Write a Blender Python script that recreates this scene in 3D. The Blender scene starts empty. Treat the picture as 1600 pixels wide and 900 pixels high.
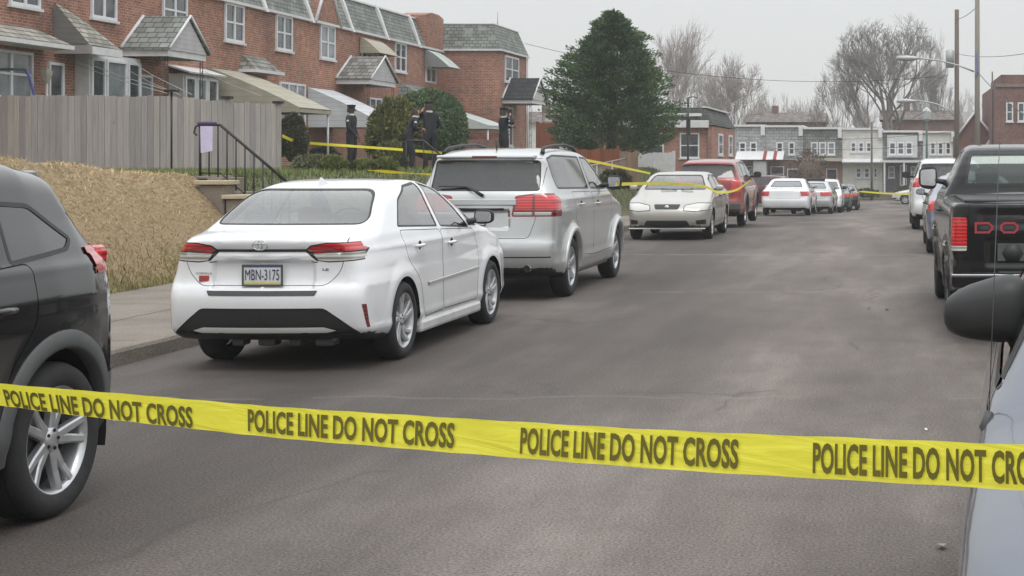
import bpy, bmesh, math, random
import numpy as np
from mathutils import Vector, Matrix
random.seed(7); np.random.seed(7)
PI = math.pi
scene = bpy.context.scene
COL = scene.collection

# ------------------------------------------------------------------ camera, sky, sun, exposure
CAM_H = 1.713; FPX = 2300.0; VX = 1400.0; HY = 248.0
cam_d = bpy.data.cameras.new('camera'); cam = bpy.data.objects.new('camera', cam_d); COL.objects.link(cam)
cam.location = (0, 0, CAM_H); cam.rotation_euler = (PI/2, 0, 0)
cam_d.sensor_width = 36; cam_d.lens = 36*FPX/1600
cam_d.shift_x = -(VX-800)/1600; cam_d.shift_y = -(450-HY)/1600
cam_d.clip_start = 0.05; cam_d.clip_end = 3000
scene.camera = cam

world = bpy.data.worlds.new('World'); scene.world = world; world.use_nodes = True
wn = world.node_tree; wn.nodes.clear()
w_out = wn.nodes.new('ShaderNodeOutputWorld'); w_bg = wn.nodes.new('ShaderNodeBackground'); w_bg.inputs[1].default_value = 1.0
sky = wn.nodes.new('ShaderNodeTexSky'); sky.sky_type = 'NISHITA'; sky.sun_disc = False
sky.sun_elevation = math.radians(55); sky.sun_rotation = math.radians(160); sky.air_density = 1; sky.dust_density = 3
w_sc = wn.nodes.new('ShaderNodeMix'); w_sc.data_type = 'RGBA'; w_sc.blend_type = 'MULTIPLY'; w_sc.inputs[0].default_value = 1
wn.links.new(sky.outputs[0], w_sc.inputs[6]); w_sc.inputs[7].default_value = (0.08, 0.08, 0.08, 1)
# overcast deck: zenith about three times as bright as the horizon, faint cloud mottling
tc = wn.nodes.new('ShaderNodeTexCoord'); sp = wn.nodes.new('ShaderNodeSeparateXYZ'); wn.links.new(tc.outputs[0], sp.inputs[0])
rp = wn.nodes.new('ShaderNodeValToRGB'); wn.links.new(sp.outputs[2], rp.inputs[0])
rp.color_ramp.elements[0].position = 0.0; rp.color_ramp.elements[0].color = (0.67, 0.675, 0.67, 1)
rp.color_ramp.elements[1].position = 1.0; rp.color_ramp.elements[1].color = (1.75, 1.8, 1.85, 1)
_e = rp.color_ramp.elements.new(0.12); _e.color = (0.73, 0.74, 0.74, 1)
nz = wn.nodes.new('ShaderNodeTexNoise'); nz.inputs['Scale'].default_value = 2.2; nz.inputs['Detail'].default_value = 3
mr = wn.nodes.new('ShaderNodeMapRange'); wn.links.new(nz.outputs[0], mr.inputs[0]); mr.inputs[3].default_value = 0.94; mr.inputs[4].default_value = 1.06
vm = wn.nodes.new('ShaderNodeVectorMath'); vm.operation = 'SCALE'; wn.links.new(rp.outputs[0], vm.inputs[0]); wn.links.new(mr.outputs[0], vm.inputs['Scale'])
w_mx = wn.nodes.new('ShaderNodeMix'); w_mx.data_type = 'RGBA'; w_mx.inputs[0].default_value = 0.93
wn.links.new(w_sc.outputs[2], w_mx.inputs[6]); wn.links.new(vm.outputs[0], w_mx.inputs[7])
wn.links.new(w_mx.outputs[2], w_bg.inputs[0]); wn.links.new(w_bg.outputs[0], w_out.inputs[0])

sun_d = bpy.data.lights.new('sun', 'SUN'); sun = bpy.data.objects.new('sun', sun_d); COL.objects.link(sun)
sun_d.energy = 0.8; sun_d.angle = math.radians(25); sun_d.color = (1.0, 0.97, 0.93)
sun.rotation_euler = (math.radians(28), math.radians(12), 0); sun.location = (0, 0, 60)
scene.view_settings.view_transform = 'Standard'; scene.view_settings.look = 'None'
scene.view_settings.exposure = 0.20; scene.view_settings.gamma = 1.0; scene.view_settings.use_curve_mapping = False

# ------------------------------------------------------------------ tags
def tag(o, label=None, cat=None, group=None, kind=None):
    if label: o['label'] = label
    if cat: o['category'] = cat
    if group: o['group'] = group
    if kind: o['kind'] = kind
    return o
def thing(name, label, cat, loc=(0, 0, 0), rz=0, group=None):
    o = bpy.data.objects.new(name, None); COL.objects.link(o); o.location = loc; o.rotation_euler = (0, 0, rz)
    o.empty_display_size = 0.1
    return tag(o, label, cat, group)
def wmat(o):
    L = Matrix.LocRotScale(o.location, o.rotation_euler, o.scale)
    return wmat(o.parent) @ o.matrix_parent_inverse @ L if o.parent else L
def link(name, me, mat=None, parent=None, world_coords=True):
    o = bpy.data.objects.new(name, me); COL.objects.link(o)
    if mat is not None:
        for m in (mat if isinstance(mat, (list, tuple)) else [mat]): me.materials.append(m)
    if parent is not None:
        o.parent = parent
        if world_coords: o.matrix_parent_inverse = wmat(parent).inverted()
    return o
def copy_tree(o, parent=None):
    c = o.copy(); COL.objects.link(c)
    if parent is not None: c.parent = parent
    for ch in list(o.children): copy_tree(ch, c)
    return c
def at(px, py, Y):
    """photo pixel at street distance Y -> world point"""
    return Vector(((px-VX)*Y/FPX, Y, CAM_H-(py-HY)*Y/FPX))

# ------------------------------------------------------------------ mesh builder
class MB:
    def __init__(s): s.v = []; s.f = []; s.m = []; s.sm = []
    def add(s, vs, fs, m=0, smooth=False):
        n = len(s.v); s.v.extend([tuple(p) for p in vs]); s.f.extend([tuple(i+n for i in f) for f in fs])
        s.m.extend([m]*len(fs)); s.sm.extend([smooth]*len(fs)); return s
    def box(s, a, b, m=0, rot=None, c=None):
        x0, y0, z0 = [min(a[i], b[i]) for i in range(3)]; x1, y1, z1 = [max(a[i], b[i]) for i in range(3)]
        vs = [Vector(p) for p in ((x0,y0,z0),(x1,y0,z0),(x1,y1,z0),(x0,y1,z0),(x0,y0,z1),(x1,y0,z1),(x1,y1,z1),(x0,y1,z1))]
        if rot is not None:
            cc = Vector(c) if c is not None else Vector(((x0+x1)/2, (y0+y1)/2, (z0+z1)/2)); vs = [rot @ (p-cc)+cc for p in vs]
        return s.add(vs, [(0,3,2,1),(4,5,6,7),(0,1,5,4),(1,2,6,5),(2,3,7,6),(3,0,4,7)], m)
    def rbox(s, a, b, r=0.02, m=0):
        x0, y0, z0 = [min(a[i], b[i]) for i in range(3)]; x1, y1, z1 = [max(a[i], b[i]) for i in range(3)]
        r = min(r, (x1-x0)/2.01, (y1-y0)/2.01, (z1-z0)/2.01)
        bm = bmesh.new(); bmesh.ops.create_cube(bm, size=1)
        for v in bm.verts: v.co = Vector(((x0+x1)/2+v.co.x*(x1-x0), (y0+y1)/2+v.co.y*(y1-y0), (z0+z1)/2+v.co.z*(z1-z0)))
        bmesh.ops.bevel(bm, geom=bm.edges[:], offset=r, segments=2, profile=.5, affect='EDGES')
        bm.verts.index_update(); vs = [v.co.copy() for v in bm.verts]; fs = [[v.index for v in f.verts] for f in bm.faces]; bm.free()
        return s.add(vs, fs, m)
    def tube(s, pts, r, n=8, m=0, cap=True, smooth=True):
        pts = [Vector(p) for p in pts]; rs = r if isinstance(r, (list, tuple)) else [r]*len(pts)
        vs = []; fs = []; up = None
        for i, p in enumerate(pts):
            d = (pts[min(i+1, len(pts)-1)]-pts[max(i-1, 0)])
            if d.length < 1e-9: d = Vector((0, 0, 1))
            d.normalize()
            if up is None: up = d.orthogonal().normalized()
            else:
                up = up-d*up.dot(d)
                up = up.normalized() if up.length > 1e-6 else d.orthogonal().normalized()
            b = d.cross(up)
            for k in range(n):
                a = 2*PI*k/n; vs.append(p+(up*math.cos(a)+b*math.sin(a))*rs[i])
        for i in range(len(pts)-1):
            for k in range(n):
                k2 = (k+1) % n; fs.append((i*n+k, i*n+k2, (i+1)*n+k2, (i+1)*n+k))
        s.add(vs, fs, m, smooth)
        if cap:
            q = len(s.v)-len(vs)
            s.f.append(tuple(q+k for k in range(n))[::-1]); s.f.append(tuple(q+(len(pts)-1)*n+k for k in range(n))); s.m += [m, m]; s.sm += [False, False]
        return s
    def lathe(s, prof, n=32, m=0, axis='x', c=(0, 0, 0), smooth=True, a0=0, a1=2*PI):
        """prof: list of (radius, offset along axis)"""
        full = abs(a1-a0-2*PI) < 1e-6; N = n if full else n+1; vs = []; fs = []
        for (r, h) in prof:
            for k in range(N):
                a = a0+(a1-a0)*k/n; u, w = r*math.cos(a), r*math.sin(a)
                p = {'x': (h, u, w), 'y': (u, h, w), 'z': (u, w, h)}[axis]; vs.append((p[0]+c[0], p[1]+c[1], p[2]+c[2]))
        for i in range(len(prof)-1):
            for k in range(n):
                k2 = (k+1) % N; fs.append((i*N+k, i*N+k2, (i+1)*N+k2, (i+1)*N+k))
        return s.add(vs, fs, m, smooth)
    def prism(s, poly, axis, a, b, m=0):
        """poly of 2D points, extruded along axis from a to b. axis x:(y,z) y:(x,z) z:(x,y)"""
        def P(p, h): return {'x': (h, p[0], p[1]), 'y': (p[0], h, p[1]), 'z': (p[0], p[1], h)}[axis]
        n = len(poly); vs = [P(p, a) for p in poly]+[P(p, b) for p in poly]
        fs = [tuple(range(n)), tuple(range(2*n-1, n-1, -1))]+[(i, (i+1) % n, n+(i+1) % n, n+i) for i in range(n)]
        return s.add(vs, fs, m)
    def quad(s, a, b, c, d, m=0): return s.add([a, b, c, d], [(0, 1, 2, 3)], m)
    def slab(s, a, b, c, d, t, m=0):
        """sheet a b c d given thickness t along its normal"""
        a, b, c, d = map(Vector, (a, b, c, d)); n = (b-a).cross(d-a).normalized()*t
        return s.add([a, b, c, d, a+n, b+n, c+n, d+n], [(3,2,1,0),(4,5,6,7),(0,1,5,4),(1,2,6,5),(2,3,7,6),(3,0,4,7)], m)
    def build(s, name, mat, parent=None, wc=True, fix=True):
        me = bpy.data.meshes.new(name); me.from_pydata(s.v, [], s.f)
        me.polygons.foreach_set('material_index', s.m); me.polygons.foreach_set('use_smooth', s.sm)
        if fix and len(s.f) < 60000:
            bm = bmesh.new(); bm.from_mesh(me); bmesh.ops.recalc_face_normals(bm, faces=bm.faces[:]); bm.to_mesh(me); bm.free()
        me.update()
        return link(name, me, mat, parent, wc)

# ------------------------------------------------------------------ materials
class NT:
    def __init__(s, name):
        s.mat = bpy.data.materials.new(name); s.mat.use_nodes = True; s.t = s.mat.node_tree; s.t.nodes.clear()
        s.out = s.t.nodes.new('ShaderNodeOutputMaterial')
    def n(s, typ, **kw):
        nd = s.t.nodes.new('ShaderNode'+typ)
        for k, v in kw.items(): setattr(nd, k, v)
        return nd
    def l(s, a, b): s.t.links.new(a, b)
    def bsdf(s, rough=.5, metallic=0, spec=.5, coat=0, color=(.5,.5,.5)):
        b = s.n('BsdfPrincipled'); b.inputs['Roughness'].default_value = rough; b.inputs['Metallic'].default_value = metallic
        b.inputs['Specular IOR Level'].default_value = spec; b.inputs['Coat Weight'].default_value = coat; b.inputs['Coat Roughness'].default_value = .04
        b.inputs['Base Color'].default_value = (*color, 1); s.l(b.outputs[0], s.out.inputs[0]); return b
    def co(s): return s.n('TexCoord').outputs['Object']
    def noise(s, vec, scale, detail=3, rough=.5):
        q = s.n('TexNoise'); q.inputs['Scale'].default_value = scale; q.inputs['Detail'].default_value = detail; q.inputs['Roughness'].default_value = rough
        if vec is not None: s.l(vec, q.inputs['Vector'])
        return q.outputs[0]
    def ramp(s, fac, stops):
        r = s.n('ValToRGB'); e = r.color_ramp.elements
        while len(e) < len(stops): e.new(.5)
        for i, (p, c) in enumerate(stops): e[i].position = p; e[i].color = (*c, 1) if not isinstance(c, float) else (c, c, c, 1)
        s.l(fac, r.inputs[0]); return r.outputs[0]
    def mix(s, fac, a, b, mode='MIX'):
        q = s.n('Mix', data_type='RGBA', blend_type=mode)
        for sock, v in ((q.inputs[0], fac), (q.inputs[6], a), (q.inputs[7], b)):
            if isinstance(v, (int, float)): sock.default_value = v if sock.type == 'VALUE' else (v, v, v, 1)
            elif isinstance(v, tuple): sock.default_value = (*v, 1)
            else: s.l(v, sock)
        return q.outputs[2]
    def math(s, op, a, b=None, clamp=False):
        q = s.n('Math', operation=op, use_clamp=clamp)
        for i, v in enumerate((a, b)):
            if v is None: continue
            if isinstance(v, (int, float)): q.inputs[i].default_value = v
            else: s.l(v, q.inputs[i])
        return q.outputs[0]
    def bump(s, b, h, strength=.3, dist=.01):
        q = s.n('Bump'); q.inputs['Strength'].default_value = strength; q.inputs['Distance'].default_value = dist
        s.l(h, q.inputs['Height']); s.l(q.outputs[0], b.inputs['Normal']); return q
    def mapv(s, vec, sc):
        q = s.n('Mapping'); q.inputs['Scale'].default_value = sc; s.l(vec, q.inputs[0]); return q.outputs[0]

def vary(c, k): return tuple(min(1, x*k) for x in c)
def M_plain(name, c, rough=.6, var=.15, scale=6., metallic=0, spec=.5, bump=0, coat=0):
    t = NT(name); b = t.bsdf(rough, metallic, spec, coat, c)
    nz = t.noise(t.co(), scale, 4, .6)
    t.l(t.ramp(nz, [(.25, vary(c, 1-var)), (.75, vary(c, 1+var))]), b.inputs['Base Color'])
    if bump: t.bump(b, t.noise(t.co(), scale*8, 3), bump, .01)
    return t.mat
def M_paint(name, c, metallic=0.0, rough=.35, flake=0.0, dirt=.25, spec=.5, coat=1.0):
    """car paint with clear coat, road film low down, dark lining on the inside of the shell"""
    t = NT(name); b = t.bsdf(rough, metallic, spec, coat, c); b.inputs['Coat Roughness'].default_value = .06
    co = t.co(); sp = t.n('SeparateXYZ'); t.l(co, sp.inputs[0])
    low = t.math('MULTIPLY', t.math('SUBTRACT', .62, sp.outputs[2]), 2.2, True)
    dn = t.math('MULTIPLY', low, t.noise(co, 3.5, 5, .65), True)
    dn = t.math('MULTIPLY', dn, dirt*2, True)
    soft = t.ramp(t.noise(co, 1.3, 3), [(.3, vary(c, .94)), (.7, vary(c, 1.04))])
    t.l(t.mix(dn, soft, (.16, .15, .14)), b.inputs['Base Color'])
    t.l(t.math('ADD', t.math('MULTIPLY', dn, .4), rough), b.inputs['Roughness'])
    ins = t.n('BsdfDiffuse'); ins.inputs[0].default_value = (.035, .035, .037, 1)
    g = t.n('NewGeometry'); mx = t.n('MixShader'); t.l(g.outputs['Backfacing'], mx.inputs[0]); t.l(b.outputs[0], mx.inputs[1]); t.l(ins.outputs[0], mx.inputs[2])
    t.l(mx.outputs[0], t.out.inputs[0]); return t.mat
def M_glass(name, tint=(.5,.52,.52), base=.07, gl=(1, 1, 1), power=3.2):
    """thin tinted pane: see-through plus a reflection that grows towards grazing angles"""
    t = NT(name); tr = t.n('BsdfTransparent'); tr.inputs[0].default_value = (*tint, 1)
    g = t.n('BsdfGlossy'); g.inputs['Roughness'].default_value = .03; g.inputs[0].default_value = (*gl, 1)
    lw = t.n('LayerWeight'); lw.inputs[0].default_value = .5
    f = t.math('ADD', t.math('MULTIPLY', t.math('POWER', lw.outputs['Facing'], power), .85), base, True)
    mx = t.n('MixShader'); t.l(f, mx.inputs[0]); t.l(tr.outputs[0], mx.inputs[1]); t.l(g.outputs[0], mx.inputs[2]); t.l(mx.outputs[0], t.out.inputs[0])
    return t.mat
def M_lamp(name, c, rough=.12, stripes=60.):
    t = NT(name); b = t.bsdf(rough, .0, .7, 1.0, c); co = t.co()
    w = t.n('TexWave'); w.inputs['Scale'].default_value = stripes/6.28; w.inputs['Distortion'].default_value = .4; w.bands_direction = 'Z'; t.l(co, w.inputs[0])
    t.l(t.ramp(w.outputs[0], [(.0, vary(c, .55)), (1, vary(c, 1.5))]), b.inputs['Base Color'])
    return t.mat

PAINT_WHITE = M_paint('white_paint', (.76,.77,.785), dirt=.42)
PAINT_SILVER = M_paint('silver_paint', (.50,.51,.51), .55, .38)
PAINT_CHAMPAGNE = M_paint('champagne_paint', (.40,.38,.35), .4, .4)
PAINT_BLACK = M_paint('black_paint', (.009,.009,.010), 0, .3, dirt=.05, spec=.15, coat=.75)
PAINT_GREY = M_paint('dark_grey_paint', (.010,.0105,.011), 0, .22, dirt=.0, spec=.2, coat=1.0)
PAINT_RED = M_paint('red_paint', (.27,.028,.024), .2, .35)
PAINT_MAROON = M_paint('maroon_paint', (.12,.02,.025), .1, .4)
PAINT_BLUE = M_paint('blue_paint', (.16,.19,.27), .4, .3)
PAINT_BLUEGREY = M_paint('blue_grey_paint', (.105,.12,.15), .75, .28)
PAINT_OFFWHITE = M_paint('off_white_paint', (.66,.66,.64))
TRIM_BLACK = M_plain('black_trim', (.02,.021,.021), .5, .1, 20)
TRIM_GREY = M_plain('grey_cladding', (.07,.073,.074), .6, .15, 15)
SEAM = M_plain('panel_gap', (.01,.01,.01), .9, .1, 10)
CHROME = M_plain('chrome', (.6,.61,.62), .15, .06, 8, metallic=1)
ALLOY = M_plain('alloy_wheel', (.52,.53,.54), .32, .15, 14, metallic=.75)
HUBCAP = M_plain('hubcap_silver', (.50,.51,.52), .4, .2, 14, metallic=.5)
RUBBER = M_plain('tyre_rubber', (.022,.022,.023), .85, .3, 12, bump=.2)
LINER = M_plain('wheel_well', (.008,.008,.008), .95, .2, 8)
GLASS_CLEAR = M_glass('car_glass', (.72,.76,.75), .11, power=3.0)
GLASS_DARK = M_glass('privacy_glass', (.08,.085,.09), .085, power=3.4)
GLASS_TRUCK = M_glass('truck_glass', (.22,.26,.25), .10, gl=(.75,.85,.82), power=4.2)
GLASS_MID = M_glass('tinted_glass', (.30,.32,.32), .13, power=3.0)
LAMP_RED = M_lamp('red_lens', (.50,.016,.018)); LAMP_RED_DARK = M_lamp('dark_red_lens', (.16,.01,.012))
LAMP_CLEAR = M_lamp('clear_lens', (.42,.41,.38)); LAMP_AMBER = M_lamp('amber_lens', (.5,.15,.03))
LAMP_HEAD = M_lamp('headlamp_lens', (.5,.5,.47), stripes=90)
SEAT = M_plain('seat_cloth', (.035,.035,.037), .9, .2, 10)
# ------------------------------------------------------------------ vehicles: a smooth implicit body, meshed, then cut into its panels
def chaikin(P, it=2, closed=True):
    P = [tuple(p) for p in P]
    for _ in range(it):
        Q = []; n = len(P)
        for i in range(n if closed else n-1):
            a, b = P[i], P[(i+1) % n]
            Q += [tuple(a[k]*.75+b[k]*.25 for k in range(2)), tuple(a[k]*.25+b[k]*.75 for k in range(2))]
        P = Q if closed else [P[0]]+Q+[P[-1]]
    return P
def rounded(P, r, seg=3):
    """polygon with its corners rounded by radius-like distance r"""
    out = []; n = len(P)
    for i in range(n):
        a, b, c = Vector(P[i-1]), Vector(P[i]), Vector(P[(i+1) % n])
        da, dc = (a-b), (c-b); la, lc = da.length, dc.length
        ra = min(r, la*.45, lc*.45); p0 = b+da/la*ra; p1 = b+dc/lc*ra
        for k in range(seg+1):
            t = k/seg; q = p0*(1-t)**2+b*2*t*(1-t)+p1*t*t; out.append((q.x, q.y))
    return out
def inset(P, d):
    n = len(P); A = sum(P[i][0]*P[(i+1) % n][1]-P[(i+1) % n][0]*P[i][1] for i in range(n)); s = 1 if A > 0 else -1
    out = []
    for i in range(n):
        a, b, c = Vector(P[i-1]), Vector(P[i]), Vector(P[(i+1) % n])
        e1 = (b-a).normalized(); e2 = (c-b).normalized(); n1 = Vector((-e1.y, e1.x))*s; n2 = Vector((-e2.y, e2.x))*s
        m = n1+n2; L = max(m.length_squared, .4); q = b+m*(2*d/L); out.append((q.x, q.y))
    return out
def poly_sdf(P, pts):
    P = np.array(P); A = P; B = np.roll(P, -1, 0); d = np.full(len(pts), 1e9); s = np.ones(len(pts))
    for a, b in zip(A, B):
        e = b-a; w = pts-a; t = np.clip((w@e)/(e@e+1e-12), 0, 1); q = w-np.outer(t, e); d = np.minimum(d, (q*q).sum(1))
        c1 = pts[:, 1] >= a[1]; c2 = pts[:, 1] < b[1]; c3 = e[0]*w[:, 1] > e[1]*w[:, 0]
        s = np.where((c1 & c2 & c3) | (~c1 & ~c2 & ~c3), -s, s)
    return s*np.sqrt(d)
def table(pts, lo, hi, n=400, blur=9):
    xs = np.linspace(lo, hi, n); p = np.array(pts); v = np.interp(xs, p[:, 0], p[:, 1])
    k = np.hanning(blur+2)[1:-1]; k /= k.sum(); vp = np.pad(v, blur//2, mode='edge'); v = np.convolve(vp, k, 'valid')[:n]
    return lambda q: np.interp(q, xs, v)
class Body:
    def __init__(s, S):
        s.S = S; P = chaikin(S['prof'], S.get('round', 2)); s.ylo = min(p[0] for p in P)-.15; s.yhi = max(p[0] for p in P)+.15
        s.zlo = 0.0; s.zhi = max(p[1] for p in P)+.15
        s.h = .02; gy = np.arange(s.ylo-.3, s.yhi+.3, s.h); gz = np.arange(s.zlo-.2, s.zhi+.3, s.h); s.gy0, s.gz0 = gy[0], gz[0]
        Yg, Zg = np.meshgrid(gy, gz, indexing='ij'); s.G = poly_sdf(P, np.stack([Yg.ravel(), Zg.ravel()], 1)).reshape(Yg.shape)
        s.wz = table(S['wz'], -.1, 2.4, 500, 9); s.ty = table(S['ty'], s.ylo-.2, s.yhi+.2, 500, 15)
        s.tc = table(S.get('tc', [(-9, 0), (9, 0)]), s.ylo-.2, s.yhi+.2, 500, 25)
        s.W = max(p[1] for p in S['wz'])+.12
    def prof(s, y, z):
        u = np.clip((y-s.gy0)/s.h, 0, s.G.shape[0]-1.001); v = np.clip((z-s.gz0)/s.h, 0, s.G.shape[1]-1.001)
        i = u.astype(int); j = v.astype(int); fu = u-i; fv = v-j; G = s.G
        return (G[i, j]*(1-fu)+G[i+1, j]*fu)*(1-fv)+(G[i, j+1]*(1-fu)+G[i+1, j+1]*fu)*fv
    def F(s, x, y, z):
        S = s.S; ax = np.abs(x); hl = s.yhi-s.ylo; mid = (s.yhi+s.ylo)/2
        t = np.clip((y-mid)/(hl/2), -1, 1); tf = np.clip((t-.3)/.5, 0, 1); tr = np.clip((-t-.3)/.5, 0, 1)
        yw = y+ax**2*S['bowF']*tf-ax**2*S['bowR']*tr
        up = np.clip((z-.55)/.4, 0, 1); zw = z+S['crown']*ax**2*up
        d1 = s.prof(yw, zw)
        cab = np.clip((z-S['belt']+.03)/.25, 0, 1)
        if 'tcz' in S: cab = np.clip((z-S['tcz'])/.30, 0, 1)
        hw = s.wz(z)-s.ty(y)-s.tc(y)*cab
        for yc in (0, S['wb']):
            r = np.sqrt((y-yc)**2+(z-S['R'])**2); fl = np.clip(1-np.abs(r-S['arch']-S.get('flw', .05))/S.get('flr', .12), 0, 1)
            hw = hw+S.get('flare', .012)*(fl*fl*(3-2*fl))*(z < S['belt'])
        for (za, am, wd) in S.get('crease', []): hw = hw+am*np.exp(-((z-za)/wd)**2)
        d2 = (ax-hw)*.95
        k = S.get('k', .11)
        kk = k+(S.get('kt', k)-k)*np.clip((z-S['belt'])/.15, 0, 1)
        h = np.maximum(kk-np.abs(d1-d2), 0)/kk
        F = np.maximum(d1, d2)+h*h*kk*.25
        for (x0, x1, z0, z1, dep, end) in S.get('recess', []):
            so = .02; mk = np.clip((ax-x0)/so+.5, 0, 1)*np.clip((x1-ax)/so+.5, 0, 1)*np.clip((z-z0)/so+.5, 0, 1)*np.clip((z1-z)/so+.5, 0, 1)
            F = F+dep*mk*(tr > .5 if end == 'R' else tf > .5)
        return F
    def grad(s, V, e=.004):
        x, y, z = V.T
        g = np.stack([s.F(x+e, y, z)-s.F(x-e, y, z), s.F(x, y+e, z)-s.F(x, y-e, z), s.F(x, y, z+e)-s.F(x, y, z-e)], 1)/(2*e)
        return g
    def mesh(s, c):
        nx = int(s.W/c)+2; X = (np.arange(-nx, nx+1))*c+c*.0; Y = np.arange(s.ylo, s.yhi+c, c); Z = np.arange(.02, s.zhi+c, c)
        V = s.F(*np.meshgrid(X, Y, Z, indexing='ij')); ins = V < 0
        idx = -np.ones((len(X)-1, len(Y)-1, len(Z)-1), int); acc = np.zeros(idx.shape+(3,)); cnt = np.zeros(idx.shape)
        gx, gy, gz = np.meshgrid(X[:-1], Y[:-1], Z[:-1], indexing='ij')
        for ax in range(3):
            for o1 in (0, 1):
                for o2 in (0, 1):
                    o = [0, 0, 0]; rest = [k for k in range(3) if k != ax]; o[rest[0]] = o1; o[rest[1]] = o2
                    o2_ = o[:]; o2_[ax] = 1
                    sl = tuple(slice(q, q+n) for q, n in zip(o, idx.shape)); sh = tuple(slice(q, q+n) for q, n in zip(o2_, idx.shape))
                    a, b = V[sl], V[sh]; cr = (a < 0) != (b < 0); t = np.where(cr, a/(a-b+1e-30), 0)
                    for k in range(3): acc[..., k] += cr*((t if k == ax else o[k])*c)
                    cnt += cr
        m = cnt > 0; idx[m] = np.arange(m.sum()); P = np.stack([gx[m], gy[m], gz[m]], 1)+acc[m]/cnt[m][:, None]
        for _ in range(3):
            g = s.grad(P); f = s.F(*P.T); P = P-g*(f/np.maximum((g*g).sum(1), .05))[:, None]
        Q = []
        for ax in range(3):
            r = [k for k in range(3) if k != ax]
            sl = [slice(1, -1)]*3; sl[ax] = slice(0, -1); sh = [slice(1, -1)]*3; sh[ax] = slice(1, None)
            a, b = ins[tuple(sl)], ins[tuple(sh)]; cr = np.argwhere(a != b)
            if not len(cr): continue
            fl = a[tuple(cr.T)]
            base = cr.copy(); base[:, r[0]] += 1; base[:, r[1]] += 1
            def I(d0, d1):
                q = base.copy(); q[:, r[0]] += d0; q[:, r[1]] += d1; return idx[tuple(q.T)]
            q = np.stack([I(-1, -1), I(0, -1), I(0, 0), I(-1, 0)], 1)
            flip = fl if ax != 1 else ~fl
            q[~flip] = q[~flip][:, ::-1]; Q.append(q)
        return P, np.concatenate(Q)

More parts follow.
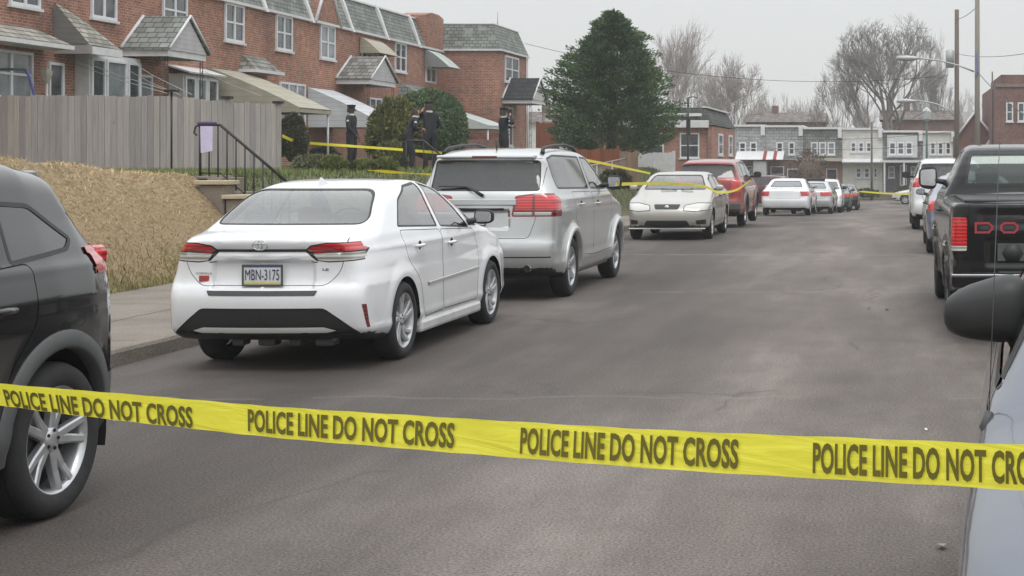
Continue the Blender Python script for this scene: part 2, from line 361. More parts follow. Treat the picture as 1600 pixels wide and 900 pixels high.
class Car:
    def __init__(s, name, label, cat, loc, rz, S, paint, group=None, cell=.035):
        s.S = S; s.B = Body(S); s.root = thing(name, label, cat, loc, rz, group); s.paint = paint
        P, Q = s.B.mesh(cell)
        s.cell = cell; s.parts = [('body', paint, 0.0, None)]
        T = [tuple(p) for p in np.round(P, 6).tolist()]; s.fc = [tuple(T[i] for i in q) for q in Q.tolist()]
        s.C = P[Q].mean(1); s.N = s.B.grad(s.C, .02); s.N /= np.maximum(np.linalg.norm(s.N, axis=1), 1e-6)[:, None]; s.R = np.zeros(len(Q), int)
        ub = s.region('underbody', TRIM_BLACK); s.R[(s.N[:, 2] < -.6) & (s.C[:, 2] < .45)] = ub
        # wheel openings
        s.hole = s.region(None, None)
        for yc in (0, S['wb']):
            c = [(yc+math.cos(a)*S['arch'], S['R']+.01+math.sin(a)*S['arch']*S.get('archsq', 1)) for a in [2*PI*k/36 for k in range(36)]]
            s.cut('S', c, s.hole, over=True, minx=S['tx']-.28)
    def region(s, name, mat, off=0.0, label=None):
        s.parts.append((name, mat, off, label)); return len(s.parts)-1
    def cut(s, view, poly, rid, over=False, side=0, src=(0,), minx=0, clear=.25):
        ia, ib = {'S': (1, 2), 'R': (0, 2), 'F': (0, 2), 'T': (0, 1)}[view]; C, N = s.C, s.N
        pa = [p[0] for p in poly]; pb = [p[1] for p in poly]; m = s.cell*1.3
        ok = (C[:, ia] > min(pa)-m) & (C[:, ia] < max(pa)+m) & (C[:, ib] > min(pb)-m) & (C[:, ib] < max(pb)+m) & (s.R >= 0)
        if view == 'S':
            ok &= (np.abs(C[:, 0]) >= minx) if over else (np.abs(N[:, 0]) > clear)
            if side: ok &= C[:, 0]*side > 0
        elif view == 'R': ok &= N[:, 1] < -clear
        elif view == 'F': ok &= N[:, 1] > clear
        else: ok &= N[:, 2] > clear
        if not over: ok &= np.isin(s.R, src)
        ids = np.nonzero(ok)[0]
        if not len(ids): return
        fs = [(s.fc[i], s.R[i], tuple(N[i]), [tuple(C[i])]) for i in ids]; s.R[ids] = -1
        E = []; n = len(poly)
        for i in range(n):
            p, q = poly[i], poly[(i+1) % n]
            if (p[0]-q[0])**2+(p[1]-q[1])**2 > 1e-10: E.append((p, q))
        for (p, q) in E:
            l0, h0 = min(p[0], q[0])-1e-4, max(p[0], q[0])+1e-4; l1, h1 = min(p[1], q[1])-1e-4, max(p[1], q[1])+1e-4
            na, nb = -(q[1]-p[1]), q[0]-p[0]; ln = math.hypot(na, nb); na /= ln; nb /= ln; d0 = na*p[0]+nb*p[1]; out = []
            for f in fs:
                V = f[0]
                if max(v[ia] for v in V) < l0 or min(v[ia] for v in V) > h0 or max(v[ib] for v in V) < l1 or min(v[ib] for v in V) > h1: out.append(f); continue
                D = [na*v[ia]+nb*v[ib]-d0 for v in V]; D = [0.0 if abs(d) < 2e-5 else d for d in D]
                if min(D) >= 0 or max(D) <= 0: out.append(f); continue
                A = []; Bq = []; k = len(V)
                for i in range(k):
                    v, w, dv, dw = V[i], V[(i+1) % k], D[i], D[(i+1) % k]
                    if dv >= 0: A.append(v)
                    if dv <= 0: Bq.append(v)
                    if dv*dw < 0:
                        if v > w: t = dw/(dw-dv); x = tuple(w[j]+(v[j]-w[j])*t for j in range(3))
                        else: t = dv/(dv-dw); x = tuple(v[j]+(w[j]-v[j])*t for j in range(3))
                        A.append(x); Bq.append(x)
                for X in (A, Bq):
                    if len(X) > 2: out.append((tuple(X), f[1], f[2], None))
            fs = out
        nc = np.array([[sum(v[j] for v in f[0])/len(f[0]) for j in range(3)] for f in fs]); inside = poly_sdf(poly, nc[:, [ia, ib]]) < 0
        s.fc += [f[0] for f in fs]; s.C = np.concatenate([s.C, nc]); s.N = np.concatenate([s.N, np.array([f[2] for f in fs])])
        s.R = np.concatenate([s.R, np.where(inside, rid, np.array([f[1] for f in fs]))])
    def window(s, name, view, poly, glass, side=0, trim=.022, r=.04, label=None, clear=.2, tmat=None):
        P = rounded(poly, r, 5); t = s.region('window_trim', tmat or TRIM_BLACK, 0.001); g = s.region(name, glass, -.003, label)
        s.cut(view, P, t, side=side, clear=clear)
        s.cut(view, inset(P, trim), g, side=side, src=(t,), clear=clear*.8)
    def panel(s, name, view, poly, mat=None, side=0, gap=.006, r=.03, src=(0,), label=None, clear=.25, off=0.0, parent=None):
        P = rounded(poly, r); t = s.region('panel_gap', SEAM, -.004); g = s.region(name, mat or s.paint, off, label)
        s.cut(view, P, t, side=side, src=src, clear=clear)
        s.cut(view, inset(P, gap), g, side=side, src=(t,), clear=clear*.8); return g
    def patch(s, name, view, poly, mat, side=0, off=.002, r=.02, src=(0,), label=None, clear=.2, rid=None):
        g = rid if rid is not None else s.region(name, mat, off, label)
        s.cut(view, rounded(poly, r) if r else poly, g, side=side, src=src, clear=clear); return g
    def split(s):
        s.objs = {}
        for rid, (name, mat, off, label) in enumerate(s.parts):
            if rid == s.hole: continue
            ids = np.nonzero(s.R == rid)[0]
            if not len(ids): continue
            x = s.C[ids, 0]; groups = [ids]
            if name not in ('body', 'underbody') and (x > .1).any() and (x < -.1).any() and not (np.abs(x) < .06).any(): groups = [ids[x > 0], ids[x < 0]]
            for g in groups:
                vm = {}; F = []; vs = []
                for i in g:
                    idx = []
                    for v in s.fc[i]:
                        key = (round(v[0], 4), round(v[1], 4), round(v[2], 4)); k = vm.get(key)
                        if k is None: k = vm[key] = len(vs); vs.append(v)
                        if k not in idx: idx.append(k)
                    if len(idx) > 2: F.append(idx)
                V = np.array(vs); N = s.B.grad(V); N /= np.maximum(np.linalg.norm(N, axis=1), 1e-6)[:, None]; V2 = V+N*off
                me = bpy.data.meshes.new(name); me.from_pydata(V2.tolist(), [], F); me.polygons.foreach_set('use_smooth', [True]*len(F)); me.update()
                me.normals_split_custom_set_from_vertices(N.tolist())
                o = link(name, me, mat, s.root, False)
                if label: o['label'] = label
                s.objs.setdefault(name, []).append(o)
        return s
    # ---- things bolted on
    def surf(s, view, a, b, sign=1):
        """point and normal of the body surface seen from a view at 2D position"""
        t = np.linspace(1.6, 0, 400) if view == 'S' else (np.linspace(s.B.ylo, s.B.ylo+2.5, 600) if view == 'R' else (np.linspace(s.B.yhi, s.B.yhi-2.5, 600) if view == 'F' else np.linspace(s.B.zhi, 0, 500)))
        A = np.full(len(t), float(a)); Bq = np.full(len(t), float(b))
        if view == 'S': P = np.stack([t*sign, A, Bq], 1)
        elif view in 'RF': P = np.stack([A, t, Bq], 1)
        else: P = np.stack([A, Bq, t], 1)
        f = s.B.F(*P.T); k = np.argmax(f < 0)
        if not (f < 0).any():
            k = int(np.argmin(f))
            return Vector((math.copysign(s.S['tx']-.02, sign), a, b)) if view == 'S' else Vector(P[k]), Vector((sign, 0, 0))
        p = P[k]-(P[k]-P[k-1])*(f[k]/(f[k]-f[k-1]+1e-9)) if k else P[k]
        g = s.B.grad(p[None])[0]; g /= np.linalg.norm(g); return Vector(p), Vector(g)
    def wheels(s, rim='spoke', n=5, mat=None, tw=.20, rimr=None, twist=0, dual=True, only=None):
        S = s.S; R = S['R']; rr = rimr or R*.68; mat = mat or ALLOY; proto = {}
        for yc in (0, S['wb']):
            for sx in (-1, 1):
                o = bpy.data.objects.new('wheel', None); COL.objects.link(o); o.parent = s.root; o.location = (sx*(S['tx']-tw/2), yc, R); o.rotation_euler = (0, 0, 0 if sx > 0 else PI)
                o.rotation_euler[0] = random.uniform(0, 1) if rim else 0
                if 't' not in proto:
                    b = MB(); h = tw/2
                    prof = [(rr, -h*.8), (rr+.02, -h*.95), (R-.045, -h), (R-.015, -h*.86), (R, -h*.6), (R, h*.6), (R-.015, h*.86), (R-.045, h), (rr+.02, h*.97), (rr-.005, h*.86), (rr-.02, h*.6)]
                    b.lathe(prof, 48)
                    for g in (-.45, 0, .45): b.lathe([(R+.0015, h*g-.006), (R+.0015, h*g+.006)], 48)
                    proto['t'] = b.build('tyre', RUBBER, o, False)
                    b = MB(); b.lathe([(rr, h*.86), (rr-.012, h*.84), (rr-.022, h*.55), (rr-.03, -h*.3)], 40)
                    b.lathe([(rr-.03, -h*.1), (.0, -h*.1)], 30, m=1)
                    b.lathe([(rr*.25, h*.45), (rr*.23, h*.62), (.02, h*.66), (0, h*.66)], 20)
                    b.lathe([(rr*.6, h*.0), (rr*.6, h*.12), (rr*.2, h*.12)], 24, m=2)
                    for k in range(n):
                        for q in ((-1, 1) if dual else (0,)):
                            a = 2*PI*k/n; ai = a+q*.16; ao = a+q*(.20 if dual else 0)+twist
                            wi, wo = (.026, .02) if dual else (rr*.16, rr*.17)
                            vs = []
                            for (r_, ang, w_, hx) in ((rr*.2, ai, wi, h*.62), (rr*.6, (ai+ao)/2, (wi+wo)*.48, h*.66), (rr-.012, ao, wo, h*.80)):
                                cy, cz = math.cos(ang), math.sin(ang); ty, tz = -cz, cy
                                for (e, hh) in ((-1, hx-.035), (-1, hx-.006), (-.6, hx), (.6, hx), (1, hx-.006), (1, hx-.035)):
                                    vs.append((hh, cy*r_+ty*w_*e, cz*r_+tz*w_*e))
                            fs = [(i*6+j, i*6+j+1, i*6+6+j+1, i*6+6+j) for i in range(2) for j in range(5)]
                            b.add(vs, fs, 0)
                    for k in range(5):
                        a = 2*PI*k/5; b.lathe([(.009, h*.60), (.009, h*.68), (0, h*.68)], 6, m=1, c=(0, math.cos(a)*rr*.17, math.sin(a)*rr*.17))
                    proto['r'] = b.build('rim', [mat, LINER, TRIM_GREY], o, False)
                else:
                    for key in ('t', 'r'): c = proto[key].copy(); COL.objects.link(c); c.parent = o
                b = MB(); A = S['arch']+.015; xo = sx*(S['tx']-.03); xi = sx*(S['tx']-.34)
                b.lathe([(A, xo), (A, xi)], 24, a0=-.25, a1=PI+.25, c=(0, yc, R)); b.lathe([(A, xi), (.02, xi)], 24, a0=-.25, a1=PI+.25, c=(0, yc, R))
                b.build('wheel_well', LINER, s.root, False, fix=False)
    def arch_trim(s, mat, w=.07, off=.012, a0=.12):
        S = s.S
        for yc in (0, S['wb']):
            for sx in (-1, 1):
                vs = []; fs = []; n = 30
                for k in range(n+1):
                    a = -a0+(PI+2*a0)*k/n
                    for (r_, o_) in ((S['arch']-.004, -.05), (S['arch']-.004, off*.8), (S['arch']+w*.15, off), (S['arch']+w*.9, off), (S['arch']+w, 0.0), (S['arch']+w, -.02)):
                        y = yc+math.cos(a)*r_; z = S['R']+.01+math.sin(a)*r_*(S.get('archsq', 1))
                        z = max(z, .2); p, g = s.surf('S', y, z, sx); vs.append((p.x+sx*o_, y, z))
                for k in range(n):
                    for j in range(5): fs.append((k*6+j, k*6+j+1, k*6+6+j+1, k*6+6+j))
                b = MB(); b.add(vs, fs, 0, True); b.build('wheel_arch_trim', mat, s.root, False)
    def box_on(s, name, view, a, b, w, h, d, mat, sign=1, r=.008, parent=None, label=None, sink=.01):
        """rounded block sitting on the surface"""
        p, g = s.surf(view, a, b, sign); m = MB()
        if view == 'S': m.rbox((p.x-sign*sink, a-w/2, b-h/2), (p.x+sign*d, a+w/2, b+h/2), r)
        elif view == 'R': m.rbox((a-w/2, p.y+sink, b-h/2), (a+w/2, p.y-d, b+h/2), r)
        elif view == 'F': m.rbox((a-w/2, p.y-sink, b-h/2), (a+w/2, p.y+d, b+h/2), r)
        else: m.rbox((a-w/2, b-h/2, p.z-sink), (a+w/2, b+h/2, p.z+d), r)
        o = m.build(name, mat, parent or s.root, False)
        if label: o['label'] = label
        return o
    def handles(s, pts, mat, w=.19):
        for (y, z) in pts:
            for sx in (-1, 1):
                p, g = s.surf('S', y, z, sx); b = MB()
                b.tube([(p.x-sx*.01, y-w/2, z), (p.x+sx*.03, y-w/2+.02, z+.002), (p.x+sx*.038, y, z+.004), (p.x+sx*.03, y+w/2-.02, z+.002), (p.x-sx*.01, y+w/2, z)], [.012, .014, .016, .014, .012], 8)
                o = b.build('door_handle', mat, s.root, False)
                b = MB(); b.lathe([(.0, 0), (.04, .002), (.045, -.004)], 20, c=(p.x*1.0+sx*.001, y+.02, z)) if sx > 0 else b.lathe([(.0, 0), (.04, -.002), (.045, .004)], 20, c=(p.x-.001, y+.02, z))
                b.build('handle_cup', SEAM, s.root, False)
    def mirrors(s, y, z, mat, size=(.10, .24, .15), glass=True, stalk=.06):
        for sx in (-1, 1):
            p, g = s.surf('S', y, z-.04, sx); dx, w, h = size[1], size[0], size[2]
            bm = bmesh.new(); bmesh.ops.create_uvsphere(bm, u_segments=20, v_segments=12, radius=.5)
            for v in bm.verts:
                c = v.co; q = Vector((math.copysign(abs(c.x*2)**.7/2, c.x), math.copysign(abs(c.y*2)**.8/2, c.y), math.copysign(abs(c.z*2)**.62/2, c.z)))
                if q.y < -.05: q.y = -.05-(-.05-q.y)*.12
                v.co = Vector((p.x+sx*(stalk+dx/2)+q.x*dx, y+q.y*w*1.3, z+.02+q.z*h*(1-.18*q.x*sx)))
            me = bpy.data.meshes.new('mirror'); bm.to_mesh(me); bm.free(); me.polygons.foreach_set('use_smooth', [True]*len(me.polygons))
            o = link('mirror', me, mat, s.root, False)
            b = MB(); b.tube([(p.x-sx*.03, y, z-.04), (p.x+sx*(stalk+.03), y, z-.01)], [.035, .028], 8); b.build('mirror_stalk', TRIM_BLACK, o, False)
            if glass:
                b = MB(); x0 = p.x+sx*(stalk+.02); x1 = p.x+sx*(stalk+dx-.025); yy = y-w*.14-.001
                P = rounded([(x0, z+.02-h*.36), (x1, z+.02-h*.32), (x1, z+.02+h*.34), (x0, z+.02+h*.38)], .03)
                b.prism(P, 'y', yy, yy-.004); b.build('mirror_glass', CHROME, o, False)
    def interior(s, seats, dash=None, z0=.5, head=1.12, wheelx=-.38):
        S = s.S; b = MB(); W = S['tx']-.18
        b.rbox((-W, s.B.ylo+.5, .26), (W, S['wb']-.1, .34), .02)
        if dash: b.rbox((-W, dash, .5), (W, dash+.35, S['belt']-.04), .06)
        b.build('cabin_floor', SEAT, s.root, False)
        for (x, y, w) in seats:
            b = MB(); b.rbox((x-w/2, y, .34), (x+w/2, y+.5, z0), .05)
            rot = Matrix.Rotation(.22, 3, 'X'); m0 = len(b.v)
            b.rbox((x-w/2, y-.08, z0-.08), (x+w/2, y+.06, head-.12), .06)
            for i in range(m0, len(b.v)):
                v = Vector(b.v[i]); v.y -= (v.z-z0)*.22; b.v[i] = tuple(v)
            o = b.build('seat', SEAT, s.root, False)
            for hx in ([x] if w < .7 else [x-w*.34, x+w*.34]):
                b = MB(); yy = y-(head-z0)*.22
                b.rbox((hx-.13, yy-.05, head-.13), (hx+.13, yy+.06, head+.07), .05); b.build('headrest', SEAT, o, False)
        if dash:
            b = MB(); c = Vector((wheelx, dash-.12, S['belt']-.02)); 
            ring = [c+Vector((math.cos(a)*.18, math.sin(a)*.06, math.sin(a)*.17)) for a in [2*PI*k/20 for k in range(21)]]
            b.tube(ring, .014, 6, cap=False); b.build('steering_wheel', TRIM_BLACK, s.root, False)
    def plate(s, view, a, b, w=.305, h=.152, text='', mats=None, tcol=None):
        p, g = s.surf(view, a, b); sg = -1 if view == 'R' else 1; y = p.y+sg*.012
        m = MB(); m.rbox((a-w/2, y-.006, b-h/2), (a+w/2, y+.006, b+h/2), .004); o = m.build('license_plate', mats[0], s.root, False)
        m = MB(); f = .012
        for (x0, x1, z0, z1) in ((-w/2-f, w/2+f, h/2-.002, h/2+f), (-w/2-f, w/2+f, -h/2-f, -h/2+.002), (-w/2-f, -w/2+.002, -h/2, h/2), (w/2-.002, w/2+f, -h/2, h/2)):
            m.box((a+x0, y+sg*.001, b+z0), (a+x1, y+sg*.010, b+z1))
        m.build('plate_frame', mats[1], o, False); return o, y+sg*.007

def text_mesh(body, size=1.0, bold=0.0, res=3, spacing=1.0):
    cu = bpy.data.curves.new('t', 'FONT'); cu.body = body; cu.size = size; cu.offset = bold; cu.resolution_u = res; cu.space_character = spacing
    o = bpy.data.objects.new('t', cu); COL.objects.link(o); dg = bpy.context.evaluated_depsgraph_get(); dg.update()
    me = bpy.data.meshes.new_from_object(o.evaluated_get(dg)); bpy.data.objects.remove(o); bpy.data.curves.remove(cu)
    V = np.array([v.co[:] for v in me.vertices]); F = [tuple(p.vertices) for p in me.polygons]; bpy.data.meshes.remove(me)
    return V, F
def text_fit(body, w, h, bold=0.0, res=3):
    V, F = text_mesh(body, 1, bold, res); lo = V.min(0); hi = V.max(0)
    V[:, 0] = (V[:, 0]-(lo[0]+hi[0])/2)/(hi[0]-lo[0])*w; V[:, 1] = (V[:, 1]-(lo[1]+hi[1])/2)/(hi[1]-lo[1])*h; return V, F
def place_text(name, body, w, h, c, mat, parent, face='R', bold=0.0, d=.002):
    """flat raised lettering on a rear (R) or front (F) panel, centre c"""
    V, F = text_fit(body, w, h, bold); sx = 1 if face == 'R' else -1; sy = -1 if face == 'R' else 1
    b = MB(); vs = [(c[0]+sx*v[0], c[1]+sy*d, c[2]+v[1]) for v in V]; b.add(vs, F, 0); return b.build(name, mat, parent, False, fix=False)
# ------------------------------------------------------------------ setting materials
def M_brick(name, c1, c2, mortar, bw=.21, bh=.072, ms=.010):
    t = NT(name); b = t.bsdf(.88, 0, .25); co = t.co(); sp = t.n('SeparateXYZ'); t.l(co, sp.inputs[0])
    g = t.n('NewGeometry'); sn = t.n('SeparateXYZ'); t.l(g.outputs['Normal'], sn.inputs[0])
    k = t.math('GREATER_THAN', t.math('ABSOLUTE', sn.outputs[0]), .5)
    mx = t.n('Mix', data_type='FLOAT'); t.l(k, mx.inputs[0]); t.l(sp.outputs[0], mx.inputs[2]); t.l(sp.outputs[1], mx.inputs[3])
    cb = t.n('CombineXYZ'); t.l(mx.outputs[0], cb.inputs[0]); t.l(sp.outputs[2], cb.inputs[1])
    br = t.n('TexBrick'); t.l(cb.outputs[0], br.inputs[0]); br.inputs['Scale'].default_value = 1; br.inputs['Brick Width'].default_value = bw; br.inputs['Row Height'].default_value = bh
    br.inputs['Mortar Size'].default_value = ms; br.inputs['Mortar Smooth'].default_value = .3; br.inputs['Bias'].default_value = -.1
    br.inputs['Color1'].default_value = (*c1, 1); br.inputs['Color2'].default_value = (*c2, 1); br.inputs['Mortar'].default_value = (*mortar, 1)
    big = t.noise(co, .55, 5, .65); st = t.ramp(big, [(.28, (.58,.58,.60)), (.42, (.88,.87,.87)), (.58, (1.05,1.03,1.0)), (.74, (1.32,1.22,1.12))])
    col = t.mix(1.0, br.outputs[0], st, 'MULTIPLY')
    sm = t.ramp(t.noise(co, 5.5, 2), [(.35, (.86,.86,.86)), (.65, (1.12,1.12,1.12))]); t.l(t.mix(1.0, col, sm, 'MULTIPLY'), b.inputs['Base Color'])
    t.bump(b, br.outputs['Fac'], -.35, .01); return t.mat
def M_shingle(name, c, row=.20, w=.32, var=.28):
    t = NT(name); b = t.bsdf(.92, 0, .2); co = t.co(); sp = t.n('SeparateXYZ'); t.l(co, sp.inputs[0])
    g = t.n('NewGeometry'); sn = t.n('SeparateXYZ'); t.l(g.outputs['True Normal'], sn.inputs[0])
    k = t.math('GREATER_THAN', t.math('ABSOLUTE', sn.outputs[0]), t.math('ABSOLUTE', sn.outputs[1]))
    mx = t.n('Mix', data_type='FLOAT'); t.l(k, mx.inputs[0]); t.l(sp.outputs[0], mx.inputs[2]); t.l(sp.outputs[1], mx.inputs[3])
    cb = t.n('CombineXYZ'); t.l(mx.outputs[0], cb.inputs[0]); t.l(sp.outputs[2], cb.inputs[1])
    br = t.n('TexBrick'); t.l(cb.outputs[0], br.inputs[0]); br.inputs['Scale'].default_value = 1; br.inputs['Brick Width'].default_value = w; br.inputs['Row Height'].default_value = row
    br.inputs['Mortar Size'].default_value = .014; br.inputs['Color1'].default_value = (*vary(c, 1-var), 1); br.inputs['Color2'].default_value = (*vary(c, 1+var), 1); br.inputs['Mortar'].default_value = (*vary(c, .35), 1)
    st = t.ramp(t.noise(co, 1.6, 4, .6), [(.3, (.75,.77,.75)), (.7, (1.2,1.2,1.2))]); t.l(t.mix(1.0, br.outputs[0], st, 'MULTIPLY'), b.inputs['Base Color'])
    t.bump(b, br.outputs['Fac'], -.5, .015); return t.mat
def M_siding(name, c, row=.13, axis=2, depth=.5):
    t = NT(name); b = t.bsdf(.6, 0, .35); co = t.co(); sp = t.n('SeparateXYZ'); t.l(co, sp.inputs[0])
    f = t.math('FRACT', t.math('DIVIDE', sp.outputs[axis], row)); nz = t.noise(co, 2.2, 4)
    base = t.ramp(nz, [(.25, vary(c, .85)), (.75, vary(c, 1.1))]); ln = t.ramp(f, [(.0, .45), (.10, 1.0), (1.0, .96)])
    t.l(t.mix(1.0, base, ln, 'MULTIPLY'), b.inputs['Base Color']); t.bump(b, f, .4, .01); return t.mat
def M_asphalt():
    t = NT('asphalt'); b = t.bsdf(.82, 0, .35); co = t.co()
    big = t.noise(t.mapv(co, (.55, .10, 1)), 1.0, 6, .62); mid = t.noise(co, 1.7, 6, .7); fine = t.noise(co, 70, 3, .7); gr = t.noise(co, 240, 2, .5)
    c = t.ramp(big, [(.32, (.068,.0585,.052)), (.50, (.100,.087,.078)), (.66, (.160,.141,.128))])
    c = t.mix(.65, c, t.ramp(mid, [(.28, (.62,.61,.61)), (.5, (1.0,1.0,1.0)), (.75, (1.32,1.31,1.30))]), 'MULTIPLY')
    c = t.mix(1.0, c, t.ramp(fine, [(.32, (.45,.45,.45)), (.5, (1,1,1)), (.66, (1.6,1.58,1.55))]), 'MULTIPLY')
    v = t.n('TexVoronoi'); v.inputs['Scale'].default_value = 38; t.l(co, v.inputs['Vector'])
    sparkle = t.ramp(v.outputs['Distance'], [(.0, (1,1,1)), (.10, (.0,.0,.0))]); t_r = t.math('GREATER_THAN', t.noise(co, 21, 1), .60)
    c = t.mix(t.math('MULTIPLY', sparkle, t_r), c, (.34,.32,.30))
    # worn pale track down the middle of the carriageway, darker strips beside the parked rows
    sp = t.n('SeparateXYZ'); t.l(co, sp.inputs[0]); wx = t.math('ADD', sp.outputs[0], t.math('MULTIPLY', t.math('SUBTRACT', t.noise(t.mapv(co, (.3,.15,1)), 1, 3), .5), 2.2))
    tr = t.ramp(t.math('DIVIDE', t.math('ADD', wx, 7), 10), [(.0, (.86,.86,.87)), (.28, (.70,.69,.69)), (.40, (.80,.79,.79)), (.52, (1.22,1.21,1.20)), (.60, (1.68,1.66,1.63)), (.72, (1.25,1.24,1.23)), (.95, (.90,.90,.90))])
    c = t.mix(.8, c, tr, 'MULTIPLY')
    # cracks and patch seams
    vc = t.n('TexVoronoi', feature='DISTANCE_TO_EDGE'); vc.inputs['Scale'].default_value = .33
    wv = t.n('VectorMath', operation='ADD'); nn = t.n('TexNoise'); nn.inputs['Scale'].default_value = .9; nn.inputs['Detail'].default_value = 5; t.l(co, nn.inputs['Vector']); t.l(co, wv.inputs[0]); t.l(nn.outputs['Color'], wv.inputs[1]); t.l(t.mapv(wv.outputs[0], (1, .45, 1)), vc.inputs['Vector'])
    cr = t.ramp(vc.outputs['Distance'], [(.0, (1,1,1)), (.009, (0,0,0))]); cm = t.math('GREATER_THAN', t.noise(co, .35, 2), .54)
    c = t.mix(t.math('MULTIPLY', t.math('MULTIPLY', cr, cm), .5), c, (.05,.047,.045))
    # a few pale transverse repair lines
    ys = t.math('ADD', sp.outputs[1], t.math('MULTIPLY', t.noise(co, 1.2, 4), .5))
    for (y0, w0, a0) in ((10.8, .03, .12), (19.2, .08, .12), (26.5, .12, .2), (44.0, .25, .2)):
        k = t.math('LESS_THAN', t.math('ABSOLUTE', t.math('SUBTRACT', ys, y0)), w0); k2 = t.math('GREATER_THAN', t.noise(t.mapv(co, (.8, .8, 1)), 2.3, 4), .48)
        c = t.mix(t.math('MULTIPLY', t.math('MULTIPLY', k, k2), a0), c, (.33,.31,.29))
    t.l(c, b.inputs['Base Color']); t.bump(b, t.math('ADD', fine, gr), .5, .006); 
    t.l(t.ramp(mid, [(.3, .72), (.7, .92)]), b.inputs['Roughness']); return t.mat
def M_concrete(name, c, joints=True):
    t = NT(name); b = t.bsdf(.9, 0, .3); co = t.co(); sp = t.n('SeparateXYZ'); t.l(co, sp.inputs[0])
    k = t.ramp(t.noise(co, 1.3, 6, .7), [(.25, vary(c, .72)), (.5, c), (.75, vary(c, 1.2))]); k = t.mix(1.0, k, t.ramp(t.noise(co, 60, 2), [(.3, (.72,.72,.72)), (.7, (1.25,1.24,1.22))]), 'MULTIPLY')
    if joints:
        w = t.math('ADD', sp.outputs[1], t.math('MULTIPLY', t.noise(co, 3, 3), .03)); f = t.math('FRACT', t.math('DIVIDE', w, 1.6)); j = t.math('LESS_THAN', f, .018)
        wx = t.math('ADD', sp.outputs[0], t.math('MULTIPLY', t.noise(co, 3, 3), .05)); jx = t.math('LESS_THAN', t.math('ABSOLUTE', t.math('ADD', wx, 7.58)), .016)
        k = t.mix(t.math('MULTIPLY', t.math('MAXIMUM', j, jx), .8), k, (.05,.045,.035))
    t.l(k, b.inputs['Base Color']); t.bump(b, t.noise(co, 45, 4), .35, .008); return t.mat
def M_wood(name, c, plank=.14, var=.22):
    t = NT(name); b = t.bsdf(.9, 0, .2); co = t.co()
    nz = t.noise(t.mapv(co, (14, 14, .9)), 1.6, 5, .7); k = t.ramp(nz, [(.25, vary(c, 1-var)), (.55, c), (.8, vary(c, 1+var))])
    g = t.n('NewGeometry'); r = t.ramp(g.outputs['Random Per Island'], [(0, (.80,.80,.82)), (.5, (1,1,1)), (1, (1.18,1.15,1.10))]); k = t.mix(1.0, k, r, 'MULTIPLY')
    kn = t.n('TexVoronoi'); kn.inputs['Scale'].default_value = 2.1; t.l(t.mapv(co, (1.3,1.3,.7)), kn.inputs['Vector']); kk = t.ramp(kn.outputs['Distance'], [(.0, (.35,.33,.30)), (.07, (1,1,1))])
    t.l(t.mix(.8, k, kk, 'MULTIPLY'), b.inputs['Base Color']); t.bump(b, nz, .4, .01); return t.mat
def M_leaf(name, c, var=.45, rough=.7):
    t = NT(name); b = t.bsdf(rough, 0, .25); g = t.n('NewGeometry'); co = t.co()
    r = t.ramp(g.outputs['Random Per Island'], [(0, vary(c, 1-var)), (.5, c), (1, (min(1, c[0]*(1+var*1.3)), min(1, c[1]*(1+var)), c[2]*(1+var*.5)))])
    r = t.mix(1.0, r, t.ramp(t.noise(co, .9, 3), [(.3, (.75,.78,.75)), (.7, (1.2,1.2,1.15))]), 'MULTIPLY')
    t.l(r, b.inputs['Base Color']); return t.mat
BRICK = M_brick('red_brick', (.36,.155,.10), (.235,.098,.07), (.36,.30,.25)); BRICK_DARK = M_brick('brown_brick', (.20,.11,.095), (.15,.08,.07), (.22,.17,.155)); BRICK_FAR = M_brick('orange_brick', (.38,.18,.13), (.30,.135,.10), (.34,.27,.22))
SH_GREEN = M_shingle('grey_green_shingle', (.215,.225,.21), .15, .26, .2); SH_TAN = M_shingle('tan_shingle', (.30,.285,.25), .12); SH_DARK = M_shingle('dark_shingle', (.045,.046,.05), .2, .4, .15); SH_WORN = M_shingle('worn_shingle', (.22,.212,.195), .14, .26, .38)
WHITE = M_plain('white_trim', (.62,.62,.62), .55, .12, 4); WHITE_FR = M_plain('white_window_frame', (.66,.67,.69), .5, .1, 5); CREAM = M_plain('cream_trim', (.42,.39,.32), .6, .15, 4)
SIDE_GREY = M_siding('grey_siding', (.17,.165,.155), .14); SIDE_WHITE = M_siding('white_siding', (.52,.51,.52), .13); AWN_WHITE = M_siding('white_awning', (.55,.56,.58), .16); AWN_TAN = M_siding('tan_awning', (.37,.345,.27), .17, axis=2); AWN_GREEN = M_siding('pale_green_awning', (.48,.52,.50), .15, axis=1)
PANE = M_plain('window_pane', (.06,.066,.07), .07, .85, 1.7, spec=.9); PANE_LIGHT = M_plain('curtained_pane', (.20,.22,.23), .15, .35, 2.0, spec=.8)
CONC = M_concrete('sidewalk_concrete', (.205,.18,.155)); KERB_M = M_concrete('kerb_concrete', (.20,.178,.15), False); STONE = M_concrete('stone_block', (.20,.17,.14), False)
WOOD_GREY = M_wood('weathered_wood', (.34,.315,.30)); WOOD_RED = M_wood('reddish_wood', (.20,.075,.042)); WOOD_TAN = M_wood('tan_wood', (.22,.16,.11)); POLE_WOOD = M_wood('pole_wood', (.15,.13,.115))
IRON = M_plain('black_iron', (.014,.013,.014), .5, .2, 10); GALV = M_plain('pale_metal', (.40,.41,.41), .45, .15, 6, metallic=.4); GREEN_METAL = M_plain('green_metal', (.05,.10,.085), .5, .15, 6)
STRAW = M_leaf('straw', (.52,.405,.255), .4); GRASS_M = M_leaf('grass_blades', (.15,.18,.07), .4)
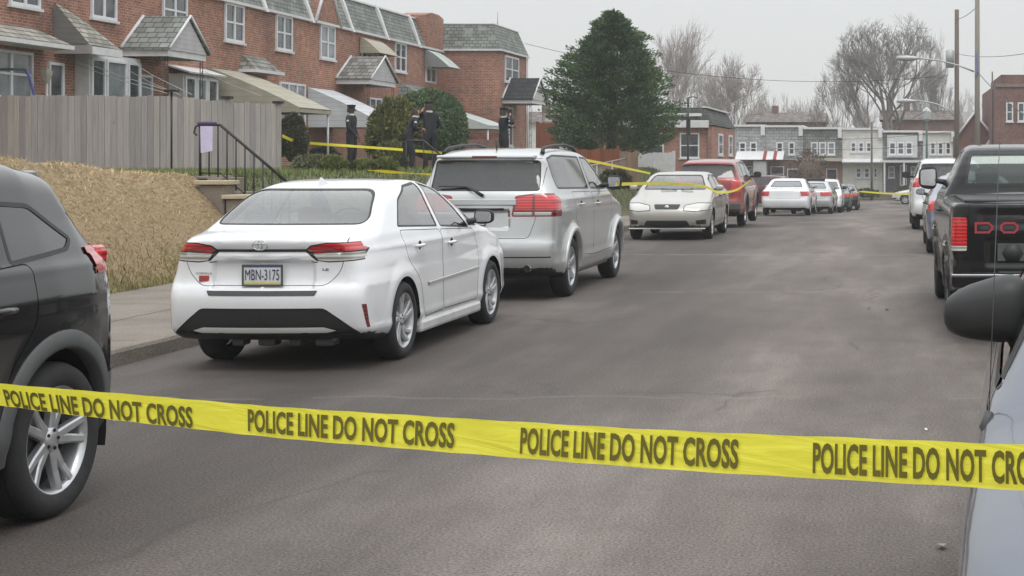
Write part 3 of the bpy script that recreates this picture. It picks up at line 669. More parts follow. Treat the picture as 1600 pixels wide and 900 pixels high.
YEW = M_leaf('evergreen_foliage', (.105,.16,.085), .4); DOME = M_leaf('dome_bush_foliage', (.11,.165,.09), .35); JUN = M_leaf('juniper_foliage', (.15,.16,.065), .5); HEDGE = M_leaf('hedge_foliage', (.08,.085,.05), .4)
BARK = M_plain('grey_bark', (.20,.18,.165), .95, .3, 3); BARK_PALE = M_plain('pale_bark', (.32,.28,.26), .95, .3, 3); BARK_DARK = M_plain('dark_bark', (.075,.062,.055), .95, .3, 3)

# ------------------------------------------------------------------ ground, road, pavement
def gz(Y): return float(np.interp(Y, [-50, 36, 56, 80, 118, 400], [0, 0, -.46, -1.13, -1.5, -1.9]))
def kerbx(Y): return -6.42+max(0, Y-34)*.033
def terr(Y): return float(np.interp(Y, [0, 17, 19, 22, 24, 58, 84, 90], [1.57, 1.57, 1.53, 1.44, 1.41, 1.38, gz(84)+.25, gz(90)+.1]))
def bankfoot(Y): return kerbx(Y)-2.9
def ground(X, Y):
    f = bankfoot(Y)
    if X > f+.3: return gz(Y)-.05
    if X > f: return gz(Y)+.10
    w = float(np.interp(Y, [18.5, 22.5], [1.75, 1.3]))
    t = min(1, (f-X)/w); s_ = t*t*(3-2*t)*.25+math.sin(t*PI/2)*.75
    z = (gz(Y)+.115)*(1-s_)+terr(Y)*s_
    if X < -45: z = z*max(0, 1-(-45-X)/60)-1.9*min(1, (-45-X)/60)
    return z
def sheet(name, xs, ys, zf, mat, kind='structure'):
    vs = [(x, y, zf(x, y)) for y in ys for x in xs]; n = len(xs); fs = [(j*n+i, j*n+i+1, j*n+n+i+1, j*n+n+i) for j in range(len(ys)-1) for i in range(n-1)]
    b = MB(); b.add(vs, fs, 0, True); o = b.build(name, mat, fix=False); o['kind'] = kind; return o
EARTH = M_plain('lawn_soil', (.085,.088,.042), .95, .35, 2.5, bump=.3)
xs = [-1200,-500,-250,-120,-80,-60,-45,-38,-32,-28]+list(np.arange(-25, -5, .25))+list(np.arange(-5, 12, 1.0))+[14,20,30,50,80,150,300,700,1200]
ys = list(np.arange(-40, 0, 4.0))+list(np.arange(0, 60, .5))+list(np.arange(60, 130, 2.0))+[140,160,200,260,350,500,800,1500]
sheet('ground', xs, ys, lambda x, y: ground(x, y)-(.10 if x > -14 and y < 21.9 else 0), EARTH)
ASPH = M_asphalt()
def road_strip(name, xa, xb, ys, zoff, mat, n=8, zf=gz):
    vs = []; fs = []
    for y in ys:
        a, b_ = xa(y), xb(y)
        for i in range(n+1): vs.append((a+(b_-a)*i/n, y, zf(y)+zoff))
    for j in range(len(ys)-1):
        for i in range(n): fs.append((j*(n+1)+i, j*(n+1)+i+1, (j+1)*(n+1)+i+1, (j+1)*(n+1)+i))
    b = MB(); b.add(vs, fs, 0, True); o = b.build(name, mat, fix=False); o['kind'] = 'structure'; return o
yr = list(np.arange(-20, 92, 1.0)); road_strip('road', lambda y: kerbx(y), lambda y: 2.95, yr, 0.0, ASPH, 12)
road_strip('cross_road', lambda y: -90, lambda y: 90, list(np.arange(91, 113, 2.0)), .004, ASPH, 30)
def kerb(name, xf, side, y0, y1, h=.14, w=.16):
    vs = []; fs = []; yy = list(np.arange(y0, y1, .5)); rnd = random.Random(3)
    for y in yy:
        x = xf(y)+rnd.uniform(-.006, .006); z = gz(y)+rnd.uniform(-.006, .004)
        for (dx, dz) in ((0, -.1), (side*.012, h-.03), (side*.03, h-.004), (side*.06, h), (side*w, h+.002), (side*w, -.1)): vs.append((x+dx, y, z+dz))
    for j in range(len(yy)-1):
        for i in range(5): fs.append((j*6+i, j*6+i+1, j*6+7+i, j*6+6+i))
    b = MB(); b.add(vs, fs, 0, False); o = b.build(name, KERB_M, fix=True); o['kind'] = 'structure'
kerb('kerb', kerbx, -1, -15, 89); kerb('kerb', lambda y: 2.95, 1, -15, 89)
road_strip('sidewalk', lambda y: bankfoot(y)+.0, lambda y: kerbx(y)-.155, list(np.arange(-15, 89, .7)), .135, CONC, 10)
road_strip('sidewalk', lambda y: 3.1, lambda y: 6.0, list(np.arange(-15, 89, 2.)), .135, CONC, 4)
# cross-street far kerb and pavement
b = MB(); b.box((-90, 113, gz(113)-.2), (90, 116, gz(113)+.12)); o = b.build('cross_sidewalk', CONC); o['kind'] = 'structure'

# straw covered bank, bumpy
def hsh(x, y): return math.sin(x*12.9+y*4.1)*math.sin(x*3.7-y*9.3)
rb = random.Random(11); bump_c = [(rb.uniform(-12.5, -9.2), rb.uniform(8, 22), rb.uniform(.2, .6), rb.uniform(-.05, .07)) for _ in range(260)]
bx_, by_, br_, ba_ = np.array(bump_c).T
def bankz(X, Y):
    z = ground(X, Y)+.02; f = bankfoot(Y); k = min(1, max(0, (f+.10-X)/.3))
    return z+k*(.03+float(np.sum(ba_*np.exp(-(((X-bx_)**2+(Y-by_)**2)/br_**2)))))
t = NT('straw_mulch'); bs = t.bsdf(.95, 0, .15); co = t.co()
c0 = t.ramp(t.noise(t.mapv(co, (9, 22, 9)), 2.2, 6, .75), [(.28, (.16,.115,.07)), (.45, (.36,.27,.16)), (.62, (.52,.40,.25)), (.8, (.64,.53,.36))])
gm = t.ramp(t.noise(co, 1.15, 4, .6), [(.56, (0,0,0)), (.70, (1,1,1))]); c0 = t.mix(t.math('MULTIPLY', gm, .7), c0, (.15,.16,.07)); t.l(c0, bs.inputs['Base Color']); t.bump(bs, t.noise(t.mapv(co, (9,22,9)), 3, 5, .8), .9, .04)
sheet('straw_bank', list(np.arange(-14.5, -9.15, .12)), list(np.arange(4, 22.0, .14)), bankz, t.mat)

def strands(name, n, px, py_, zf, L, w, mat, flat=.8, seed=1, label=None, cat=None):
    """a great many thin blades, two triangles each"""
    r = np.random.RandomState(seed); X = px(r, n); Y = py_(r, n); Z = np.array([zf(x, y) for x, y in zip(X, Y)])
    a = r.uniform(0, 2*PI, n); up = np.clip(1-flat+r.normal(0, .22, n), .02, 1); ln = L*r.uniform(.5, 1.3, n)
    d = np.stack([np.cos(a)*(1-up), np.sin(a)*(1-up), up], 1); d /= np.linalg.norm(d, axis=1)[:, None]; d *= ln[:, None]
    sdir = np.stack([-np.sin(a), np.cos(a), np.zeros(n)], 1)*w
    P = np.stack([X, Y, Z], 1); V = np.stack([P-sdir, P+sdir, P+d*.6+sdir*.6+[0, 0, .0], P+d], 1).reshape(-1, 3); i = np.arange(n)*4
    F = np.stack([i, i+1, i+2, i+3], 1)
    me = bpy.data.meshes.new(name); me.from_pydata(V.tolist(), [], F.tolist()); me.update(); o = link(name, me, mat); o['kind'] = 'stuff'
    if label: o['label'] = label; o['category'] = cat
    return o
strands('straw', 60000, lambda r, n: -9.25-np.abs(r.uniform(0, 1, n))**.9*2.6, lambda r, n: r.uniform(9, 22.0, n), bankz, .085, .0034, STRAW, .965, 2, 'loose golden straw spread over the bank', 'straw')
strands('weeds', 9000, lambda r, n: -9.15-np.abs(r.normal(0, .22, n))-(.0), lambda r, n: 9+r.beta(1.4, 1, n)*12.4, lambda x, y: bankz(x, y)-.005, .10, .005, M_leaf('dry_weeds', (.20,.185,.08), .4), .45, 4, 'dry weeds along the foot of the straw bank', 'weeds')
strands('lawn_grass', 52000, lambda r, n: r.uniform(-17.5, -9.35, n), lambda r, n: 22+r.uniform(0, 1, n)**1.3*30, lambda x, y: ground(x, y)-.01, .13, .010, GRASS_M, .35, 5, 'green lawn grass behind the stairs', 'grass')
strands('verge_grass', 9000, lambda r, n: r.uniform(-9.7, -8.9, n), lambda r, n: r.uniform(22, 60, n), lambda x, y: max(ground(x, y), gz(y)+.12)-.01, .12, .010, GRASS_M, .35, 6, 'rough grass beside the far sidewalk', 'grass')

# ------------------------------------------------------------------ the row of brick houses
FX = -20.5
def win(parent, face, u0, u1, v0, v1, F0, cols=1, rows=2, fw=.07, pane=None, sill=True, name='window'):
    """face 'E': wall plane x=F0 looking +x, u is y.  face 'S': plane y=F0 looking -y, u is x"""
    def B(b, ua, ub, va, vb, d0, d1, m=0):
        if face == 'E': b.box((F0+d0, ua, va), (F0+d1, ub, vb), m)
        else: b.box((ua, F0-d0, va), (ub, F0-d1, vb), m)
    b = MB(); B(b, u0, u1, v1-fw, v1, -.02, .06); B(b, u0, u1, v0, v0+fw, -.02, .06); B(b, u0, u0+fw, v0+fw, v1-fw, -.02, .06); B(b, u1-fw, u1, v0+fw, v1-fw, -.02, .06)
    for c in range(1, cols):
        u = u0+(u1-u0)*c/cols; B(b, u-fw*.6, u+fw*.6, v0+fw, v1-fw, -.02, .055)
    for r in range(1, rows):
        v = v0+(v1-v0)*r/rows; 
        for c in range(cols):
            a = u0+(u1-u0)*c/cols+fw*.62; e = u0+(u1-u0)*(c+1)/cols-fw*.62; B(b, a, e, v-.028, v+.028, -.02, .045)
    o = b.build(name, WHITE_FR, parent)
    b = MB(); B(b, u0+fw*.5, u1-fw*.5, v0+fw*.5, v1-fw*.5, -.01, .018); b.build('pane', pane or PANE, o)
    if sill: b = MB(); B(b, u0-.05, u1+.05, v0-.07, v0-.003, -.02, .10); b.build('sill', WHITE, o)
    return o
def lean_roof(parent, X0, Xp, Y0, Y1, zt, zb, mat, name='canopy', fascia=.10, hip=.25):
    b = MB(); b.add([(X0, Y0+hip, zt), (X0, Y1-hip, zt), (Xp, Y1, zb), (Xp, Y0, zb), (X0, Y0, zb), (X0, Y1, zb)], [(0,3,2,1), (0,4,3), (1,2,5), (4,5,2,3)]); o = b.build(name, mat, parent)
    b = MB(); b.box((X0, Y0-.01, zb-fascia), (Xp+.02, Y1+.01, zb-.003)); b.build('fascia', WHITE, o); return o
def gable_porch(parent, X0, X1, Y0, Y1, zr_, ze, roof=SH_WORN, gable=None, posts=True):
    gable = gable or SIDE_WHITE; ym = (Y0+Y1)/2; b = MB(); t = .06
    b.add([(X0,Y0-.08,ze-.05),(X1+.08,Y0-.08,ze-.05),(X1+.08,ym,zr_),(X0,ym,zr_),(X0,Y1+.08,ze-.05),(X1+.08,Y1+.08,ze-.05),
           (X0,Y0-.08,ze-.05-t),(X1+.08,Y0-.08,ze-.05-t),(X1+.08,ym,zr_-t),(X0,ym,zr_-t),(X0,Y1+.08,ze-.05-t),(X1+.08,Y1+.08,ze-.05-t)],
          [(0,1,2,3),(3,2,5,4),(6,9,8,7),(9,10,11,8),(0,6,7,1),(4,5,11,10),(1,7,8,2),(2,8,11,5)]); o = b.build('porch_roof', roof, parent)
    b = MB(); b.prism([(Y0, ze-.10), (Y1, ze-.10), (ym, zr_-.08)], 'x', X1-.02, X1+.03); b.build('gable_panel', gable, o)
    b = MB(); b.box((X0, Y0, ze-.27), (X1, Y0+.08, ze-.10)); b.box((X0, Y1-.08, ze-.27), (X1, Y1, ze-.10)); b.box((X1-.06, Y0+.08, ze-.27), (X1-.002, Y1-.08, ze-.10)); b.build('fascia', WHITE, o)
    for ys_ in ((Y0-.09, 1), (Y1+.09, -1)):
        b = MB(); b.tube([(X1+.09, ys_[0], ze-.06), (X1+.09, ym, zr_+.01)], .035, 6); b.build('rake_board', WHITE, o)
    b = MB(); b.tube([(X0+.03, Y0-.09, ze-.04), (X0+.03, ym, zr_+.01)], .045, 6); b.build('flashing', WHITE, o)
    if posts:
        for y in (Y0+.08, Y1-.08):
            b = MB()
            for dx in (0, .12): b.tube([(X1-.12+dx*.6, y, 1.4), (X1-.12+dx*.6, y, ze-.27)], .012, 6)
            for k in range(8): b.tube([(X1-.12, y, 1.7+k*.33), (X1-.05, y, 1.86+k*.33)], .007, 4)
            b.build('porch_post', IRON, parent)
def awning(parent, Y0, Y1, zt, Xp, zb, mat, drop=.17, posts=True, name='awning'):
    b = MB(); n = 8; top = []
    for i in range(n+1):
        t = i/n; x = FX+.02+(Xp-FX-.02)*t; z = zt+(zb-zt)*t-math.sin(t*PI)*-.05; top.append((x, z))
    for i in range(n):
        (xa, za), (xc, zc) = top[i], top[i+1]
        b.slab((xa, Y0, za), (xc, Y0, zc), (xc, Y1, zc), (xa, Y1, za), .03)
    o = b.build(name, mat, parent)
    for y in (Y0, Y1-.02):
        P = [(x, z-.002) for x, z in top]+[(Xp, zb-drop), (FX+.02, zb-drop)]
        b = MB(); b.prism(P, 'y', y, y+.02); b.build('side_panel', mat, o)
    b = MB(); b.box((Xp, Y0+.02, zb-drop), (Xp+.02, Y1-.02, zb-.01)); b.build('valance', mat, o)
    if posts:
        for y in (Y0+.1, Y1-.1): b = MB(); b.tube([(Xp-.05, y, 1.35), (Xp-.05, y, zb-.05)], .035, 8); b.build('awning_post', WHITE, o)
    return o
def small_awning(parent, Y0, Y1, zt, zb, proj, mat):
    b = MB(); n = 6; prof = [(FX+.03+proj*t, zt+(zb-zt)*t**1.35) for t in [i/n for i in range(n+1)]]
    for i in range(n): (xa, za), (xc, zc) = prof[i], prof[i+1]; b.slab((xa, Y0, za), (xc, Y0, zc), (xc, Y1, zc), (xa, Y1, za), .02)
    o = b.build('awning', mat, parent)
    for y in (Y0, Y1-.02): b = MB(); b.prism(prof+[(FX+.03, zb)], 'y', y, y+.02); b.build('side_panel', mat, o)
EZ, TZ = 6.53, 7.78
def row_house(label, Y0, Y1, zb=1.1):
    h = thing('row_house', label, 'house', (FX-4, (Y0+Y1)/2, zb), 0, 'brick row houses with mansard roofs'); g = .004
    b = MB(); b.box((FX-9.5, Y0+g, zb), (FX, Y1-g, EZ)); b.build('wall', BRICK, h)
    b = MB(); b.add([(FX+.06,Y0+g,EZ+.06),(FX+.06,Y1-g,EZ+.06),(FX-.42,Y1-g,TZ),(FX-.42,Y0+g,TZ),(FX-9.5,Y0+g,EZ+.06),(FX-9.5,Y1-g,EZ+.06),(FX-9.5,Y0+g,TZ-.3),(FX-9.5,Y1-g,TZ-.3)], [(0,3,2,1),(3,6,7,2),(0,4,6,3),(1,2,7,5),(4,5,7,6),(0,1,5,4)]); r = b.build('mansard_roof', SH_GREEN, h)
    b = MB(); b.box((FX+.001, Y0+g, EZ-.03), (FX+.13, Y1-g, EZ+.058)); b.build('gutter', WHITE, r)
    b = MB(); b.box((FX-.55, Y0+g, TZ+.003), (FX-.36, Y1-g, TZ+.06)); b.build('ridge_cap', WHITE, r)
    b = MB(); 
    A = [(FX+.16, EZ-.06), (FX+.05, EZ+.25), (FX-.22, TZ-.2), (FX-.36, TZ+.10), (FX-.55, TZ+.10), (FX-.40, EZ+.1), (FX-.1, EZ-.06)]
    b.prism(A, 'y', Y1-.10, Y1+.10 if Y1 < 66 else Y1-.01); b.build('party_wall_cap', WHITE, h)
    return h
H = {}
for k, (a, c, lab) in enumerate([(29.9,36.3,'brick row house at the left photo edge, with blue bar frame before its window'), (36.3,43.8,'brick row house with two porch roofs, behind the wooden fence'), (43.8,47.7,'brick row house with long tan awning beside the wooden fence end'),
    (47.7,51.5,'brick row house between the tan awning and the lower white awning'), (51.5,55.3,'brick row house with pointed brick gable in its roof and lower white awning'), (55.3,59.1,'brick row house with tan awning over its upper window'),
    (59.1,63.1,'brick row house with plain white upper window behind the round bush'), (63.1,66.39,'narrow brick row house with small curved white upper awning, next to the end house')]):
    H[k] = row_house(lab, a, c)
def W_E(h, y0, y1, z0, z1, **k): return win(h, 'E', y0, y1, z0, z1, FX, **k)
# first house
W_E(H[0], 34.0, 35.2, 5.29, 6.50, cols=2); W_E(H[0], 30.8, 32.2, 5.3, 6.5, cols=2)
W_E(H[0], 33.2, 34.9, 2.6, 4.22, cols=2, rows=3, pane=PANE_LIGHT); lean_roof(H[0], FX, FX+.75, 31.8, 35.35, 4.80, 4.42, SH_TAN)
W_E(H[0], 35.55, 36.2, 2.0, 4.06, cols=1, rows=2, name='door', sill=False)
# second house: small steep canopy, gabled porch, bay
b = MB(); b.add([(FX+.02,35.85,5.52),(FX+.02,37.1,5.2),(FX+.86,35.85,4.50),(FX+.86,37.3,4.47),(FX,35.85,4.50),(FX,37.3,4.47)], [(0,4,2),(0,2,3,1),(4,5,3,2),(1,3,5),(0,1,5,4)]); o = b.build('canopy', SH_TAN, H[1])
b = MB(); b.add([(FX+.01,35.84,5.49),(FX+.84,35.84,4.51),(FX+.01,35.84,4.51)], [(0,1,2)]); b.add([(FX+.01,35.80,5.49),(FX+.84,35.80,4.51),(FX+.01,35.80,4.51)], [(0,2,1)]); b.build('side_panel', SIDE_GREY, o)
b = MB(); b.box((FX+.0,35.82,4.27),(FX+.90,35.90,4.497)); b.build('fascia', M_plain('grey_fascia', (.28,.26,.245), .6), o); b = MB(); b.box((FX+.82,35.905,4.27),(FX+.90,37.3,4.46)); b.build('fascia', WHITE, o)
W_E(H[1], 37.45, 38.65, 5.32, 6.50, cols=2); W_E(H[1], 41.1, 42.5, 5.33, 6.50, cols=2)
bw = MB(); bw.box((FX, 36.75, 1.9), (FX+.35, 39.25, 4.36)); o = bw.build('bay', WHITE, H[1]); win(o, 'E', 36.8, 37.45, 2.3, 4.25, FX+.35, sill=False); win(o, 'E', 37.5, 38.5, 2.3, 4.25, FX+.35, rows=1, pane=PANE_LIGHT, sill=False); win(o, 'E', 38.55, 39.2, 2.3, 4.25, FX+.35, sill=False)
gable_porch(H[1], FX, FX+1.23, 38.97, 41.1, 5.59, 4.70, SH_GREEN)
W_E(H[1], 39.7, 40.5, 2.0, 4.0, cols=1, name='door', sill=False, pane=PANE_LIGHT)
bw = MB(); bw.box((FX, 41.5, 1.9), (FX+.40, 43.6, 4.12)); o = bw.build('bay', WHITE, H[1])
for i in range(3): win(o, 'E', 41.55+i*.68, 42.17+i*.68, 2.3, 4.05, FX+.40, sill=False, pane=PANE if i != 1 else PANE_LIGHT)
b = MB(); b.slab((FX,41.4,4.32),(FX+.62,41.4,4.12),(FX+.62,43.7,4.12),(FX,43.7,4.32),.05); b.build('bay_roof', WHITE, o)
# third house
W_E(H[2], 44.9, 46.2, 5.33, 6.50, cols=2); awning(H[2], 43.9, 46.35, 4.40, -17.8, 3.22, AWN_TAN, .12)
lean_roof(H[2], FX, FX+.55, 45.9, 48.0, 4.98, 4.52, SH_WORN)
# fourth
W_E(H[3], 48.6, 49.9, 5.33, 6.50, cols=2); W_E(H[3], 48.9, 51.0, 2.6, 4.28, cols=3, pane=PANE_LIGHT)
# fifth: brick gable dormer
W_E(H[4], 52.35, 53.7, 5.30, 6.50, cols=2, pane=PANE_LIGHT)
b = MB(); b.prism([(51.75, EZ+.06), (53.95, EZ+.06), (53.95, EZ+.2), (52.85, 8.15), (51.75, EZ+.2)], 'x', FX-.5, FX+.10); o = b.build('gable_dormer', BRICK, H[4])
for y in (51.66, 54.04): b = MB(); b.tube([(FX+.13, y, EZ+.0), (FX+.13, 52.85+(y-52.85)*.02, 8.25)], .06, 6); b.build('rake_board', WHITE, o)
awning(H[4], 51.25, 53.6, 4.17, -18.15, 3.05, AWN_WHITE, .24); gable_porch(H[4], FX, FX+1.23, 53.9, 56.7, 5.56, 4.72, SH_WORN)
# sixth to eighth
small_awning(H[5], 56.2, 58.3, 6.35, 5.75, .75, AWN_TAN); W_E(H[5], 56.4, 58.1, 5.3, 6.3, cols=3, sill=False); W_E(H[5], 57.2, 58.6, 2.4, 4.1, cols=2)
W_E(H[6], 60.15, 61.5, 5.30, 6.50, cols=2); lean_roof(H[6], FX, FX+1.1, 60.6, 64.0, 4.85, 4.30, SH_GREEN)
awning(H[6], 62.3, 65.6, 4.10, -17.25, 3.10, AWN_GREEN, .12)
small_awning(H[7], 63.9, 65.6, 6.45, 5.70, 1.05, AWN_GREEN); W_E(H[7], 64.1, 65.5, 5.05, 6.3, cols=2, sill=False)
b = MB(); b.prism([(64.0, EZ+.06), (66.3, EZ+.06), (66.3, 8.0), (65.6, 8.12), (64.6, 8.12), (64.0, 7.98)], 'x', FX-1.0, FX+.12); b.build('brick_parapet', BRICK, H[7])
# end house standing forward of the row
E = thing('end_house', 'brick end house with mansard roof and dark gabled porch, standing forward of the row', 'house', (-20, 69, 1))
b = MB(); b.box((-30, 66.4, .6), (-17.9, 71.3, 6.6)); b.build('wall', BRICK, E)
b = MB(); X0, X1, Y0, Y1 = -30.1, -17.8, 66.3, 71.4; b.add([(X0,Y0,6.66),(X1,Y0,6.66),(X1,Y1,6.66),(X0,Y1,6.66),(X0+.4,Y0+.4,7.80),(X1-.45,Y0+.4,7.80),(X1-.45,Y1-.3,7.80),(X0+.4,Y1-.3,7.80)], [(0,1,5,4),(1,2,6,5),(2,3,7,6),(3,0,4,7),(4,5,6,7),(3,2,1,0)]); r = b.build('mansard_roof', SH_GREEN, E)
b = MB(); b.box((X0-.02, Y0-.04, 6.58), (X1+.04, Y0+.06, 6.657)); b.box((X1-.06, Y0+.062, 6.58), (X1+.04, Y1, 6.657)); b.build('gutter', WHITE, r)
b = MB(); b.box((X0+.4, Y0+.36, 7.803), (X1-.43, Y0+.46, 7.85)); b.box((X1-.50, Y0+.462, 7.803), (X1-.42, Y1-.3, 7.85)); b.build('ridge_cap', WHITE, r)
PATCH = M_plain('pale_shingle', (.24,.25,.235), .9)
for i, (x, z) in enumerate([(-19.5,7.35),(-20.6,7.1),(-18.4,7.05),(-19.9,6.85),(-18.9,7.5),(-21.3,6.9)]):
    b = MB(); yy = Y0+(z-6.66)*.35; b.add([(x,yy-.012,z),(x+.34,yy-.012,z),(x+.34,yy+.045,z+.17),(x,yy+.045,z+.17)], [(0,1,2,3)]); b.build('replaced_shingle', PATCH, r, fix=False)
win(E, 'E', 67.3, 69.7, 5.25, 6.45, -17.9, cols=2); win(E, 'E', 67.4, 68.6, 2.3, 4.1, -17.9, cols=2)
def wE(): pass
b = MB(); o = gable_porch(E, -17.9, -16.55, 66.9, 69.5, 5.45, 4.50, SH_DARK, posts=True)
b = MB(); b.tube([(-18.4, 68, 7.8), (-18.4, 68, 8.5)], .02, 5); b.build('roof_antenna', GALV, E)
b = MB(); b.tube([(-17.8, 71.15, 1.0), (-17.8, 71.15, 6.55)], .05, 6); b.build('downpipe', WHITE, E)

# ------------------------------------------------------------------ buildings beyond
def simple_house(name, label, cat, x0, x1, Y0, Y1, zb, zt, wall, roofmat, rooft=.5, group=None):
    h = thing(name, label, cat, ((x0+x1)/2, (Y0+Y1)/2, zb), 0, group); b = MB(); b.box((x0, Y0, zb), (x1, Y1, zt)); b.build('wall', wall, h)
    return h
C = simple_house('corner_house', 'low orange brick corner house with grey mansard behind the white vinyl fence', 'house', -17.0, -9.73, 78, 88.8, -1.6, 3.44, BRICK_FAR, None)
b = MB(); b.add([(-17.1,77.9,3.5),(-9.65,77.9,3.5),(-9.65,88.9,3.5),(-17.1,88.9,3.5),(-16.8,78.3,4.42),(-10.2,78.3,4.42),(-10.2,88.5,4.42),(-16.8,88.5,4.42)], [(0,1,5,4),(1,2,6,5),(2,3,7,6),(3,0,4,7),(4,5,6,7),(3,2,1,0)]); r = b.build('mansard_roof', M_shingle('slate_shingle', (.085,.09,.085)), C)
b = MB(); b.box((-17.15, 77.6, 3.36), (-9.9, 77.88, 3.75)); b.box((-16, 77.9, 3.97), (-10.3, 78.05, 4.12)); b.build('fascia', WHITE, r)
b = MB(); b.box((-10.30, 78.2, 4.423), (-10.05, 88.5, 4.50)); b.build('ridge_cap', WHITE, r)
win(C, 'S', -11.45, -10.42, 1.75, 3.08, 78, cols=1); win(C, 'S', -13.3, -12.3, 1.75, 3.08, 78); win(C, 'E', 80.5, 82.5, 1.9, 3.1, -9.73, fw=.12); win(C, 'E', 85.5, 87.3, 1.9, 3.1, -9.73, fw=.12)
b = MB(); b.tube([(-9.95, 77.93, -1.4), (-9.95, 77.93, 3.4)], .06, 6); b.build('downpipe', BRICK_DARK, C)
def fx(px, Y=120): return (px-VX)*Y/FPX
def fz(py, Y=120): return CAM_H-(py-HY)*Y/FPX
W_CREAM = M_siding('cream_siding', (.62,.61,.57), .2); W_GREY = M_siding('pale_grey_siding', (.48,.485,.49), .2); W_DGREY = M_shingle('dark_grey_shingle', (.20,.205,.195), .25); W_PUR = M_siding('purple_grey_siding', (.13,.115,.145), .2); W_LG = M_siding('light_grey_panel', (.56,.57,.56), .2); SH_LG = M_shingle('light_grey_shingle', (.36,.365,.37), .25, .5, .15)
FAR = [ # px0, px1, top py, upper mat, lower mat, label, windows
 (1147, 1196, 198, SH_LG, BRICK_DARK, 'far row house with grey shingled upper floor and striped red awning', [(1155,1166),(1172,1183)], 'stripe'),
 (1196.4, 1255, 199, SH_LG, BRICK_DARK, 'far row house with pale grey upper floor beside the striped awning', [(1213,1224),(1232,1242)], None),
 (1255.4, 1316, 202, W_DGREY, BRICK_FAR, 'far row house with dark shingled upper floor and wide pinkish window', [(1267,1278),(1280,1291),(1293,1305)], 'band'),
 (1316.4, 1379, 203, W_CREAM, W_CREAM, 'far row house with cream walls on both floors', [(1329,1338),(1341,1350),(1353,1362)], 'cream'),
 (1379.4, 1442, 207, W_DGREY, W_PUR, 'far row house with dark upper floor and purple grey ground floor porch', [(1389,1400),(1402,1413),(1415,1426)], 'porch'),
 (1442.4, 1493, 208, W_CREAM, W_CREAM, 'far row house with cream walls, rightmost of its row', [(1453,1462),(1465,1474),(1477,1486)], None)]
for (a, c, top, up, lo, lab, ws, kind) in FAR:
    h = thing('row_house', lab, 'house', (fx((a+c)/2), 124, -1.5), 0, 'row houses across the far street'); x0, x1 = fx(a), fx(c); zt = fz(top); zm = fz(250)
    b = MB(); b.box((x0, 120.0, -1.7), (x1, 130, zm)); b.build('wall', lo, h); b = MB(); b.box((x0, 119.9, zm+.003), (x1, 130, zt)); b.build('upper_wall', up, h)
    b = MB(); b.box((x0, 119.7, zt+.003), (x1, 130, zt+.17)); b.build('parapet_cap', WHITE, h)
    b = MB(); b.box((x1-.35, 119.6, zt-.7), (x1-.02, 119.88, zt+.0)); b.build('party_wall_end', WHITE, h)
    if kind == 'porch': b = MB(); b.box((x0+.35, 119.7, fz(246)), (x1-.45, 119.88, fz(211))); b.build('front_panel', W_LG, h)
    F0 = 119.68 if kind == 'porch' else 119.9
    for (p, q) in ws: win(h, 'S', fx(p), fx(q), fz(242 if kind != 'cream' else 238), fz(222), F0, fw=.11, rows=2, pane=PANE if kind != 'band' else PANE_LIGHT)
    if kind == 'cream':
        for (p, q) in ((1337,1346),(1350,1359),(1365,1371)): win(h, 'S', fx(p), fx(q), fz(278), fz(262), 120, fw=.09)
        b = MB(); b.slab((x0, 119.9, zm+.1), (x1, 119.9, zm+.1), (x1, 118.9, zm-.15), (x0, 118.9, zm-.15), .08); b.build('pent_roof', WHITE, h)
    elif kind == 'porch':
        b = MB(); b.box((x0-.2, 118.0, zm-.20), (x1, 119.88, zm-.02)); b.build('porch_roof', WHITE, h)
        for p in (1381, 1411, 1440): b = MB(); b.box((fx(p), 118.05, -1.4), (fx(p)+.14, 118.2, zm-.22)); b.build('porch_post', WHITE, h)
        win(h, 'S', fx(1406), fx(1417), fz(290), fz(258), 120, rows=1, name='door', pane=PANE_LIGHT, sill=False); win(h, 'S', fx(1388), fx(1398), fz(278), fz(260), 120, pane=PANE_LIGHT); win(h, 'S', fx(1423), fx(1433), fz(278), fz(260), 120, pane=PANE_LIGHT)
    else:
        win(h, 'S', x0+.4, x0+1.5, -.2, 1.1, 120); win(h, 'S', x1-1.3, x1-.4, -1.3, .9, 120, name='door', sill=False)
    if kind == 'stripe':
        b = MB(); n = 14; xa, xb = fx(1152), fx(1226)
        for i in range(n):
            u0, u1 = xa+(xb-xa)*i/n, xa+(xb-xa)*(i+1)/n; b.slab((u0, 119.8, fz(237)), (u0, 118.2, fz(250)), (u1, 118.2, fz(250)), (u1, 119.8, fz(237)), .05, m=1 if (i % 3 == 2 and i > 5) else 0)
        b.build('striped_awning', [WHITE, M_plain('red_stripe', (.28,.04,.04), .6)], h)
        b = MB(); b.box((fx(1180), 118.4, -1.5), (fx(1200), 119.8, fz(252))); b.build('enclosed_porch', W_GREY, h)
    if kind == 'band': b = MB(); b.box((x0, 118.9, fz(252)), (x1, 119.88, fz(247))); b.build('porch_roof', CREAM, h)
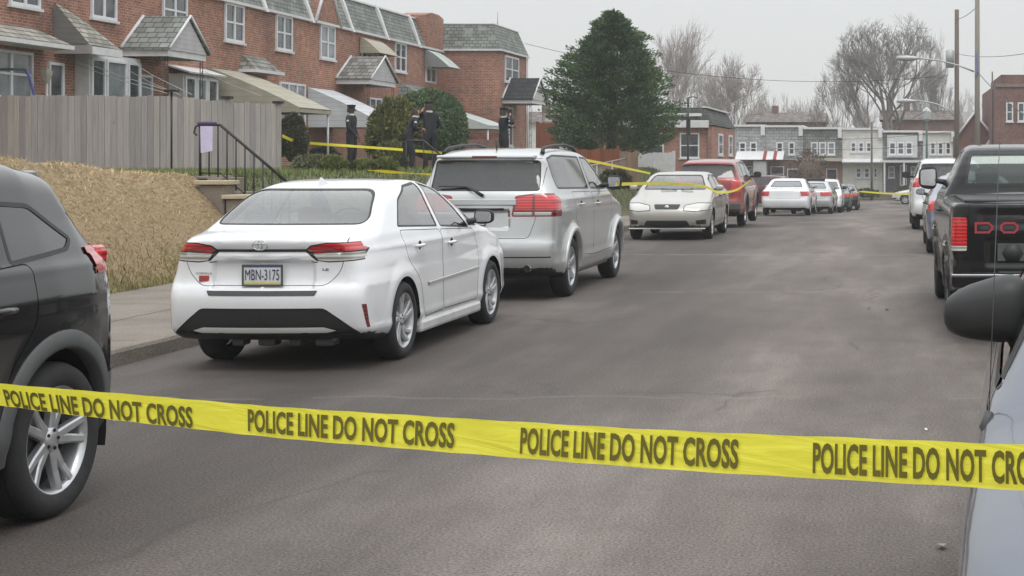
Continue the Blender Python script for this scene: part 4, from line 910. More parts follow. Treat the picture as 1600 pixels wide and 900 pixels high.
# dark roofs and upper buildings behind
def back_block(label, px0, px1, top, Y, wall, roof, gable=False):
    h = thing('background_house', label, 'house', (fx((px0+px1)/2, Y), Y+5, -2)); x0, x1 = fx(px0, Y), fx(px1, Y); zt = fz(top, Y)
    b = MB(); b.box((x0, Y, -2), (x1, Y+10, zt-1.2)); b.build('wall', wall, h)
    b = MB(); b.add([(x0-.3,Y-.4,zt-1.2),(x1+.3,Y-.4,zt-1.2),(x1+.3,Y+5,zt),(x0-.3,Y+5,zt),(x0-.3,Y+10.4,zt-1.2),(x1+.3,Y+10.4,zt-1.2)], [(0,1,2,3),(3,2,5,4),(0,3,4),(1,5,2),(0,4,5,1)]); b.build('roof', roof, h)
    b = MB(); b.box((x0+(x1-x0)*.3, Y+4.5, zt-.6), (x0+(x1-x0)*.3+.7, Y+5.4, zt+.8)); b.build('chimney', BRICK_DARK, h)
ROOF_BR = M_shingle('brown_shingle', (.17,.145,.135), .25)
back_block('long brown roofed house behind the far row, left of the big bare tree', 1165, 1285, 174, 165, BRICK_DARK, ROOF_BR); back_block('dark roofed house behind the far row, right of the big bare tree', 1378, 1492, 170, 160, BRICK_DARK, ROOF_BR)
back_block('small white walled house glimpsed between the end house and the evergreen', 812, 868, 172, 140, W_CREAM, ROOF_BR); back_block('dark roofed low house directly behind the evergreen', 950, 1110, 165, 150, BRICK_DARK, ROOF_BR)
D = thing('brick_building', 'brown brick flat roofed building at the right photo edge', 'building', (9, 92, -1)); Y = 88
b = MB(); b.box((fx(1556, Y), Y, -1.6), (16, Y+14, fz(132, Y))); b.build('wall', BRICK_DARK, D); b = MB(); b.box((fx(1565, Y), Y+.5, fz(132, Y)+.003), (14, Y+10, fz(116, Y))); b.build('roof_block', BRICK_DARK, D); b = MB(); b.box((fx(1555, Y), Y-.08, fz(136, Y)), (16.05, Y-.003, fz(131, Y))); b.build('parapet_cap', M_plain('stone_cap', (.2,.16,.15)), D)
for p in (1572, 1590): win(D, 'S', fx(p, Y), fx(p+11, Y), fz(190, Y), fz(160, Y), Y-.0, fw=.08)
G = thing('gabled_house', 'small brown gabled house with white roof edges behind the utility poles', 'house', (5, 97, -1.4)); Y = 95; xm = fx(1518, Y); x0, x1 = fx(1497, Y), fx(1556, Y)
b = MB(); b.prism([(x0, -1.6), (x1, -1.6), (x1, fz(215, Y)), (fx(1522, Y), fz(178, Y)), (x0, fz(212, Y))], 'y', Y, Y+9); b.build('wall', BRICK_DARK, G)
for (p, q, r_, s_) in ((1493, 216, 1522, 176), (1522, 176, 1558, 219)): b = MB(); b.tube([(fx(p, Y), Y-.1, fz(q, Y)), (fx(r_, Y), Y-.1, fz(s_, Y))], .10, 4); b.build('rake_board', WHITE, G)
b = MB(); b.prism([(fx(1536, Y), fz(232, Y)), (fx(1556, Y), fz(232, Y)), (fx(1546, Y), fz(216, Y))], 'y', Y-1.0, Y-.1); b.build('dormer', WHITE, G)
b = MB(); xc = fx(1516, Y); b.box((xc-.3, Y+3, fz(190, Y)), (xc+.3, Y+3.6, fz(172, Y))); b.lathe([(.34, fz(172, Y)+.003), (.0, fz(145, Y))], 4, axis='z', c=(xc, Y+3.3, 0), smooth=False); b.build('cupola', WHITE, G)

# ------------------------------------------------------------------ fences, walls, stairs, rails
def picket_run(parent, p0, p1, z0a, z0b, zta, ztb, w=.135, mat=WOOD_GREY, seed=1, gap=.006, th=.022, rails=True, name='picket_panel'):
    p0 = Vector(p0); p1 = Vector(p1); L = (p1-p0).length; d = (p1-p0)/L; nrm = Vector((d.y, -d.x)); n = max(1, int(L/(w+gap))); r = random.Random(seed); b = MB()
    for i in range(n):
        t0 = i/n; a = p0+d*(L*t0+gap/2); e = p0+d*(L*(i+1)/n-gap/2); zt = zta+(ztb-zta)*t0+r.uniform(-.025, .02); zb = z0a+(z0b-z0a)*t0; off = r.uniform(-.006, .006); q = nrm*(th+off); o_ = nrm*off; k = .02
        P = [(a, zb), (e, zb), (e, zt-k), (e-d*k, zt), (a+d*k, zt), (a, zt-k)]
        vs = [((u+o_).x, (u+o_).y, z) for u, z in P]+[((u+q).x, (u+q).y, z) for u, z in P]
        b.add(vs, [tuple(range(5, -1, -1)), tuple(range(6, 12))]+[(j, (j+1) % 6, 6+(j+1) % 6, 6+j) for j in range(6)])
    b.build(name, mat, parent)
    if rails:
        for k in (.2, .85):
            b = MB(); za, zb_ = z0a+(zta-z0a)*k, z0b+(ztb-z0b)*k; q = -nrm*.05; b.add([(p0.x,p0.y,za),(p1.x,p1.y,zb_),(p1.x,p1.y,zb_+.09),(p0.x,p0.y,za+.09)]+[(p0.x+q.x,p0.y+q.y,za),(p1.x+q.x,p1.y+q.y,zb_),(p1.x+q.x,p1.y+q.y,zb_+.09),(p0.x+q.x,p0.y+q.y,za+.09)], [(3,2,1,0),(4,5,6,7),(0,1,5,4),(1,2,6,5),(2,3,7,6),(3,0,4,7)]); b.build('fence_rail', mat, parent)
F1 = thing('wooden_fence', 'tall weathered grey board fence above the straw bank', 'fence', (-18, 33, 1.4))
picket_run(F1, (-20.46, 33.0), (-16.5, 33.0), 1.3, 1.3, 3.13, 3.12, .128, seed=4); picket_run(F1, (-16.50, 33.0), (-14.62, 35.0), 1.3, 1.25, 3.12, 2.98, .118, seed=5)
picket_run(F1, (-29, 33.0), (-20.52, 33.0), 1.3, 1.3, 3.13, 3.13, .13, seed=6, rails=False) if False else None
for (px, Y, zt) in ((352, 34.0, 3.10), (432, 34.85, 3.02)):
    b = MB(); X = (px-VX)*Y/FPX; b.box((X-.05, Y+.06, 1.2), (X+.05, Y+.16, zt)); o = b.build('fence_post', WOOD_GREY, F1); b = MB(); b.box((X-.10, Y+.0, zt+.003), (X+.10, Y+.2, zt+.06)); b.build('post_cap', IRON, o)
P_ = thing('metal_post', 'thin dark metal post standing against the wooden fence', 'post', (-16.2, 32.7, 1.4)); b = MB(); x = (268-VX)*32.7/FPX; b.tube([(x, 32.7, 1.3), (x, 32.7, 3.20)], .022, 8); b.build('pole', IRON, P_); b = MB(); b.rbox((x-.14, 32.6, 3.20), (x+.14, 32.8, 3.26), .02); b.build('cap', IRON, P_)
CLO = thing('clothes_line', 'set of thin clothes lines running from the brick wall to the dark post', 'clothes line', (-18, 36, 3.2))
for i, (a, c) in enumerate([((108,88,37.0),(268,143,32.72)), ((112,98,37.0),(262,146,32.72)), ((190,88,39.2),(300,148,34.0)), ((192,105,39.2),(283,149,34.0)), ((320,112,41.5),(408,150,36.5))]):
    b = MB(); p, q = at(a[0], a[1], a[2]), at(*c); b.tube([p, p.lerp(q, .5)-Vector((0, 0, .05)), q], .009, 4); b.build('line', GALV, CLO)
SW = thing('swing_frame', 'green and blue metal play frame top behind the wooden fence at left', 'play frame', (-19, 33.6, 1.3)); p = at(-40, 109, 33.6); q = at(40, 108, 33.6); b = MB(); b.tube([p, q], .03, 8); b.build('top_bar', GREEN_METAL, SW)
b = MB(); r_ = at(56, 160, 33.6); r_.z = 1.4; r_.x += .18; b.tube([q, at(46, 120, 33.6), at(54, 150, 33.6), r_], .032, 8); b.build('frame_leg', M_plain('blue_metal', (.05,.06,.22), .5), SW); b = MB(); r2 = at(-50, 150, 33.6); r2.z = 1.4; b.tube([p, r2], .032, 8); b.build('frame_leg', M_plain('blue_metal_b', (.05,.06,.22), .5), SW)
LN = thing('yard_lantern', 'white post lantern beside the brick house door', 'lantern', (-20, 35.0, 1.3)); x = (73-VX)*35/FPX; b = MB(); b.tube([(x, 35, 1.3), (x, 35, fz(130, 35))], .03, 8); b.build('post', WHITE, LN); b = MB(); b.lathe([(.05, fz(130, 35)), (.13, fz(118, 35)), (.15, fz(112, 35)), (.02, fz(105, 35)), (0, fz(104, 35))], 6, axis='z', c=(x, 35, 0), smooth=False); b.build('lamp_head', CREAM, LN)

ST = thing('stone_stairs', 'worn concrete stairs climbing the bank beside the iron railing', 'stairs', (-9.8, 22, .1))
n = 6
for i in range(n):
    x1 = -9.05-i*.20; z1 = .13+(i+1)*1.30/n; b = MB(); b.rbox((x1-.55, 21.95, z1-.24), (x1, 22.7, z1), .015); b.build('step', STONE if i % 2 else KERB_M, ST)
b = MB(); b.rbox((-11.6, 21.95, 1.0), (-10.25, 22.8, 1.455), .02); b.build('landing', KERB_M, ST)
for (x0, x1, z) in ((-9.82,-9.50,1.12),(-10.22,-9.84,1.33)):
    b = MB(); b.rbox((x0, 21.55, .2), (x1, 21.92, z), .03); o = b.build('side_wall', STONE, ST); b = MB(); b.rbox((x0-.04, 21.50, z+.002), (x1+.06, 21.94, z+.065), .012); b.build('coping', M_concrete('pale_coping', (.42,.36,.26), False), o)
def railing(label, y, P, n, sign=False):
    """P: list of (x, ztop, zbottom)"""
    T = thing('stair_railing', label, 'railing', (P[0][0], y, P[0][2]))
    b = MB(); b.tube([(x, y, zt) for x, zt, zb in P], .022, 8); b.build('handrail', IRON, T)
    b = MB(); b.tube([(x, y, zb+.06) for x, zt, zb in P], .012, 6); b.build('bottom_rail', IRON, T)
    xs_ = np.linspace(P[0][0], P[-1][0], n); dirn = 1 if P[-1][0] > P[0][0] else -1; X = [p[0] for p in P]; Zt = [p[1] for p in P]; Zb = [p[2] for p in P]
    if dirn < 0: X, Zt, Zb = X[::-1], Zt[::-1], Zb[::-1]
    for i, x in enumerate(xs_):
        b = MB(); zt = float(np.interp(x, X, Zt)); zb = float(np.interp(x, X, Zb)); b.tube([(x, y, zb-(.1 if i in (0, n-1) else 0)), (x, y, zt)], .02 if i in (0, n-1) else .011, 6); b.build('baluster' if 0 < i < n-1 else 'end_post', IRON, T)
    if P[0][1]: b = MB(); b.tube([(P[0][0]-.0, y, P[0][1]), (P[0][0]-.07, y, P[0][1]-.03), (P[0][0]-.09, y, P[0][1]-.12), (P[0][0]-.05, y, P[0][1]-.16)], .014, 6); b.build('scroll', IRON, T)
    return T
railing('black iron stair railing climbing beside the wooden fence', 22.0, [(-10.40, 2.22, 1.44), (-10.10, 2.22, 1.44), (-9.06, 1.33, .55)], 11)
pn = thing('notice_sheet', 'pale lavender notice sheet tied to the iron stair railing', 'notice', (-10.28, 21.96, 2.1)); NOT = M_plain('notice_paper', (.50,.46,.62), .7, .1, 12)
b = MB(); b.add([(-10.375,21.95,2.20),(-10.19,21.95,2.20),(-10.185,21.93,1.83),(-10.36,21.935,1.80),(-10.375,21.957,2.20),(-10.19,21.957,2.20),(-10.185,21.937,1.83),(-10.36,21.942,1.80)], [(0,1,2,3),(4,7,6,5),(0,4,5,1),(3,2,6,7),(0,3,7,4),(1,5,6,2)]); b.build('sheet', NOT, pn)
b = MB(); b.tube([(-10.42,21.98,2.235),(-10.3,21.96,2.24),(-10.15,21.98,2.235)], .028, 6); b.build('cloth_tie', M_plain('purple_cloth', (.07,.04,.10), .8), pn)
railing('small black railing on the lawn steps near the officers', 33.5, [(-11.15, 2.12, 1.35), (-10.75, 2.12, 1.35), (-10.15, 1.62, .85)], 6)
b = MB(); b.rbox((-18.2, 55, 1.2), (-14.9, 55.3, 2.42), .02); o = b.build('garden_wall', BRICK_DARK); tag(o, 'low brown brick garden wall right of the round bush', 'wall')
def board_fence(name, label, px0, px1, Y, top, zb, mat, w, seed): 
    h = thing(name, label, 'fence', (fx((px0+px1)/2, Y), Y, zb)); z = fz(top, Y); picket_run(h, (fx(px0, Y), Y), (fx(px1, Y), Y), zb, zb, z, z, w, mat, seed); 
    for p in (px0+1, px1-1): b = MB(); b.box((fx(p, Y)-.06, Y+.05, zb), (fx(p, Y)+.06, Y+.17, z+.06)); b.build('fence_post', mat, h)
board_fence('board_fence', 'reddish brown board fence in front of the evergreen', 897, 965, 50, 233, .7, WOOD_RED, .14, 3); board_fence('board_fence', 'tan board fence between the reddish and the white fences', 965.5, 994, 51, 238, .7, WOOD_TAN, .14, 5)
board_fence('vinyl_fence', 'white vinyl fence in front of the corner house', 994.5, 1053, 62, 238, .3, WHITE, .20, 6); board_fence('board_gate', 'brown board gate between the end house and the evergreen', 838, 868, 66, 192, 1.0, WOOD_RED, .2, 7)
T = thing('chain_link_fence', 'low grey chain link fence in front of the reddish board fence', 'fence', (-9.3, 44, 1)); Xc = -9.35
for y in np.arange(41, 52, 2.5): b = MB(); b.tube([(Xc, y, ground(Xc, y)-.1), (Xc, y, ground(Xc, y)+1.0)], .022, 5); b.build('fence_post', GALV, T)
b = MB(); b.tube([(Xc, 41, ground(Xc, 41)+1.0), (Xc, 46, ground(Xc, 46)+1.0), (Xc, 51, ground(Xc, 51)+1.0)], .018, 5); b.build('top_rail', GALV, T)
b = MB()
for y in np.arange(41, 50.2, .16):
    z = ground(Xc, y); b.tube([(Xc, y, z), (Xc, y+.9, z+.98)], .0035, 3, cap=False); b.tube([(Xc, y+.9, z), (Xc, y, z+.98)], .0035, 3, cap=False)
b.build('wire_mesh', GALV, T, fix=False)
b = MB(); b.rbox((-4.3, 113.3, gz(113)), (3, 113.8, fz(301, 113)), .03); o = b.build('boundary_wall', STONE); tag(o, 'low brown wall in front of the far row houses', 'wall')

# ------------------------------------------------------------------ vegetation
def leaf_mesh(name, P, D, size, mat, parent=None, seed=0, asp=.45):
    n = len(P); r = np.random.RandomState(seed); D = D/np.maximum(np.linalg.norm(D, axis=1), 1e-6)[:, None]; Sd = np.cross(D, r.normal(0, 1, (n, 3))); Sd /= np.maximum(np.linalg.norm(Sd, axis=1), 1e-6)[:, None]
    s_ = size*r.uniform(.6, 1.4, n)[:, None]; V = np.stack([P, P+D*s_*.5+Sd*s_*asp*.5, P+D*s_, P+D*s_*.5-Sd*s_*asp*.5], 1).reshape(-1, 3); i = np.arange(n)*4
    me = bpy.data.meshes.new(name); me.from_pydata(V.tolist(), [], np.stack([i, i+1, i+2, i+3], 1).tolist()); me.update(); return link(name, me, mat, parent)
def evergreen():
    Y = 57.0; base = Vector((fx(955, Y), Y, 1.0)); T = thing('evergreen_tree', 'tall dense dark green evergreen tree beside the brick end house', 'tree', base)
    b = MB(); b.tube([base, base+Vector((.05, 0, 3)), base+Vector((0, 0, 6.3))], [.22, .14, .03], 8); b.build('trunk', BARK_DARK, T)
    r = np.random.RandomState(5); P = []; D = []; zt = fz(14, Y)-base.z
    prof = [(.0, 1.5), (.06, 2.1), (.16, 2.32), (.34, 2.2), (.50, 1.86), (.64, 1.46), (.78, 1.02), (.90, .55), (.96, .28), (1, .04)]
    for k in range(520):
        t = r.beta(1.05, 1.1); a = r.uniform(0, 2*PI); R = np.interp(t, *zip(*prof))*(1+.13*math.sin(a*3+t*9)+r.normal(.02, .13)); z = .75+t*(zt-.75)*.97
        tip = np.array([math.cos(a)*R, math.sin(a)*R, z+R*.22]); root = np.array([0, 0, z-R*.10]); n = 170; u = r.uniform(.30, 1, n)**.7; c = root+(tip-root)*u[:, None]; w = .30*np.sqrt(R/2)*(1.05-u)+.055
        off = r.normal(0, 1, (n, 3))*w[:, None]*[1, 1, .55]; P.append(c+off); D.append((tip-root)/np.linalg.norm(tip-root)+off*.9+r.normal(0, .3, (n, 3))+[0, 0, .25])
    P = np.concatenate(P)+np.array(base); leaf_mesh('crown', P, np.concatenate(D), .12, YEW, T, 3, .4)
evergreen()
def blob(name, label, cat, c, rad, n, size, mat, seed, lump=.08, spiky=0, group=None, core=.80):
    T = thing(name, label, cat, (c[0], c[1], c[2]-rad[2]), 0, group); r = np.random.RandomState(seed); d = r.normal(0, 1, (n, 3)); d /= np.linalg.norm(d, axis=1)[:, None]; d[:, 2] = np.where(d[:, 2] < -.55, -d[:, 2], d[:, 2])
    ph = r.uniform(0, 6, 8); L = 1+lump*(np.sin(d[:, 0]*5+ph[0])*np.sin(d[:, 2]*6+ph[1])+np.sin(d[:, 1]*8+ph[2])*np.sin(d[:, 0]*9+ph[3]))+r.normal(0, lump*.35, n); u = r.uniform(core, 1, n)**.5
    P = np.array(c)+d*np.array(rad)*(L*u)[:, None]; D = d*[1, 1, 1]+r.normal(0, .55, (n, 3))+[0, 0, .3+spiky]; leaf_mesh('foliage', P, D, size, mat, T, seed)
    bm = bmesh.new(); bmesh.ops.create_icosphere(bm, subdivisions=3, radius=1)
    for v in bm.verts:
        k = .80+.05*math.sin(v.co.x*7+seed)*math.sin(v.co.z*6); v.co = Vector((c[0]+v.co.x*rad[0]*k, c[1]+v.co.y*rad[1]*k, c[2]+v.co.z*rad[2]*k))
    me = bpy.data.meshes.new('inner_twigs'); bm.to_mesh(me); bm.free(); link('inner_twigs', me, mat, T)
def bl(name, label, cat, px0, px1, py0, py1, Y, n, size, mat, seed, **k):
    x0, x1 = fx(px0, Y), fx(px1, Y); z0, z1 = fz(py1, Y), fz(py0, Y); blob(name, label, cat, ((x0+x1)/2, Y, (z0+z1)/2), ((x1-x0)/2, (x1-x0)/2, (z1-z0)/2), n, size, mat, seed, **k)
bl('round_bush', 'big dome shaped clipped dark green bush behind the officers', 'bush', 612, 728, 141, 262, 44.5, 26000, .085, DOME, 1, lump=.035)
bl('juniper_bush', 'yellow green feathery juniper behind the leftmost officer', 'bush', 580, 656, 160, 262, 43.0, 14000, .11, JUN, 2, lump=.13, spiky=.4)
bl('low_bush', 'low olive juniper in front of the tall yellow green juniper', 'bush', 590, 640, 225, 268, 42.0, 5000, .09, JUN, 3, lump=.12)
bl('hedge', 'dark brownish hedge just right of the wooden fence end', 'bush', 438, 478, 180, 262, 37.5, 9000, .07, HEDGE, 4, lump=.06)
bl('low_bush', 'dark small bush beneath the lower white awning', 'bush', 484, 528, 232, 264, 47.0, 4500, .08, HEDGE, 5, lump=.1)
for i, (a, b_, c_, d_, lab) in enumerate([(505,536,250,274,'leftmost of three small grass clumps by the lawn edge'), (553,584,256,276,'middle of three small grass clumps by the lawn edge'), (588,614,254,276,'rightmost of three small grass clumps by the lawn edge')]):
    bl('grass_clump', lab, 'grass clump', a, b_, c_, d_, 30.0+i*.4, 2200, .11, GRASS_M, 20+i, lump=.15, spiky=.9, group='grass clumps by the lawn edge')
bl('low_bush', 'pale grey green shrub just right of the stair railing', 'bush', 462, 520, 246, 272, 33.0, 3500, .08, M_leaf('sage_foliage', (.15,.16,.10), .4), 8, lump=.15)
bl('low_bush', 'dark hedge at the kerb beside the champagne sedan', 'bush', 936, 985, 268, 300, 40.0, 4000, .08, HEDGE, 9, lump=.15)
for i, (a, b_, t_, lab) in enumerate([(1400,1440,292,'low dark shrub before the purple grey porch'), (1335,1372,297,'low dark shrub before the cream far house'), (1240,1290,236,'bare brownish shrub before the dark shingled far house')]):
    bl('low_bush', lab, 'bush', a, b_, t_, 310, 112.5-i, 1500, .16, HEDGE if i < 2 else M_leaf('bare_twigs', (.12,.085,.07), .4), 30+i, lump=.15)

def bare_tree(name, label, base, H_, spread, seed, mat, levels=5, r0=.3, fork=.28, twig=.016, kids=(3, 4), group=None, cat='tree', width=10, round_=False):
    T = thing(name, label, cat, base, 0, group); R = random.Random(seed); tr = MB(); cr = MB()
    base = Vector(base); fk = H_*fork; pts = [base+Vector((R.uniform(-.1, .1)*i, R.uniform(-.1, .1)*i, fk*i/4)) for i in range(5)]; tr.tube(pts, [r0*(1.25-.1*i) if i == 0 else r0*(1.05-.07*i) for i in range(5)], 8)
    def grow(p, d, L, r, lv):
        n = 3 if lv > 1 else 2; P = [p]; q = p.copy(); dd = d.copy()
        for i in range(n):
            dd = (dd+Vector((R.gauss(0, .12), R.gauss(0, .12), R.gauss(.05, .08)))).normalized(); q = q+dd*L/n; P.append(q.copy())
        r1 = max(twig*.6, r*.52); cr.tube(P, [r+(r1-r)*i/n for i in range(n+1)], 5 if lv > 3 else 3, cap=False, smooth=lv > 3)
        if lv <= 0: return
        for i in range(R.randint(*kids)+(1 if lv <= 2 else 0)):
            t = R.uniform(.35, 1.0) if i else 1.0; k = min(n-1, int(t*n)); s0 = P[k].lerp(P[k+1], t*n-k) if t < 1 else P[-1]
            ax = dd.cross(Vector((R.gauss(0, 1), R.gauss(0, 1), R.gauss(0, 1)))).normalized(); nd = (Matrix.Rotation(R.uniform(.3, .75)*(.45 if i == 0 else 1)*spread, 3, ax) @ dd); nd.z += .10; nd.normalize()
            grow(s0, nd, L*R.uniform(.58, .8), max(twig*.8, r*R.uniform(.45, .6)), lv-1)
    for i in range(5):
        a = 2*PI*i/5+R.uniform(-.4, .4); el = R.uniform(.25, .75)*spread if i else .08; d = Vector((math.cos(a)*math.sin(el), math.sin(a)*math.sin(el), math.cos(el))); grow(pts[-1 if i < 3 else -2], d, (H_-fk)*R.uniform(.36, .44), r0*R.uniform(.5, .62), levels)
    V = np.array(cr.v)-np.array(base); hz = np.percentile(V[:, 2], 99.7); hw = np.percentile(np.abs(V[:, 0]), 98.5); t0 = fk*.8; kz = (H_-t0)/(hz-t0); kw = width/2/hw
    m = V[:, 2] > t0; V[m, 2] = t0+(V[m, 2]-t0)*kz; f_ = np.clip((V[:, 2]-t0)/(H_*.12), 0, 1); V[:, :2] *= (1+(kw-1)*f_)[:, None]; zc = (t0+H_)/2+H_*.02; q = np.array([width*.5, width*.5, (H_-t0)*.5]); U = (V-[0, 0, zc])/q; e = np.sqrt((U**2).sum(1)); g = np.where(e > .8, (.8+(e-.8)*.42)/np.maximum(e, .01), 1)*(1.02 if round_ else 1); g = np.where(f_ > .5, g, 1) if round_ else 1; V = (U*(g[:, None] if round_ else 1))*q+[0, 0, zc]; cr.v = (V+np.array(base)).tolist()
    tr.build('trunk', mat, T, fix=False); cr.build('crown', mat, T, fix=False); return T
def BT(label, px, top, Y, spread, seed, mat, base=None, wpx=100, **k):
    z0 = -2.0; k['width'] = wpx*Y/FPX; bare_tree('bare_tree', label, (fx(px, Y), Y, z0), (fz(top, Y)-z0), spread, seed, mat, group='leafless trees behind the far houses', **k)
BT('largest leafless tree, wide crown above the far row houses', 1392, 16, 145, 1.12, 3, BARK, r0=.42, fork=.30, levels=5, twig=.020, kids=(3,4), wpx=205, round_=True)
BT('leafless tree just left of the largest one', 1312, 92, 150, 1.15, 8, BARK, r0=.22, twig=.02, kids=(2,4), wpx=85); BT('pale leafless tree partly hidden by the evergreen', 1062, 42, 150, .95, 12, BARK_PALE, r0=.28, twig=.020, levels=5, kids=(3,4), wpx=125)
BT('reddish grey leafless tree, second right of the evergreen', 1152, 90, 155, 1.15, 17, BARK_PALE, r0=.24, twig=.020, levels=5, wpx=130); BT('leafless tree right of the largest one near the utility poles', 1462, 68, 165, 1.0, 21, BARK, r0=.24, twig=.021, wpx=70)
for i, px in enumerate((1108, 1200, 1246, 1278, 1345, 1430, 1500)):
    BT(['slender leafless tree behind the brown roofs','low leafless tree over the brown roof','lower leafless tree left of its taller neighbours','thin leafless tree in the gap of the skyline','leafless tree low behind the largest trunk','leafless tree behind the street lamp arm','leafless tree behind the poles'][i], px, [95,150,150,155,140,130,140][i], 190, 1.0, 40+i, BARK_PALE, r0=.2, twig=.024, levels=4, kids=(3,4), wpx=60)
o = None
r = np.random.RandomState(9); n = 26000; X = r.uniform(-85, 40, n); P = np.stack([X, 235+r.uniform(0, 12, n), r.uniform(-2, 1, n)+r.beta(1.5, 2, n)*(8.5+2.2*np.sin(X*.21)+1.5*np.sin(X*.5+1))], 1)
o = leaf_mesh('far_woods', P, np.stack([r.normal(0, .35, n), r.normal(0, .3, n), np.ones(n)], 1), 2.0, M_leaf('far_twigs', (.30,.275,.255), .35), None, 4, .035); o['kind'] = 'stuff'; o['label'] = 'distant greyish leafless woods along the horizon'; o['category'] = 'woods'

# ------------------------------------------------------------------ poles, lamps, wires
def pole(name, label, px, Y, top, r, mat, zb=None, cat='utility pole'):
    x = fx(px, Y); zb = gz(Y) if zb is None else zb; T = thing(name, label, cat, (x, Y, zb)); b = MB(); b.tube([(x, Y, zb-.2), (x, Y, fz(top, Y))], [r, r*.8], 10); b.build('pole', mat, T); return T, x
T1, x1 = pole('utility_pole', 'wooden utility pole with transformer, left of two behind the pickup', 1495, 72, 15, .135, POLE_WOOD)
b = MB(); b.lathe([(0, fz(106, 72)), (.2, fz(106, 72)), (.21, fz(80, 72)), (.1, fz(77, 72)), (0, fz(77, 72))], 14, axis='z', c=(x1-.34, 71.9, 0)); b.build('transformer', GALV, T1)
def arm(T, pts, Y, head):
    b = MB(); b.tube([at(p, q, Y) for p, q in pts], .035, 6); b.build('lamp_arm', GALV, T)
    h = at(head[0], head[1], Y); b = MB(); b.lathe([(0, -.55), (.09, -.5), (.13, -.1), (.08, .3), (.04, .5), (0, .5)], 10, axis='x', c=h); b.build('lamp_head', GALV, T)
arm(T1, [(1491,182),(1484,172),(1462,162),(1436,157),(1424,158)], 72, (1418,158))
T2, x2 = pole('utility_pole', 'taller utility pole reaching the photo top, right of two behind the pickup', 1527, 62, -40, .125, M_wood('pale_pole_wood', (.23,.215,.185)))
arm(T2, [(1522,112),(1500,103),(1470,95),(1436,91),(1428,91)], 62, (1420,91)); b = MB(); b.rbox((x2-.11, 61.8, fz(118,62)), (x2-.02, 61.87, fz(82,62)), .01); b.build('conduit_box', M_plain('blue_grey_box', (.16,.2,.33)), T2)
for (px, Y, top, lab) in ((1362, 111, 190, 'thin pole before the cream far row house'), (1075, 74, 152, 'dark thin lamp post left of the corner house window'), (1550.5, 90, 112, 'thin grey pole beside the brown brick building')):
    T, x = pole('thin_pole', lab, px, Y, top, .09 if Y > 100 else .06, POLE_WOOD if px != 1075 else IRON, cat='pole')
    if px == 1075: b = MB(); b.tube([at(1075, 153, Y), at(1082, 151, Y), at(1090, 153, Y)], .025, 5); b.build('arm', IRON, T); b = MB(); b.rbox(at(1072, 212, Y-.05), at(1079, 182, Y+.1), .02); b.build('box', IRON, T)
T, x = pole('street_lamp', 'green street lamp post with square glass lantern before the far houses', 1448, 109, 190, .10, GREEN_METAL, cat='street lamp'); b = MB(); b.lathe([(.10, fz(190,109)), (.30, fz(186,109)), (.36, fz(174,109)), (.1, fz(168,109)), (0, fz(167,109))], 6, axis='z', c=(x, 109, 0), smooth=False); b.build('lantern', M_plain('frosted_glass', (.42,.46,.45), .3), T)
LP = thing('street_lamp', 'dark lamp post with pale globe beside the evergreen', 'street lamp', (fx(872, 60), 60, 1)); b = MB(); b.tube([(fx(872, 60), 60, .9), (fx(872, 60), 60, fz(206, 60))], .05, 8); b.build('post', IRON, LP); b = MB(); b.lathe([(.06, fz(206,60)), (.13, fz(200,60)), (.11, fz(192,60)), (0, fz(189,60))], 8, axis='z', c=(fx(872, 60), 60, 0)); b.build('lantern', GALV, LP)
W = [((820,68,70),(1480,118,72),.9,'overhead wire rising from the end house roof towards the poles'), ((1495,84,72),(1700,60,40),.3,'upper wire running right from the transformer pole'), ((1527,112,62),(1640,205,45),.2,'wire sloping down right from the taller pole'),
     ((1495,205,72),(1120,207,118),.5,'upper wire crossing before the far row houses'), ((1495,222,72),(1130,222,118),.5,'lower wire crossing before the far row houses'), ((1495,30,72),(1527,10,62),.1,'short wire between both utility poles'), ((1448,172,72),(1362,198,111),.4,'wire between the thin pole and the lamp arm')]
for (a, c, sag, lab) in W:
    p, q = at(*a), at(*c); b = MB(); b.tube([p.lerp(q, t)-Vector((0, 0, sag*4*t*(1-t))) for t in [i/16 for i in range(17)]], .014, 4, cap=False); o = b.build('overhead_wire', IRON); tag(o, lab, 'wire')
# ------------------------------------------------------------------ the vehicles
PLATE = M_plain('plate_white', (.55,.56,.58), .5, .1, 20); PLATE_Y = M_plain('plate_yellow', (.55,.50,.16), .5, .1, 20); PLATE_B = M_plain('plate_blue', (.06,.08,.20), .5, .1, 20)
INK = M_plain('plate_ink', (.02,.025,.06), .6, .1, 20); STICKER = M_plain('red_sticker', (.35,.05,.04), .6, .4, 90); LETTER_RED = M_plain('red_lettering', (.36,.04,.05), .5, .1, 20)

def zr(y, Y0): return Y0
